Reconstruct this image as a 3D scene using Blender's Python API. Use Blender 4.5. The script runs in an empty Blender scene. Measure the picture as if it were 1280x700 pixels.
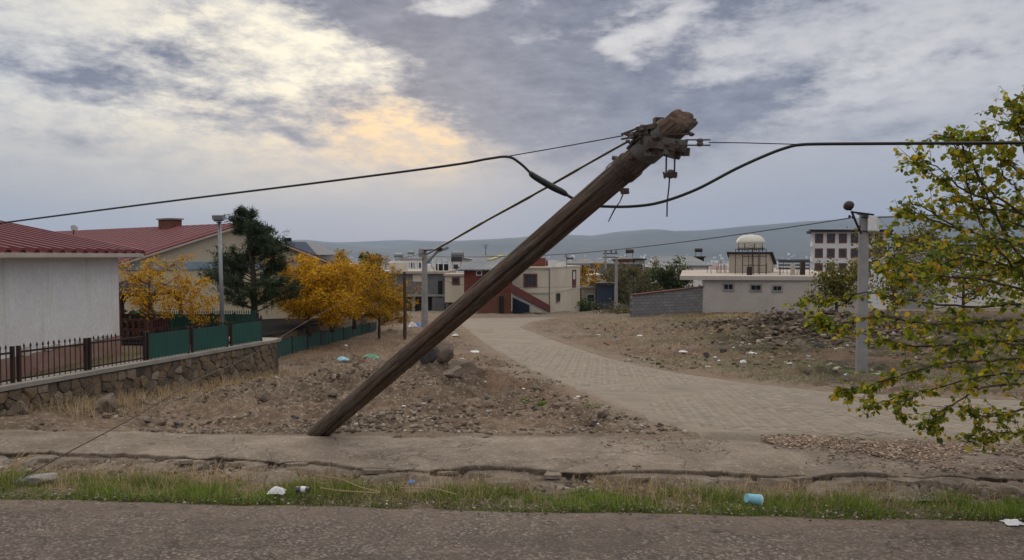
import bpy, math, random
import numpy as np
from mathutils import Vector, Matrix, noise as mnoise

R = random.Random(11)
rng = np.random.default_rng(5)
sc = bpy.context.scene
col = sc.collection
rad = math.radians

# ------------------------------------------------------------------ camera
F = 930.0; PITCH = rad(-1.85); CZ = 2.5
cam_d = bpy.data.cameras.new('camera'); cam = bpy.data.objects.new('camera', cam_d); col.objects.link(cam)
cam.location = (0, 0, CZ); cam.rotation_euler = (rad(90) + PITCH, 0, 0)
cam_d.sensor_width = 36; cam_d.lens = F/1280*36; cam_d.clip_start = 0.1; cam_d.clip_end = 20000
sc.camera = cam
sc.view_settings.view_transform = 'Standard'; sc.view_settings.look = 'None'
sc.view_settings.exposure = 0.05; sc.view_settings.gamma = 1.0
sc.cycles.use_denoising = True
sc.cycles.max_bounces = 6; sc.cycles.transparent_max_bounces = 6; sc.cycles.volume_bounces = 1

# ------------------------------------------------------------------ sky
SUN_AZ, SUN_EL = rad(-8), rad(13)          # azimuth from +Y towards +X
def build_world():
    w = bpy.data.worlds.new('World'); sc.world = w; w.use_nodes = True
    nt = w.node_tree; nt.nodes.clear(); N = nt.nodes.new; L = nt.links.new
    def math_(op, a, b=None, c=None):
        n = N('ShaderNodeMath'); n.operation = op
        for i, v in enumerate((a, b, c)):
            if v is None: continue
            if isinstance(v, (int, float)): n.inputs[i].default_value = v
            else: L(v, n.inputs[i])
        return n.outputs[0]
    tc = N('ShaderNodeTexCoord'); sep = N('ShaderNodeSeparateXYZ'); L(tc.outputs['Generated'], sep.inputs[0])
    az = math_('ARCTAN2', sep.outputs[0], sep.outputs[1])
    el = math_('ARCSINE', sep.outputs[2])
    cmb = N('ShaderNodeCombineXYZ'); L(az, cmb.inputs[0]); L(el, cmb.inputs[1])
    base = cmb.outputs[0]
    # seamless noises taken on the direction itself, stretched sideways
    def dnoise(scale, vs, detail, rough, off):
        m = N('ShaderNodeMapping'); m.inputs['Scale'].default_value = (scale, scale, scale*vs); m.inputs['Location'].default_value = off
        L(tc.outputs['Generated'], m.inputs[0])
        n = N('ShaderNodeTexNoise'); n.inputs['Scale'].default_value = 1; n.inputs['Detail'].default_value = detail; n.inputs['Roughness'].default_value = rough
        L(m.outputs[0], n.inputs['Vector']); return n
    warp = dnoise(7, 2.0, 4, .6, (3, 1, 2))
    wv = N('ShaderNodeVectorMath'); wv.operation = 'SUBTRACT'; L(warp.outputs['Color'], wv.inputs[0]); wv.inputs[1].default_value = (.5, .5, .5)
    ws = N('ShaderNodeVectorMath'); ws.operation = 'MULTIPLY'; L(wv.outputs[0], ws.inputs[0]); ws.inputs[1].default_value = (.16, .07, 0)
    wa = N('ShaderNodeVectorMath'); wa.operation = 'ADD'; L(base, wa.inputs[0]); L(ws.outputs[0], wa.inputs[1])
    warped = wa.outputs[0]
    def blob(px, py, sx, sy, rot=0, vec=None):
        a = math.atan((px-640)/F); e = math.atan((320-py)/F*math.cos(a))
        k = math.cos(a)**2 / F
        m = N('ShaderNodeMapping'); m.vector_type = 'TEXTURE'
        m.inputs['Location'].default_value = (a, e, 0); m.inputs['Rotation'].default_value = (0, 0, rad(rot)); m.inputs['Scale'].default_value = (sx*k, sy/F*math.cos(a), 1)
        L(vec or warped, m.inputs[0])
        g = N('ShaderNodeTexGradient'); g.gradient_type = 'SPHERICAL'; L(m.outputs[0], g.inputs[0])
        return g.outputs['Fac']
    def total(lst):
        s = None
        for b in lst:
            amp = b[-1]; v = math_('MULTIPLY', blob(*b[:-1]), amp)
            s = v if s is None else math_('ADD', s, v)
        return s
    # where the cloud is thick (positive) or torn open (negative)
    D = total([(700, 90, 310, 150, -8, 2.1), (540, 70, 200, 75, -38, 1.3), (440, 0, 220, 56, -14, 1.3), (760, 175, 230, 75, 0, 1.1), (620, 20, 200, 60, 0, .8), (800, 0, 160, 40, 0, .6), (900, 130, 190, 60, -5, .8), (1000, 5, 190, 42, 4, 1.2), (930, 25, 170, 60, 8, .5),
               (965, 97, 105, 22, 4, 1.2), (330, 135, 240, 36, -10, 1.6), (70, 88, 210, 26, -8, 1.8), (190, 67, 200, 22, -3, 1.4), (130, 125, 80, 12, -4, .9), (260, 155, 90, 16, -4, .9), (420, 100, 70, 40, -30, .7),
               (230, 12, 150, 24, -12, .8), (640, -60, 600, 60, 0, .5), (80, 183, 150, 22, -6, 1.0), (372, 173, 55, 13, -12, 1.2), (450, 132, 80, 30, -15, .8), (580, 215, 200, 50, 0, .35),
               (792, 62, 44, 32, 35, -2.0), (850, 34, 56, 24, 15, -1.7), (552, 8, 60, 26, 0, -2.2), (900, 78, 80, 20, 15, -1.2), (1000, 60, 260, 60, 8, .35), (1120, 90, 200, 14, 8, .5), (1060, 60, 120, 12, 10, .5), (1200, 110, 160, 12, 6, .4), (940, 130, 120, 22, 6, .7), (640, 44, 40, 16, 10, -.6), (770, 20, 40, 18, 20, -1.0), (705, 40, 46, 22, -20, -.7), (395, 80, 120, 50, -30, -.5), (500, 178, 100, 34, -8, -1.0), (1130, 80, 160, 60, 0, -.15),
               (1130, 155, 280, 40, 10, .7), (1250, 30, 130, 50, 0, .1), (60, 10, 120, 30, 0, -.3)])
    n1 = dnoise(8, 3.2, 10, .66, (0, 0, 0)); n2 = dnoise(24, 2.6, 8, .66, (5, 2, 1)); n3 = dnoise(60, 2.2, 6, .7, (1, 7, 3))
    nz = math_('ADD', math_('ADD', math_('MULTIPLY', math_('SUBTRACT', n1.outputs['Fac'], .5), 2.7), math_('MULTIPLY', math_('SUBTRACT', n2.outputs['Fac'], .5), 2.0)), math_('MULTIPLY', math_('SUBTRACT', n3.outputs['Fac'], .5), .8))
    # away from the frame the overcast carries on by noise alone
    gen = dnoise(3.2, 2.5, 5, .55, (9, 4, 0))
    far = N('ShaderNodeMapRange'); L(math_('ABSOLUTE', az), far.inputs[0]); far.inputs[1].default_value = .62; far.inputs[2].default_value = 1.0
    up = N('ShaderNodeMapRange'); L(el, up.inputs[0]); up.inputs[1].default_value = .36; up.inputs[2].default_value = .6
    out_ = math_('MAXIMUM', far.outputs[0], up.outputs[0])
    damp = N('ShaderNodeMapRange'); L(el, damp.inputs[0]); damp.inputs[1].default_value = .06; damp.inputs[2].default_value = .17
    dens = math_('ADD', math_('ADD', D, math_('MULTIPLY', nz, damp.outputs[0])), math_('MULTIPLY', out_, math_('MULTIPLY', gen.outputs['Fac'], .7)))
    ss = N('ShaderNodeMapRange'); L(dens, ss.inputs[0]); ss.inputs[1].default_value = -.30; ss.inputs[2].default_value = 1.6
    cloud = ss.outputs[0]
    def mixc(fac, a, b):
        n = N('ShaderNodeMix'); n.data_type = 'RGBA'
        if isinstance(fac, float): n.inputs[0].default_value = fac
        else: L(fac, n.inputs[0])
        for i, v in ((6, a), (7, b)):
            if isinstance(v, tuple): n.inputs[i].default_value = (*v, 1)
            else: L(v, n.inputs[i])
        return n.outputs[2]
    sky = N('ShaderNodeTexSky'); sky.sky_type = 'NISHITA'; sky.sun_disc = False
    sky.sun_elevation = SUN_EL; sky.sun_rotation = SUN_AZ; sky.air_density = 1.2; sky.dust_density = 2.0
    # bright veil behind the cloud: by direction
    glow_l = total([(310, 110, 560, 190, 0, 1.3), (500, 90, 300, 120, -20, .5)])
    glow_r = total([(1060, 90, 330, 80, 8, .9), (800, 50, 170, 80, 0, 1.3), (560, 8, 120, 50, 0, 1.0)])
    warm = total([(525, 172, 150, 62, -6, 1.0), (440, 185, 300, 80, 0, .45)])
    blue = total([(20, 70, 260, 90, 0, .6), (1150, 240, 500, 90, 0, .5)])
    veil = mixc(math_('MINIMUM', glow_l, 1.0), (.500, .505, .545), (1.02, .93, .73))
    veil = mixc(math_('MINIMUM', glow_r, 1.0), veil, (.68, .66, .66))
    veil = mixc(math_('MINIMUM', math_('MULTIPLY', warm, 1.25), 1.0), veil, (1.15, .80, .40))
    veil = mixc(math_('MINIMUM', blue, 1.0), veil, (.47, .53, .63))
    vm = N('ShaderNodeMapRange'); L(n2.outputs['Fac'], vm.inputs[0]); vm.inputs[1].default_value = .42; vm.inputs[2].default_value = .62; vm.inputs[3].default_value = 0; vm.inputs[4].default_value = .55
    veil = mixc(vm.outputs[0], veil, (.50, .495, .535))
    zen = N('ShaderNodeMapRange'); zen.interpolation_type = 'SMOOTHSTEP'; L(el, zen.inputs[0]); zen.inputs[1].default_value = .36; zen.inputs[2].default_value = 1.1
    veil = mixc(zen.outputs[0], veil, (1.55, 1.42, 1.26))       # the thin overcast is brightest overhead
    rp = N('ShaderNodeValToRGB'); L(cloud, rp.inputs[0]); rp.color_ramp.interpolation = 'EASE'; els = rp.color_ramp.elements
    for p_, v_ in ((0, 0), (.22, .10), (.42, .66), (.62, .86), (1.0, 1.0)):
        e = els[0] if p_ == 0 else (els[1] if p_ == 1.0 else els.new(p_)); e.position = p_; e.color = (v_, v_, v_, 1)
    dv = N('ShaderNodeMapRange'); L(math_('ADD', math_('MULTIPLY', n2.outputs['Fac'], .6), math_('MULTIPLY', n1.outputs['Fac'], .4)), dv.inputs[0]); dv.inputs[1].default_value = .34; dv.inputs[2].default_value = .66
    cl = mixc(cloud, (.46, .455, .500), mixc(dv.outputs[0], (.275, .290, .365), (.120, .138, .205)))
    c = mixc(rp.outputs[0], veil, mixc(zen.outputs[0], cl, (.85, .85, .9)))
    lowf = N('ShaderNodeMapRange'); lowf.interpolation_type = 'SMOOTHSTEP'; L(el, lowf.inputs[0]); lowf.inputs[1].default_value = .21; lowf.inputs[2].default_value = .03
    lowc = mixc(math_('MINIMUM', total([(230, 215, 620, 110, 0, 1.5)]), 1.0), (.300, .305, .372), (.430, .412, .415))
    c = mixc(math_('MULTIPLY', lowf.outputs[0], .85), c, lowc)
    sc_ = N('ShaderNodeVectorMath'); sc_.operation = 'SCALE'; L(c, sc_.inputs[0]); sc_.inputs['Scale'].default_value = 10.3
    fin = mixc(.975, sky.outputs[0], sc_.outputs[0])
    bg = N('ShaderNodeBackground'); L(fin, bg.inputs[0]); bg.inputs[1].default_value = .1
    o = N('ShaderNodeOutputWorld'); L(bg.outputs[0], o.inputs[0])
build_world()

# ------------------------------------------------------------------ sun (behind the cloud)
sun_d = bpy.data.lights.new('sun', 'SUN'); sun = bpy.data.objects.new('sun', sun_d); col.objects.link(sun)
sun_d.energy = 1.3; sun_d.angle = rad(22); sun_d.color = (1, .86, .70)
sd = Vector((math.sin(SUN_AZ)*math.cos(SUN_EL), math.cos(SUN_AZ)*math.cos(SUN_EL), math.sin(SUN_EL)))
sun.rotation_euler = sd.to_track_quat('Z', 'Y').to_euler()

# ================================================================== helpers
def P(px, py, d):
    """point seen at photo pixel (px, py), d metres ahead"""
    u, v = (px-640)/F, (350-py)/F
    y = math.cos(PITCH) - v*math.sin(PITCH); z = math.sin(PITCH) + v*math.cos(PITCH)
    return Vector((u/y*d, d, CZ + z/y*d))
def tag(o, label=None, cat=None, group=None, kind=None):
    if label: o['label'] = label
    if cat: o['category'] = cat
    if group: o['group'] = group
    if kind: o['kind'] = kind
    return o
def root(name, loc, label, cat, group=None):
    o = bpy.data.objects.new(name, None); col.objects.link(o); o.location = loc; o.empty_display_size = .2
    return tag(o, label, cat, group)
def origin_of(p):
    v = Vector((0, 0, 0))
    while p is not None: v += p.location; p = p.parent
    return v
def fast_mesh(name, V, Fc):
    """V (n,3), Fc list of index arrays, each (m,k)"""
    me = bpy.data.meshes.new(name); V = np.asarray(V, dtype=np.float32)
    me.vertices.add(len(V)); me.vertices.foreach_set('co', V.ravel())
    arrs = [np.asarray(f, dtype=np.int32) for f in Fc if len(f)]
    nl = sum(a.size for a in arrs); npoly = sum(len(a) for a in arrs)
    me.loops.add(nl); me.loops.foreach_set('vertex_index', np.concatenate([a.ravel() for a in arrs]))
    me.polygons.add(npoly)
    sizes = np.concatenate([np.full(len(a), a.shape[1]) for a in arrs]); st = np.concatenate([[0], np.cumsum(sizes)[:-1]]).astype(np.int32)
    me.polygons.foreach_set('loop_start', st)
    me.update(calc_edges=True); me.validate()
    return me
def link_mesh(name, me, m, parent=None, smooth=False):
    me.materials.clear(); me.materials.append(m)
    if smooth: me.polygons.foreach_set('use_smooth', np.ones(len(me.polygons), dtype=bool)); me.update()
    o = bpy.data.objects.new(name, me); col.objects.link(o)
    if parent: o.parent = parent
    return o
class MB:
    def __init__(s): s.v = []; s.f = []
    def add(s, vs, fs):
        n = len(s.v); s.v += [tuple(v) for v in vs]; s.f += [tuple(i+n for i in f) for f in fs]
    def box(s, c, size, rz=0, rx=0, ry=0, M=None):
        sx, sy, sz = (a/2 for a in size)
        M = M or (Matrix.Rotation(rz, 3, 'Z') @ Matrix.Rotation(ry, 3, 'Y') @ Matrix.Rotation(rx, 3, 'X')); c = Vector(c)
        vs = [c + M @ Vector((x*sx, y*sy, z*sz)) for z in (-1, 1) for (x, y) in ((-1, -1), (1, -1), (1, 1), (-1, 1))]
        s.add(vs, [(3, 2, 1, 0), (4, 5, 6, 7), (0, 1, 5, 4), (1, 2, 6, 5), (2, 3, 7, 6), (3, 0, 4, 7)]); return s
    def bar(s, a, b, w, h=None):
        a, b = Vector(a), Vector(b); h = h or w; d = b-a; L_ = d.length
        if L_ < 1e-6: return s
        q = d.to_track_quat('Z', 'Y').to_matrix()
        return s.box((a+b)/2, (w, h, L_), M=q)
    def prism(s, pts, z0, z1):
        n = len(pts); zb = z0 if hasattr(z0, '__len__') else [z0]*n; zt = z1 if hasattr(z1, '__len__') else [z1]*n
        vs = [(p[0], p[1], zb[i]) for i, p in enumerate(pts)] + [(p[0], p[1], zt[i]) for i, p in enumerate(pts)]
        s.add(vs, [tuple(range(n-1, -1, -1)), tuple(range(n, 2*n))] + [(i, (i+1) % n, (i+1) % n+n, i+n) for i in range(n)]); return s
    def tube(s, pts, r, n=8, cap=True):
        pts = [Vector(p) for p in pts]; rs = r if hasattr(r, '__len__') else [r]*len(pts)
        rings = []; prev = None
        for i, p in enumerate(pts):
            t = (pts[min(i+1, len(pts)-1)] - pts[max(i-1, 0)])
            if t.length < 1e-9: t = Vector((0, 0, 1))
            t.normalize()
            if prev is None: u = t.orthogonal().normalized()
            else:
                u = prev - t*prev.dot(t)
                if u.length < 1e-6: u = t.orthogonal()
                u.normalize()
            prev = u; w = t.cross(u)
            rings.append([p + (u*math.cos(2*math.pi*k/n) + w*math.sin(2*math.pi*k/n))*rs[i] for k in range(n)])
        vs = [v for rr in rings for v in rr]; fs = []
        for i in range(len(rings)-1):
            for k in range(n):
                a = i*n+k; b = i*n+(k+1) % n; fs.append((a, b, b+n, a+n))
        if cap: fs.append(tuple(range(n-1, -1, -1))); fs.append(tuple((len(rings)-1)*n+k for k in range(n)))
        s.add(vs, fs); return s
    def lathe(s, c, prof, n=20):
        c = Vector(c); vs = []; fs = []
        for (r, z) in prof: vs += [c + Vector((r*math.cos(2*math.pi*k/n), r*math.sin(2*math.pi*k/n), z)) for k in range(n)]
        for i in range(len(prof)-1):
            for k in range(n): fs.append((i*n+k, i*n+(k+1) % n, (i+1)*n+(k+1) % n, (i+1)*n+k))
        fs.append(tuple(range(n-1, -1, -1))); fs.append(tuple((len(prof)-1)*n+k for k in range(n)))
        s.add(vs, fs); return s
    def build(s, name, m, parent=None, smooth=False):
        org = origin_of(parent)
        me = bpy.data.meshes.new(name); me.from_pydata([tuple(Vector(v)-org) for v in s.v], [], s.f); me.update()
        return link_mesh(name, me, m, parent, smooth)
def top_mesh(name, mb, m, loc, label=None, cat=None, group=None, kind=None, smooth=False):
    """a thing that is one mesh, with its origin at loc"""
    loc = Vector(loc); me = bpy.data.meshes.new(name); me.from_pydata([tuple(Vector(v)-loc) for v in mb.v], [], mb.f); me.update()
    o = link_mesh(name, me, m, None, smooth); o.location = loc
    return tag(o, label, cat, group, kind)
def instanced(templates, locs, mats, pick=None):
    """templates: list of (V, F[k-gons of one size]); mats (n,3,3) -> arrays"""
    Vs, Fs, off = [], [], 0
    n = len(locs); pick = rng.integers(0, len(templates), n) if pick is None else pick
    for t, (V, Fc) in enumerate(templates):
        idx = np.where(pick == t)[0]
        if not len(idx): continue
        W = np.einsum('nij,vj->nvi', mats[idx], V) + locs[idx][:, None, :]
        k = len(V); Vs.append(W.reshape(-1, 3)); Fs.append((Fc[None] + (np.arange(len(idx))*k)[:, None, None] + off).reshape(-1, Fc.shape[1])); off += k*len(idx)
    return np.concatenate(Vs), Fs
def rot_mats(n, full=True, tilt=.3):
    """random rotations"""
    if full:
        q = rng.normal(size=(n, 4)); q /= np.linalg.norm(q, axis=1)[:, None]
        w, x, y, z = q.T
    else:
        a = rng.uniform(0, 2*np.pi, n); b = rng.normal(0, tilt, n); c = rng.uniform(0, 2*np.pi, n)
        ca, sa = np.cos(a/2), np.sin(a/2); cb, sb = np.cos(b/2), np.sin(b/2)
        tx, ty = np.cos(c), np.sin(c)   # tilt quaternion * yaw quaternion
        w = cb*ca; x = sb*tx*ca + sb*ty*sa; y = sb*ty*ca - sb*tx*sa; z = cb*sa
    M = np.empty((n, 3, 3))
    M[:, 0, 0] = 1-2*(y*y+z*z); M[:, 0, 1] = 2*(x*y-z*w); M[:, 0, 2] = 2*(x*z+y*w)
    M[:, 1, 0] = 2*(x*y+z*w); M[:, 1, 1] = 1-2*(x*x+z*z); M[:, 1, 2] = 2*(y*z-x*w)
    M[:, 2, 0] = 2*(x*z-y*w); M[:, 2, 1] = 2*(y*z+x*w); M[:, 2, 2] = 1-2*(x*x+y*y)
    return M
# ---- numpy noise
_G = rng.random((256, 256))
def vnoise(x, y):
    xi = np.floor(x).astype(int); yi = np.floor(y).astype(int); fx = x-xi; fy = y-yi
    fx = fx*fx*(3-2*fx); fy = fy*fy*(3-2*fy)
    g = lambda a, b: _G[a % 256, b % 256]
    return (g(xi, yi)*(1-fx)+g(xi+1, yi)*fx)*(1-fy) + (g(xi, yi+1)*(1-fx)+g(xi+1, yi+1)*fx)*fy
def fbm(x, y, octs=4, gain=.5):
    s = 0; a = 1; t = 0
    for k in range(octs): s = s + a*vnoise(x*2**k+17.3*k, y*2**k+9.1*k); t += a; a *= gain
    return s/t - .5
def sdf(x, y, poly):
    """signed distance to a polygon, negative inside"""
    x = np.asarray(x, float); y = np.asarray(y, float); d = np.full(x.shape, 1e9); s = np.ones(x.shape)
    n = len(poly); j = n-1
    for i in range(n):
        ax, ay = poly[i]; bx, by = poly[j]; ex, ey = bx-ax, by-ay; wx, wy = x-ax, y-ay
        t = np.clip((wx*ex+wy*ey)/(ex*ex+ey*ey+1e-12), 0, 1); d = np.minimum(d, (wx-ex*t)**2+(wy-ey*t)**2)
        c1 = y >= ay; c2 = y < by; c3 = ex*wy > ey*wx
        s = np.where((c1 & c2 & c3) | (~c1 & ~c2 & ~c3), -s, s); j = i
    return s*np.sqrt(d)
def sstep(a, b, x): t = np.clip((x-a)/(b-a), 0, 1); return t*t*(3-2*t)

# ================================================================== materials
def new_mat(name):
    m = bpy.data.materials.new(name); m.use_nodes = True; nt = m.node_tree
    b = nt.nodes.get('Principled BSDF'); return m, nt, b
def ramp(nt, fac, stops):
    r = nt.nodes.new('ShaderNodeValToRGB'); nt.links.new(fac, r.inputs[0]); e = r.color_ramp.elements
    while len(e) < len(stops): e.new(.5)
    for i, (p, c) in enumerate(stops): e[i].position = p; e[i].color = (*c, 1)
    return r.outputs[0]
def noise_(nt, vec, scale, detail=4, rough=.55):
    n = nt.nodes.new('ShaderNodeTexNoise'); n.inputs['Scale'].default_value = scale; n.inputs['Detail'].default_value = detail; n.inputs['Roughness'].default_value = rough
    if vec is not None: nt.links.new(vec, n.inputs['Vector'])
    return n.outputs['Fac']
def mixn(nt, fac, a, b, mode='MIX'):
    n = nt.nodes.new('ShaderNodeMix'); n.data_type = 'RGBA'; n.blend_type = mode
    if isinstance(fac, (int, float)): n.inputs[0].default_value = fac
    else: nt.links.new(fac, n.inputs[0])
    for i, v in ((6, a), (7, b)):
        if isinstance(v, tuple): n.inputs[i].default_value = (*v, 1)
        else: nt.links.new(v, n.inputs[i])
    return n.outputs[2]
def maprange(nt, v, a, b, c=0, d=1):
    n = nt.nodes.new('ShaderNodeMapRange'); nt.links.new(v, n.inputs[0])
    for i, q in enumerate((a, b, c, d)): n.inputs[i+1].default_value = q
    return n.outputs[0]
def bump(nt, b, h, strength=.4, dist=.02):
    n = nt.nodes.new('ShaderNodeBump'); n.inputs['Strength'].default_value = strength; n.inputs['Distance'].default_value = dist
    nt.links.new(h, n.inputs['Height']); nt.links.new(n.outputs[0], b.inputs['Normal'])
def coords(nt, kind='Object', scale=None):
    t = nt.nodes.new('ShaderNodeTexCoord').outputs[kind]
    if scale:
        m = nt.nodes.new('ShaderNodeMapping'); m.inputs['Scale'].default_value = scale; nt.links.new(t, m.inputs[0]); return m.outputs[0]
    return t
def world_pos(nt, scale=None):
    t = nt.nodes.new('ShaderNodeNewGeometry').outputs['Position']
    if scale:
        m = nt.nodes.new('ShaderNodeMapping'); m.inputs['Scale'].default_value = scale; nt.links.new(t, m.inputs[0]); return m.outputs[0]
    return t
def rough_mat(name, c1, c2, scale=4, rough=.85, bmp=.3, fine=40, dirt=None, metal=0, stretch=None, bdist=.01):
    """two-tone mottled material with fine grain, optional large stains"""
    m, nt, b = new_mat(name); v = world_pos(nt, stretch) if stretch else world_pos(nt)
    n1 = noise_(nt, v, scale, 6, .6); n2 = noise_(nt, v, fine, 3, .6)
    c = ramp(nt, n1, [(.32, c1), (.68, c2)])
    c = mixn(nt, maprange(nt, n2, .3, .7, 0, .35), c, tuple(x*.6 for x in c1))
    if dirt:
        n3 = noise_(nt, v, scale*.35, 7, .65); c = mixn(nt, maprange(nt, n3, .52, .72, 0, .75), c, dirt)
    nt.links.new(c, b.inputs['Base Color']); b.inputs['Roughness'].default_value = rough; b.inputs['Metallic'].default_value = metal
    bump(nt, b, n2, bmp, bdist)
    if rough >= .85: b.inputs['Specular IOR Level'].default_value = .2
    return m
def island_mat(name, stops, rough=.8, trans=0, rand='Random Per Island', mott=.0):
    m, nt, b = new_mat(name); g = nt.nodes.new('ShaderNodeNewGeometry').outputs['Random Per Island']
    if rand == 'object': g = nt.nodes.new('ShaderNodeObjectInfo').outputs['Random']
    c = ramp(nt, g, stops)
    if mott:
        n = noise_(nt, world_pos(nt), mott, 4, .6); c = mixn(nt, maprange(nt, n, .3, .7, 0, .5), c, (.05, .04, .03)); bump(nt, b, n, .5, .02)
    nt.links.new(c, b.inputs['Base Color']); b.inputs['Roughness'].default_value = rough
    b.inputs['Specular IOR Level'].default_value = .3
    if trans:
        t = nt.nodes.new('ShaderNodeBsdfTranslucent'); nt.links.new(c, t.inputs[0]); mx = nt.nodes.new('ShaderNodeMixShader'); mx.inputs[0].default_value = trans
        nt.links.new(b.outputs[0], mx.inputs[1]); nt.links.new(t.outputs[0], mx.inputs[2])
        nt.links.new(mx.outputs[0], nt.nodes.get('Material Output').inputs[0])
    return m
def flat(name, c, rough=.6, metal=0, var=.25): return rough_mat(name, c, tuple(x*(1+var) for x in c), 3, rough, .1, 60, metal=metal)

M = {}
M['plaster_white'] = rough_mat('plaster_white', (.74, .73, .72), (.82, .81, .80), 1.2, .9, .35, 14, dirt=(.62, .59, .55))
_m = M['plaster_white']; _nt = _m.node_tree; _b = _nt.nodes['Principled BSDF']; _src = _b.inputs['Base Color'].links[0].from_socket
_c = mixn(_nt, maprange(_nt, noise_(_nt, world_pos(_nt, (2.6, 2.6, .30)), 1.3, 7, .7), .54, .70, 0, .45), _src, (.52, .48, .43))
_wv = _nt.nodes.new('ShaderNodeVectorMath'); _wv.operation = 'ADD'; _nz = _nt.nodes.new('ShaderNodeTexNoise'); _nz.inputs['Scale'].default_value = 1.6; _nz.inputs['Detail'].default_value = 7; _nt.links.new(world_pos(_nt), _nz.inputs['Vector']); _nt.links.new(world_pos(_nt), _wv.inputs[0]); _nt.links.new(_nz.outputs['Color'], _wv.inputs[1])
_cr = _nt.nodes.new('ShaderNodeTexVoronoi'); _cr.feature = 'DISTANCE_TO_EDGE'; _cr.inputs['Scale'].default_value = .38; _nt.links.new(_wv.outputs[0], _cr.inputs['Vector'])
_c = mixn(_nt, maprange(_nt, _cr.outputs['Distance'], .001, .003, .28, 0), _c, (.40, .37, .34)); _nt.links.new(_c, _b.inputs['Base Color'])
M['plinth'] = rough_mat('plinth_pink', (.30, .17, .14), (.36, .24, .20), 2, .9, .3, 20, dirt=(.38, .34, .31))
M['red_roof'] = rough_mat('red_metal_roof', (.13, .012, .020), (.17, .022, .030), 2, .45, .1, 30, dirt=(.11, .028, .03))
M['damp'] = rough_mat('damp_render', (.50, .44, .40), (.62, .57, .53), 5, .95, .4, 25, dirt=(.40, .30, .26))
M['eave'] = flat('eave_board', (.42, .36, .31), .7)
M['beige'] = rough_mat('beige_render', (.52, .46, .33), (.60, .54, .40), .8, .9, .2, 15, dirt=(.44, .40, .32))
M['blue_band'] = flat('blue_paint', (.22, .30, .36), .8)
M['brick'] = rough_mat('brick_red', (.13, .055, .040), (.20, .090, .065), 6, .9, .4, 30)
M['iron'] = rough_mat('dark_iron', (.022, .016, .014), (.05, .028, .02), 20, .6, .3, 120, metal=.3)
M['green_panel'] = rough_mat('green_sheet', (.005, .060, .047), (.008, .082, .062), 3, .6, .2, 40, dirt=(.02, .06, .05))
M['mortar'] = rough_mat('mortar', (.060, .050, .042), (.11, .092, .075), 8, .95, .6, 50)
M['stone'] = island_mat('wall_stone', [(0, (.09, .070, .055)), (.2, (.18, .135, .088)), (.4, (.12, .100, .082)), (.6, (.25, .175, .100)), (.8, (.19, .145, .105)), (1, (.33, .27, .20))], .9, rand='object', mott=14)
M['coping'] = rough_mat('coping_concrete', (.27, .25, .22), (.36, .33, .29), 3, .9, .4, 40, dirt=(.18, .16, .14))
M['concrete'] = rough_mat('grey_concrete', (.27, .27, .27), (.36, .35, .34), 3, .85, .3, 40, dirt=(.19, .18, .17))
M['block_grey'] = rough_mat('grey_block', (.14, .145, .15), (.20, .20, .20), 1.5, .9, .3, 12)
M['cream'] = rough_mat('cream_render', (.58, .53, .42), (.68, .62, .50), .7, .9, .2, 10, dirt=(.42, .36, .29))
M['red_render'] = rough_mat('red_render', (.15, .046, .036), (.20, .064, .048), 1, .9, .2, 10)
M['maroon'] = flat('maroon_paint', (.12, .034, .032), .7)
M['grey_roof'] = rough_mat('grey_metal_roof', (.13, .15, .17), (.19, .21, .23), .6, .8, .1, 10, dirt=(.33, .32, .20))
M['yellow_patch'] = flat('yellow_moss', (.40, .36, .16), .9)
M['glass'] = flat('dark_glass', (.03, .04, .05), .15)
M['white_paint'] = flat('white_paint', (.62, .63, .63), .6)
M['dark'] = flat('dark_void', (.02, .02, .022), .9)
M['dark_blue'] = flat('dark_blue_sheet', (.025, .045, .08), .7)
M['asphalt_yard'] = rough_mat('yard_asphalt', (.026, .025, .026), (.040, .038, .038), 2, .9, .3, 60)
M['asphalt_yard'].node_tree.nodes['Principled BSDF'].inputs['Specular IOR Level'].default_value = 0
M['steel'] = rough_mat('galvanised_steel', (.20, .22, .24), (.28, .30, .32), 6, .5, .1, 60, metal=.5)
M['bark'] = rough_mat('bark', (.06, .045, .035), (.11, .085, .065), 12, .95, .8, 60)
M['twig'] = rough_mat('twig', (.07, .05, .04), (.11, .08, .06), 12, .9, .5, 60)
M['cable'] = flat('black_cable', (.008, .008, .009), .5)
M['hut'] = rough_mat('hut_render', (.40, .35, .29), (.48, .42, .35), .8, .9, .2, 10, dirt=(.33, .27, .22))
M['flat_beige'] = rough_mat('grey_beige_render', (.50, .46, .42), (.58, .54, .49), .6, .9, .2, 8, dirt=(.40, .36, .33))
M['roof_dust'] = rough_mat('dusty_roof_screed', (.42, .37, .31), (.52, .46, .39), .5, .95, .2, 8, dirt=(.33, .29, .25))
M['tank'] = rough_mat('tank_plastic', (.58, .57, .50), (.66, .65, .58), 2, .6, .1, 20, dirt=(.48, .45, .38))
M['wood_dark'] = rough_mat('stained_wood', (.060, .018, .014), (.10, .032, .024), 6, .7, .3, 60)
M['plywood'] = rough_mat('rusty_rod', (.10, .06, .04), (.16, .09, .06), 6, .9, .3, 60)
M['rubble_stone'] = island_mat('rubble_stone', [(0, (.065, .050, .038)), (.35, (.13, .100, .073)), (.7, (.20, .160, .120)), (.93, (.31, .265, .215)), (1, (.46, .42, .36))], .95)
M['bank_stone'] = island_mat('bank_rubble_stone', [(0, (.045, .033, .026)), (.4, (.105, .072, .053)), (.75, (.17, .130, .10)), (1, (.32, .27, .22))], .95)
M['rock'] = rough_mat('limestone_rock', (.15, .120, .094), (.26, .21, .165), 7, .95, .9, 34, dirt=(.10, .08, .062))
M['dark_rock'] = rough_mat('dark_slab_rock', (.055, .05, .05), (.10, .092, .09), 6, .95, .8, 30)
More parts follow.
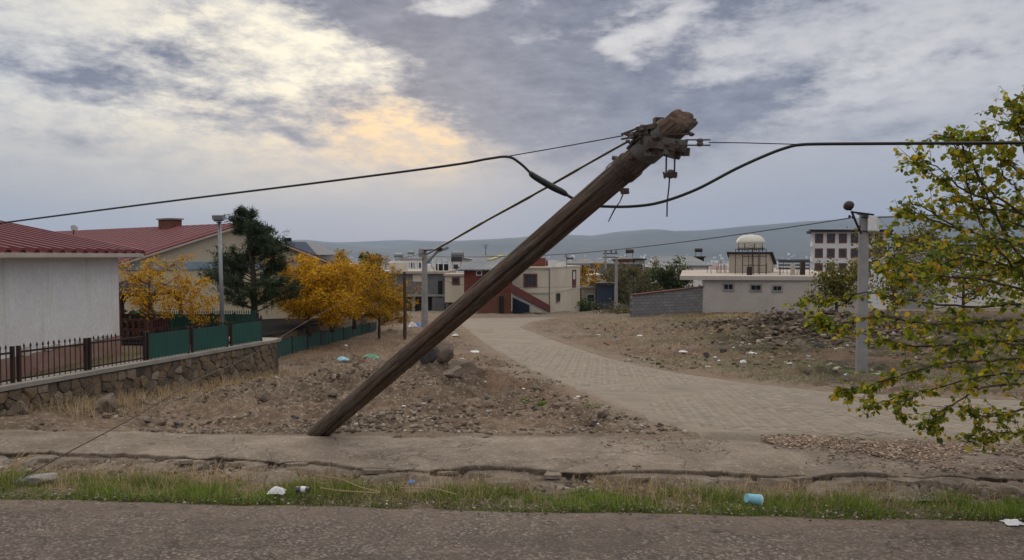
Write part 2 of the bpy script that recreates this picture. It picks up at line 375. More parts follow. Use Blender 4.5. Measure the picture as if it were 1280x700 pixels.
M['brick_chip'] = island_mat('brick_chip', [(0, (.12, .088, .066)), (.4, (.21, .150, .110)), (.75, (.30, .215, .160)), (1, (.44, .37, .29))], .95)
M['grass'] = island_mat('green_grass', [(0, (.042, .095, .010)), (.45, (.105, .205, .015)), (.80, (.21, .29, .025)), (1, (.46, .40, .15))], .7, .35)
M['straw'] = island_mat('dry_grass', [(0, (.22, .15, .07)), (.5, (.42, .31, .17)), (1, (.62, .50, .31))], .8, .3)
M['leaf'] = island_mat('yellow_green_leaf', [(0, (.060, .100, .012)), (.32, (.15, .200, .018)), (.62, (.28, .300, .025)), (.86, (.46, .38, .028)), (.97, (.55, .32, .02)), (1, (.32, .15, .02))], .5, .6)
M['leaf_obj'] = island_mat('yellow_green_leaf_single', [(0, (.060, .100, .012)), (.45, (.14, .190, .018)), (.78, (.25, .275, .025)), (.94, (.42, .35, .028)), (1, (.55, .32, .02))], .5, .6, rand='object')
M['leaf_yellow'] = island_mat('autumn_leaf', [(0, (.14, .085, .008)), (.25, (.36, .18, .008)), (.55, (.66, .34, .012)), (.88, (.80, .50, .020)), (1, (.16, .16, .02))], .6, .45)
M['leaf_mixed'] = island_mat('turning_leaf', [(0, (.06, .08, .012)), (.3, (.15, .13, .012)), (.55, (.50, .26, .010)), (1, (.74, .38, .012))], .6, .4)
M['leaf_olive'] = island_mat('olive_yellow_leaf', [(0, (.055, .065, .018)), (.5, (.13, .13, .028)), (.85, (.24, .20, .035)), (1, (.34, .24, .04))], .7, .45)
M['needle'] = island_mat('pine_needle', [(0, (.016, .032, .016)), (.6, (.036, .062, .030)), (1, (.075, .10, .042))], .7, .15)
M['leaf_dull'] = island_mat('dull_leaf', [(0, (.060, .062, .025)), (.6, (.13, .115, .045)), (1, (.22, .18, .08))], .7, .3)
M['leaf_green'] = island_mat('dark_green_leaf', [(0, (.025, .045, .016)), (.6, (.055, .085, .026)), (1, (.11, .125, .04))], .7, .3)

# ---- ground with its dirt, gravel and green patches
def ground_material():
    m, nt, b = new_mat('dirt_ground'); v = world_pos(nt)
    big = noise_(nt, v, .35, 8, .62); mid = noise_(nt, v, 2.2, 8, .65); fine = noise_(nt, v, 22, 5, .7)
    vo = nt.nodes.new('ShaderNodeTexVoronoi'); vo.inputs['Scale'].default_value = 26; nt.links.new(v, vo.inputs['Vector'])
    vc = nt.nodes.new('ShaderNodeSeparateColor'); nt.links.new(vo.outputs['Color'], vc.inputs[0])
    c = ramp(nt, mid, [(.30, (.055, .038, .025)), (.44, (.120, .086, .058)), (.56, (.180, .134, .094)), (.72, (.275, .215, .155))])
    c = mixn(nt, maprange(nt, big, .46, .66, 0, .7), c, (.190, .138, .092))
    b2 = noise_(nt, v, .9, 7, .7); c = mixn(nt, maprange(nt, b2, .52, .66, 0, .7), c, (.070, .050, .034))
    c = mixn(nt, maprange(nt, vc.outputs[0], .72, .95, 0, .55), c, (.42, .355, .29))
    c = mixn(nt, maprange(nt, vc.outputs[1], .75, 1, 0, .5), c, (.07, .055, .045))
    c = mixn(nt, maprange(nt, fine, .35, .7, 0, .45), c, (.13, .098, .074))
    # green ground cover, by the 'green' mask laid over the field
    at = nt.nodes.new('ShaderNodeAttribute'); at.attribute_name = 'cover'
    sp = nt.nodes.new('ShaderNodeSeparateColor'); nt.links.new(at.outputs['Color'], sp.inputs[0])
    gm = nt.nodes.new('ShaderNodeMath'); gm.operation = 'MULTIPLY'; nt.links.new(sp.outputs[0], gm.inputs[0]); nt.links.new(maprange(nt, noise_(nt, v, 1.1, 6, .7), .34, .56), gm.inputs[1])
    c = mixn(nt, gm.outputs[0], c, ramp(nt, noise_(nt, v, 9, 4, .6), [(.3, (.026, .027, .013)), (.7, (.070, .060, .030))]))
    bn = noise_(nt, world_pos(nt, (.35, .9, 1)), .9, 6, .6); bm2 = nt.nodes.new('ShaderNodeMath'); bm2.operation = 'MULTIPLY'; nt.links.new(sp.outputs[0], bm2.inputs[0]); nt.links.new(maprange(nt, bn, .50, .60, 0, .8), bm2.inputs[1]); c = mixn(nt, bm2.outputs[0], c, (.034, .030, .022))
    sm = nt.nodes.new('ShaderNodeMath'); sm.operation = 'MULTIPLY'; nt.links.new(sp.outputs[1], sm.inputs[0]); nt.links.new(maprange(nt, mid, .25, .6, .45, 1), sm.inputs[1])
    c = mixn(nt, sm.outputs[0], c, ramp(nt, noise_(nt, v, 5, 4, .6), [(.3, (.145, .115, .084)), (.7, (.225, .185, .140))]))   # trodden dust
    rm = nt.nodes.new('ShaderNodeMath'); rm.operation = 'MULTIPLY'; nt.links.new(sp.outputs[2], rm.inputs[0]); nt.links.new(maprange(nt, mid, .35, .6), rm.inputs[1])
    c = mixn(nt, rm.outputs[0], c, (.18, .105, .07))         # reddish earth
    # far country seen through the air
    sxyz = nt.nodes.new('ShaderNodeSeparateXYZ'); nt.links.new(v, sxyz.inputs[0])
    farc = ramp(nt, noise_(nt, world_pos(nt, (.004, .004, .004)), 1, 8, .6), [(.35, (.09, .10, .055)), (.6, (.17, .15, .11))])
    c = mixn(nt, maprange(nt, sxyz.outputs[1], 110, 300), c, farc)
    nt.links.new(c, b.inputs['Base Color']); b.inputs['Roughness'].default_value = .95; b.inputs['Specular IOR Level'].default_value = .2
    h = nt.nodes.new('ShaderNodeMath'); h.operation = 'ADD'; nt.links.new(fine, h.inputs[0]); nt.links.new(vc.outputs[2], h.inputs[1]); bump(nt, b, h.outputs[0], .55, .02)
    return m
def asphalt_material():
    m, nt, b = new_mat('worn_asphalt'); v = world_pos(nt)
    vo = nt.nodes.new('ShaderNodeTexVoronoi'); vo.inputs['Scale'].default_value = 46; nt.links.new(v, vo.inputs['Vector'])
    vc = nt.nodes.new('ShaderNodeSeparateColor'); nt.links.new(vo.outputs['Color'], vc.inputs[0])
    big = noise_(nt, v, .8, 7, .65); mid = noise_(nt, v, 5, 6, .65)
    c = ramp(nt, vc.outputs[0], [(0, (.048, .040, .035)), (.5, (.095, .078, .068)), (.8, (.145, .122, .106)), (1, (.29, .25, .22))])
    c = mixn(nt, maprange(nt, big, .42, .66, 0, .6), c, (.140, .112, .092))
    c = mixn(nt, maprange(nt, mid, .5, .75, 0, .55), c, (.085, .068, .058))
    pt = noise_(nt, world_pos(nt, (.5, 1.1, 1)), 1.1, 6, .7); c = mixn(nt, maprange(nt, pt, .50, .60, 0, .55), c, (.062, .052, .046))
    pt2 = noise_(nt, world_pos(nt, (.6, 2.2, 1)), 2.3, 7, .72); c = mixn(nt, maprange(nt, pt2, .55, .68, 0, .6), c, (.185, .145, .115))
    wv = nt.nodes.new('ShaderNodeVectorMath'); wv.operation = 'ADD'; nz3 = nt.nodes.new('ShaderNodeTexNoise'); nz3.inputs['Scale'].default_value = 2; nz3.inputs['Detail'].default_value = 7; nt.links.new(v, nz3.inputs['Vector']); nt.links.new(v, wv.inputs[0]); nt.links.new(nz3.outputs['Color'], wv.inputs[1])
    cr = nt.nodes.new('ShaderNodeTexVoronoi'); cr.feature = 'DISTANCE_TO_EDGE'; cr.inputs['Scale'].default_value = .55; nt.links.new(wv.outputs[0], cr.inputs['Vector'])
    c = mixn(nt, maprange(nt, cr.outputs['Distance'], .002, .010, .7, 0), c, (.035, .028, .024))
    at = nt.nodes.new('ShaderNodeAttribute'); at.attribute_name = 'cover'
    sp = nt.nodes.new('ShaderNodeSeparateColor'); nt.links.new(at.outputs['Color'], sp.inputs[0])
    dm = nt.nodes.new('ShaderNodeMath'); dm.operation = 'MULTIPLY'; nt.links.new(sp.outputs[0], dm.inputs[0]); nt.links.new(maprange(nt, mid, .35, .55), dm.inputs[1])
    c = mixn(nt, dm.outputs[0], c, (.17, .13, .10))
    nt.links.new(c, b.inputs['Base Color']); b.inputs['Roughness'].default_value = .9; b.inputs['Specular IOR Level'].default_value = .25
    dd = nt.nodes.new('ShaderNodeMath'); dd.operation = 'ADD'; nt.links.new(vo.outputs['Distance'], dd.inputs[0]); nt.links.new(mid, dd.inputs[1])
    bump(nt, b, dd.outputs[0], .8, .012)
    return m
def paver_material(islands=True):
    m, nt, b = new_mat('paver_concrete' + ('' if islands else '_single')); v = world_pos(nt)
    g = nt.nodes.new('ShaderNodeNewGeometry').outputs['Random Per Island'] if islands else nt.nodes.new('ShaderNodeObjectInfo').outputs['Random']
    c = ramp(nt, g, [(0, (.170, .143, .112)), (.6, (.225, .193, .154)), (1, (.285, .248, .203))])
    n = noise_(nt, v, .9, 8, .65); c = mixn(nt, maprange(nt, n, .4, .62, 0, .8), c, (.255, .212, .163))
    n2 = noise_(nt, v, 45, 4, .6); c = mixn(nt, maprange(nt, n2, .35, .7, 0, .4), c, (.14, .12, .10))
    nt.links.new(c, b.inputs['Base Color']); b.inputs['Roughness'].default_value = .95; bump(nt, b, n2, .4, .008)
    return m
def far_road_material():
    m, nt, b = new_mat('dusty_paved_road'); v = world_pos(nt)
    c = ramp(nt, noise_(nt, v, 1.2, 8, .65), [(.3, (.170, .142, .110)), (.7, (.265, .225, .178))])
    bt = nt.nodes.new('ShaderNodeTexBrick'); bt.inputs['Scale'].default_value = 1; bt.inputs['Brick Width'].default_value = .2; bt.inputs['Row Height'].default_value = .1; bt.inputs['Mortar Size'].default_value = .006
    bt.inputs['Color1'].default_value = (1, 1, 1, 1); bt.inputs['Color2'].default_value = (.88, .87, .86, 1); bt.inputs['Mortar'].default_value = (.66, .64, .60, 1)
    mp = nt.nodes.new('ShaderNodeMapping'); mp.inputs['Rotation'].default_value = (0, 0, rad(45)); nt.links.new(v, mp.inputs[0]); nt.links.new(mp.outputs[0], bt.inputs['Vector'])
    c = mixn(nt, .75, c, bt.outputs['Color'], 'MULTIPLY')
    nt.links.new(c, b.inputs['Base Color']); b.inputs['Roughness'].default_value = .95; bump(nt, b, noise_(nt, v, 30, 4, .6), .4, .02)
    return m
def sidewalk_material():
    m, nt, b = new_mat('dusty_concrete_slab'); v = world_pos(nt)
    c = ramp(nt, noise_(nt, v, 1.6, 9, .68), [(.3, (.135, .104, .076)), (.5, (.230, .186, .143)), (.7, (.330, .278, .220))])
    n2 = noise_(nt, v, 30, 6, .7); c = mixn(nt, maprange(nt, n2, .38, .68, 0, .6), c, (.11, .088, .068))
    c = mixn(nt, maprange(nt, noise_(nt, v, .55, 6, .7), .50, .62, 0, .75), c, (.115, .090, .070))
    wv = nt.nodes.new('ShaderNodeVectorMath'); wv.operation = 'ADD'; nz3 = nt.nodes.new('ShaderNodeTexNoise'); nz3.inputs['Scale'].default_value = 3; nz3.inputs['Detail'].default_value = 6; nt.links.new(v, nz3.inputs['Vector']); nt.links.new(v, wv.inputs[0]); nt.links.new(nz3.outputs['Color'], wv.inputs[1])
    cr = nt.nodes.new('ShaderNodeTexVoronoi'); cr.feature = 'DISTANCE_TO_EDGE'; cr.inputs['Scale'].default_value = .75; nt.links.new(wv.outputs[0], cr.inputs['Vector'])
    c = mixn(nt, maprange(nt, cr.outputs['Distance'], .004, .014, .75, 0), c, (.05, .040, .032))
    n3 = noise_(nt, world_pos(nt, (1, 4, 1)), 3.1, 8, .7); c = mixn(nt, maprange(nt, n3, .55, .68, 0, .6), c, (.11, .084, .062))
    vo = nt.nodes.new('ShaderNodeTexVoronoi'); vo.inputs['Scale'].default_value = 34; nt.links.new(v, vo.inputs['Vector'])
    vc = nt.nodes.new('ShaderNodeSeparateColor'); nt.links.new(vo.outputs['Color'], vc.inputs[0]); c = mixn(nt, maprange(nt, vc.outputs[0], .9, 1, 0, .6), c, (.36, .32, .27))
    nt.links.new(c, b.inputs['Base Color']); b.inputs['Roughness'].default_value = .95; bump(nt, b, n2, .7, .02)
    return m
def hill_material():
    m, nt, b = new_mat('dry_hillside'); v = world_pos(nt, (.0012, .0012, .003))
    c = ramp(nt, noise_(nt, v, 1, 9, .62), [(.3, (.035, .042, .036)), (.5, (.062, .064, .055)), (.72, (.10, .095, .080))])
    nt.links.new(c, b.inputs['Base Color']); b.inputs['Roughness'].default_value = 1
    return m
def pole_wood():
    m, nt, b = new_mat('weathered_pole_wood'); v = coords(nt, 'Object', (9, 9, .55)); v2 = coords(nt, 'Object')
    n = noise_(nt, v, 3, 9, .7); n2 = noise_(nt, v, 11, 6, .7); n3 = noise_(nt, v2, .9, 5, .6)
    c = ramp(nt, n, [(.3, (.045, .030, .021)), (.46, (.100, .075, .056)), (.60, (.165, .130, .100)), (.8, (.25, .205, .16))])
    c = mixn(nt, maprange(nt, n3, .46, .68, 0, .6), c, (.17, .080, .042))
    c = mixn(nt, maprange(nt, n2, .50, .60, 0, .65), c, (.022, .016, .013))
    nt.links.new(c, b.inputs['Base Color']); b.inputs['Roughness'].default_value = .85; b.inputs['Specular IOR Level'].default_value = .25
    bump(nt, b, n2, .8, .012)
    return m
def cmu_material():
    m, nt, b = new_mat('block_wall_courses'); v = coords(nt, 'Object')
    bt = nt.nodes.new('ShaderNodeTexBrick'); bt.inputs['Scale'].default_value = 1; bt.inputs['Brick Width'].default_value = .5; bt.inputs['Row Height'].default_value = .24; bt.inputs['Mortar Size'].default_value = .018
    bt.inputs['Color1'].default_value = (.17, .175, .175, 1); bt.inputs['Color2'].default_value = (.245, .245, .24, 1); bt.inputs['Mortar'].default_value = (.10, .10, .10, 1)
    mp = nt.nodes.new('ShaderNodeMapping'); mp.inputs['Rotation'].default_value = (rad(-90), 0, 0); nt.links.new(v, mp.inputs[0]); nt.links.new(mp.outputs[0], bt.inputs['Vector'])
    n = noise_(nt, v, 2, 7, .7); c = mixn(nt, maprange(nt, n, .4, .7, 0, .6), bt.outputs['Color'], (.14, .135, .13))
    nt.links.new(c, b.inputs['Base Color']); b.inputs['Roughness'].default_value = .95; bump(nt, b, bt.outputs['Fac'], .6, .03)
    return m
M['ground'] = ground_material(); M['asphalt'] = asphalt_material(); M['paver'] = paver_material(); M['paver_one'] = paver_material(False)
M['far_road'] = far_road_material(); M['sidewalk'] = sidewalk_material(); M['hill'] = hill_material(); M['pole_wood'] = pole_wood(); M['cmu'] = cmu_material()

# ================================================================== terrain
_HD = [-400, 7, 10.3, 22, 45, 60, 85, 130, 300, 1000, 3000, 6000, 12000]
_HV = [2.52, 2.53, 2.46, 3.30, 4.36, 4.95, 6.35, 9.3, 22, 42, 50, 50, 50]
def right_field(x, y):      # the bank that rises to the flat-roofed building
    return sstep(2, 9, x - (y-20)*.12)*sstep(26, 44, y)*sstep(85, 62, y)
def gz(x, y):
    """smooth terrain height"""
    x = np.asarray(x, float); y = np.asarray(y, float)
    yy = [np.interp(y+o, _HD, _HV) for o in (-1.6, -.8, 0, .8, 1.6)]
    k = np.clip((y-10)/6, 0, 1)
    h = (1-k)*yy[2] + k*sum(yy)/5
    h = np.where(y < 10.3, np.where(y < 8.2, 2.545, np.interp(y, [8.2, 9, 10.3], [2.545, 2.50, 2.46])), h)
    z = CZ - h
    return z + .35*right_field(x, y)
def yard_z(x, y): return CZ - 2.45 - .033*np.maximum(np.asarray(y, float)-17, 0)
BL = [(-8.3, 7.0), (-7.62, 11.0), (-6.28, 19.15), (-8.25, 19.6), (-8.28, 25), (-8.05, 42), (-9.2, 55), (-14, 56)]     # yard edge
def yard_edge(y): return np.interp(y, [b[1] for b in BL], [b[0] for b in BL])
def gsolve(px, py):
    """ground point under a photo pixel"""
    a, b = 5.0, 5000.0
    for _ in range(60):
        m_ = math.sqrt(a*b); p = P(px, py, m_)
        if p.z > float(gz(p.x, p.y)): a = m_
        else: b = m_
    p = P(px, py, a); return Vector((p.x, p.y, float(gz(p.x, p.y))))

ROAD_L = [(560, 398.5), (572, 402), (583, 412), (610, 432), (665, 462), (740, 494), (815, 526), (880, 545), (1010, 549), (1150, 552), (1290, 555), (1480, 559), (1750, 564)]
ROAD_R = [(700, 396.5), (664, 402), (650, 409), (690, 424), (755, 446), (850, 466), (940, 479), (1040, 489), (1130, 495), (1220, 498), (1320, 501), (1500, 505), (1760, 511)]
RL = [gsolve(*p) for p in ROAD_L]; RR = [gsolve(*p) for p in ROAD_R]
ROADPOLY = [(p.x, p.y) for p in RL] + [(p.x, p.y) for p in reversed(RR)]

def asphalt_edge(x): return 7.30 - .066*x + .16*fbm(x*1.3+40, x*0+3, 5, .62)
SW_F = [(-14, 9.25), (-5.5, 9.1), (-3.5, 9.0), (-1.8, 8.6), (0, 8.5), (1.9, 8.38), (4, 8.25), (7, 8.1), (12, 8.0)]
SW_R = [(-14, 10.75), (-7.2, 10.6), (-3, 10.25), (0, 10.15), (2.2, 10.05), (4.3, 9.8), (6.5, 9.5), (12, 9.2)]
def sw_front(x): return np.interp(x, [a for a, b in SW_F], [b for a, b in SW_F]) + .30*fbm(x*.9, x*0+7, 5, .66)
def sw_rear(x): return np.interp(x, [a for a, b in SW_R], [b for a, b in SW_R]) + .16*fbm(x*1.1+5, x*0+2, 4, .6)
SWZ = .072

def terrain(x, y):
    """terrain with its lumps; returns z and colour masks"""
    x = np.asarray(x, float); y = np.asarray(y, float)
    z = gz(x, y); r = sdf(x, y, ROADPOLY) + .35*fbm(x*1.5, y*1.5, 3)
    ye = yard_edge(y); inyard = (x < ye) & (y > 9.9) & (y < 56)
    open_ = sstep(.0, .9, r)*sstep(10.1, 11.0, y)
    rough_ = sstep(-.25, .15, fbm(x*.6+7, y*.6+1, 3))
    open_ = open_*(1-.8*((x < ye+1.0) & (y > 20) & (y < 50)))
    lump = .30*fbm(x*.55, y*.55, 3) + (.10+.20*rough_)*fbm(x*2.1, y*2.1, 4, .65) - .16*rough_*np.abs(fbm(x*3.4+5, y*3.4, 3, .6)) + (.04+.07*rough_)*fbm(x*8, y*8, 3, .65)
    scale_ = np.interp(y, [0, 30, 120, 400], [1, 1.4, .8, 0])
    z = z + open_*lump*scale_
    # heaps of rubble
    for (cx, cy, s, h) in ((-.5, 12.6, 1.2, .14), (-1.8, 15.6, 1.3, .22), (-2.6, 12.9, .9, .12), (-3.6, 14.2, .8, .22), (-1.2, 11.7, .7, .12), (-2.55, 10.75, .42, .10), (-5.0, 13.2, .9, .16), (-2.6, 17.5, 1.8, .35), (.4, 15.5, 1.0, .12), (.72, 12.1, .6, .16), (-4.2, 15, 1.4, .2), (15.0, 36, 3.6, .50), (12.0, 37, 3.0, .25), (9, 44, 3.0, .22), (20, 40, 4.5, .50)):
        z = z + h*open_*np.exp(-((x-cx)**2+(y-cy)**2)/(s*s))*np.maximum(.1, 1+2.6*fbm(x*2.8, y*2.8, 4, .62))
    z = np.where(r < 0, z-.035, z)
    near = (y < 10.3)
    z = np.where(near, z + np.where(y > asphalt_edge(x), .04*fbm(x*6, y*6, 3)-.02, -.03), z)
    z = np.where((y > sw_front(x)-.02) & (y < sw_rear(x)-.05), np.minimum(z, SWZ-.07), z)
    yz = yard_z(x, y) + .04*fbm(x*2, y*2, 3)
    z = np.where(inyard, yz, z)
    # masks: green, dust, reddish earth
    green = sstep(4, 9, x-(y-14)*.10)*sstep(15, 20, y)*sstep(90, 60, y)*sstep(.1, 1.2, r)
    green = np.maximum(green, .9*np.exp(-((x-.62)**2/.25+(y-13.3)**2/.08)))
    dust = np.maximum(sstep(1.0, .1, r), sstep(56, 66, y)*sstep(6, 0, np.abs(x+3)-14))
    dust = np.maximum(dust, .8*sstep(10.9, 10.2, y))
    red = sstep(.2, .6, fbm(x*.3+3, y*.3+8, 3)*3+.2)*sstep(9, 16, y)*.55
    green = np.where(inyard, .5*sstep(20, 12, y), green); dust = np.where(inyard, .3, dust)
    return z, green, dust, red
def set_cover(me, g, d, r):
    a = me.color_attributes.new('cover', 'FLOAT_COLOR', 'POINT'); c = np.ones((len(g), 4), dtype=np.float32); c[:, 0] = g; c[:, 1] = d; c[:, 2] = r
    a.data.foreach_set('color', c.ravel())
def grid_faces(nr, nc):
    i = np.arange(nr-1)[:, None]*nc + np.arange(nc-1)[None, :]; return np.stack([i, i+1, i+nc+1, i+nc], -1).reshape(-1, 4)
# one sheet to the horizon, finer close by
ys = np.concatenate([np.linspace(-600, 0, 8), np.linspace(3, 8.2, 14), np.linspace(8.25, 16, 190), 16*np.geomspace(1.006, 8, 250), np.geomspace(132, 11500, 70)])
us = np.concatenate([-np.geomspace(.86, 5, 14)[::-1], np.linspace(-.85, .85, 470), np.geomspace(.86, 5, 14)])
Y = np.repeat(ys[:, None], len(us), 1); X = us[None, :]*(np.maximum(Y, 0)*.93+5.0)
X[:, :8] *= 1.5; X[:, -8:] *= 1.5
Z, g_, d_, r_ = terrain(X, Y)
me = fast_mesh('ground', np.stack([X, Y, Z], -1).reshape(-1, 3), [grid_faces(len(ys), len(us))])
set_cover(me, g_.ravel(), d_.ravel(), r_.ravel())
tag(link_mesh('ground', me, M['ground'], smooth=True), kind='structure')
def gzt(x, y): return terrain(np.array([x]), np.array([y]))[0][0]

# asphalt road in front
xs = np.linspace(-40, 40, 900); nrow = 14
E = asphalt_edge(xs); YY = np.stack([E + (-30-E)*(1-np.sqrt(t)) if False else E*(1-s_) + (-30)*s_ for s_ in (np.linspace(0, 1, nrow)**2.2)], 0)
XX = np.repeat(xs[None], nrow, 0); ZZ = .004 + .012*fbm(XX*1.2, YY*1.2, 3); ZZ[0] -= .035
me = fast_mesh('asphalt_road', np.stack([XX, YY, ZZ], -1).reshape(-1, 3), [grid_faces(nrow, len(xs))[:, ::-1]])
dd = np.exp(-(E[None]-YY)/.35); set_cover(me, dd.ravel(), dd.ravel(), dd.ravel())
tag(link_mesh('asphalt_road', me, M['asphalt'], smooth=True), kind='structure')

# concrete sidewalk slab with its broken front edge
xs = np.linspace(-14, 12, 1000); f_ = sw_front(xs) + .08*fbm(xs*9, xs*0+1, 3, .7) + .07*np.tanh(5*fbm(xs*1.5+30, xs*0+6, 3)); b_ = sw_rear(xs); tt = np.concatenate([[0, .004], np.linspace(.02, 1, 40)])
rows = [np.stack([xs, f_ + .05, np.full_like(xs, -.10)], -1), np.stack([xs, f_+.015, np.full_like(xs, SWZ-.05)], -1)]
for t in tt:
    yy = f_*(1-t)+b_*t; rows.append(np.stack([xs, yy, SWZ - (.012 if t == 0 else 0) + .050*fbm(xs*2, yy*2, 5, .66) - .055*sstep(.72, 1, t)], -1))
rows.append(np.stack([xs, b_+.03, np.full_like(xs, -.12)], -1))
for k_r in range(2, 12): rows[k_r][:, 2] -= .035*np.clip(1-(k_r-2)/9, 0, 1)*sstep(-.08, .12, fbm(xs*1.3+2, xs*0+5, 3))
V = np.stack(rows, 0); me = fast_mesh('sidewalk', V.reshape(-1, 3), [grid_faces(len(rows), len(xs))])
sidewalk = tag(link_mesh('sidewalk', me, M['sidewalk']), kind='structure')

xs2 = np.linspace(-9, 9, 900); tt = np.linspace(0, 1, 46); f2 = sw_front(xs2); YY = f2[None]+.06-(.62*tt[:, None]); XX = np.repeat(xs2[None], 46, 0)
hh = .050 + .12*fbm(XX*1.6+4, YY*3.2, 4, .6) - .16*np.clip(tt[:, None]-.35, 0, 1) - .10*(fbm(XX*.7+11, YY*0+2, 3) > .05)*tt[:, None]; hh = np.where(fbm(XX*2.6+1, YY*4.5+3, 4, .6) > -.02, np.minimum(hh, .034), hh-.09); 
me = fast_mesh('broken_ledge', np.stack([XX, YY, hh-.01], -1).reshape(-1, 3), [grid_faces(46, 900)[:, ::-1]]); tag(link_mesh('broken_ledge', me, M['sidewalk']), kind='structure')

# paved road: bed sheet, then paving blocks in herringbone
def resample(pts, n):
    d = [0]; 
    for a, b in zip(pts, pts[1:]): d.append(d[-1]+1)
    t = np.linspace(0, d[-1], n); return np.interp(t, d, [p.x for p in pts]), np.interp(t, d, [p.y for p in pts])
n = 260; lx, ly = resample(RL, n); rx, ry = resample(RR, n); c_ = np.linspace(0, 1, 40)
lx = lx+.10*fbm(np.arange(n)*.3, np.arange(n)*0., 3); ry = ry+.2*fbm(np.arange(n)*.3+9, np.arange(n)*0., 3)
X = lx[:, None]*(1-c_)+rx[:, None]*c_; Y = ly[:, None]*(1-c_)+ry[:, None]*c_; Z = gz(X, Y)+.004 + .02*fbm(X*.4, Y*.4, 2)
Z[:, 0] -= .06; Z[:, -1] -= .06
me = fast_mesh('paved_road', np.stack([X, Y, Z], -1).reshape(-1, 3), [grid_faces(n, 40)[:, ::-1]])
paved = tag(link_mesh('paved_road', me, M['far_road'], smooth=True), kind='structure')
bw = .20; g = np.arange(-260, 260)
I, J = np.meshgrid(g, g, indexing='ij'); dmod = (I-J) % 4; c45, s45 = math.cos(rad(38)), math.sin(rad(38))
loc, ang = [], []
for k, (ox, oy, an) in ((0, (1.0, .5, 0)), (3, (.5, 1.0, math.pi/2))):
    m_ = dmod == k; a = (I[m_]+ox)*bw/2*1.04; b = (J[m_]+oy)*bw/2*1.04
    loc.append(np.stack([a*c45-b*s45+7, a*s45+b*c45+17], -1)); ang.append(np.full(m_.sum(), an+rad(38)))
loc = np.concatenate(loc); ang = np.concatenate(ang)
sd_ = sdf(loc[:, 0], loc[:, 1], ROADPOLY) + .7*fbm(loc[:, 0]*.8, loc[:, 1]*.8, 4)
dustcover = fbm(loc[:, 0]*.5+20, loc[:, 1]*.5+4, 4, .6)
k_ = (sd_ < -.42) & (loc[:, 1] < 30) & (loc[:, 0] < 15) & (dustcover < .11); loc, ang = loc[k_], ang[k_]
vis = np.abs(loc[:, 0]/loc[:, 1]) < .70
order = np.argsort(loc[:, 1] + np.where(vis, 0, 100)); loc, ang = loc[order], ang[order]
hx, hy, hz = bw/2*.96, bw/4*.94, .022; e = .006
PV = np.array([(-hx, -hy, -.01), (hx, -hy, -.01), (hx, hy, -.01), (-hx, hy, -.01), (-hx, -hy, hz-e), (hx, -hy, hz-e), (hx, hy, hz-e), (-hx, hy, hz-e), (-hx+e, -hy+e, hz), (hx-e, -hy+e, hz), (hx-e, hy-e, hz), (-hx+e, hy-e, hz)])
PF = np.array([(0, 1, 5, 4), (1, 2, 6, 5), (2, 3, 7, 6), (3, 0, 4, 7), (4, 5, 9, 8), (5, 6, 10, 9), (6, 7, 11, 10), (7, 4, 8, 11), (8, 9, 10, 11)])
pz = gz(loc[:, 0], loc[:, 1]) + .02*fbm(loc[:, 0]*.4, loc[:, 1]*.4, 2) + rng.normal(0, .002, len(loc)) - .013 - .012*sstep(-.9, -.42, sd_[k_][order] if False else -1.5)
tilt = rng.normal(0, .012, (len(loc), 2))
mats = np.zeros((len(loc), 3, 3)); ca, sa = np.cos(ang), np.sin(ang)
mats[:, 0, 0] = ca; mats[:, 0, 1] = -sa; mats[:, 1, 0] = sa; mats[:, 1, 1] = ca; mats[:, 2, 2] = 1; mats[:, 2, 0] = tilt[:, 0]; mats[:, 2, 1] = tilt[:, 1] - .055*0
L3 = np.concatenate([loc, pz[:, None]], 1)
pm = fast_mesh('paving_block', PV, [PF]); pm.materials.append(M['paver_one'])
for i in range(300):
    o = bpy.data.objects.new('paving_block', pm); col.objects.link(o); o.parent = paved; o.location = L3[i]; o.rotation_euler = (tilt[i, 1], -tilt[i, 0], ang[i])
V, Fs = instanced([(PV, PF)], L3[300:], mats[300:], np.zeros(len(L3)-300, int))
tag(link_mesh('paving_blocks', fast_mesh('paving_blocks', V, Fs), M['paver'], paved), kind='stuff')

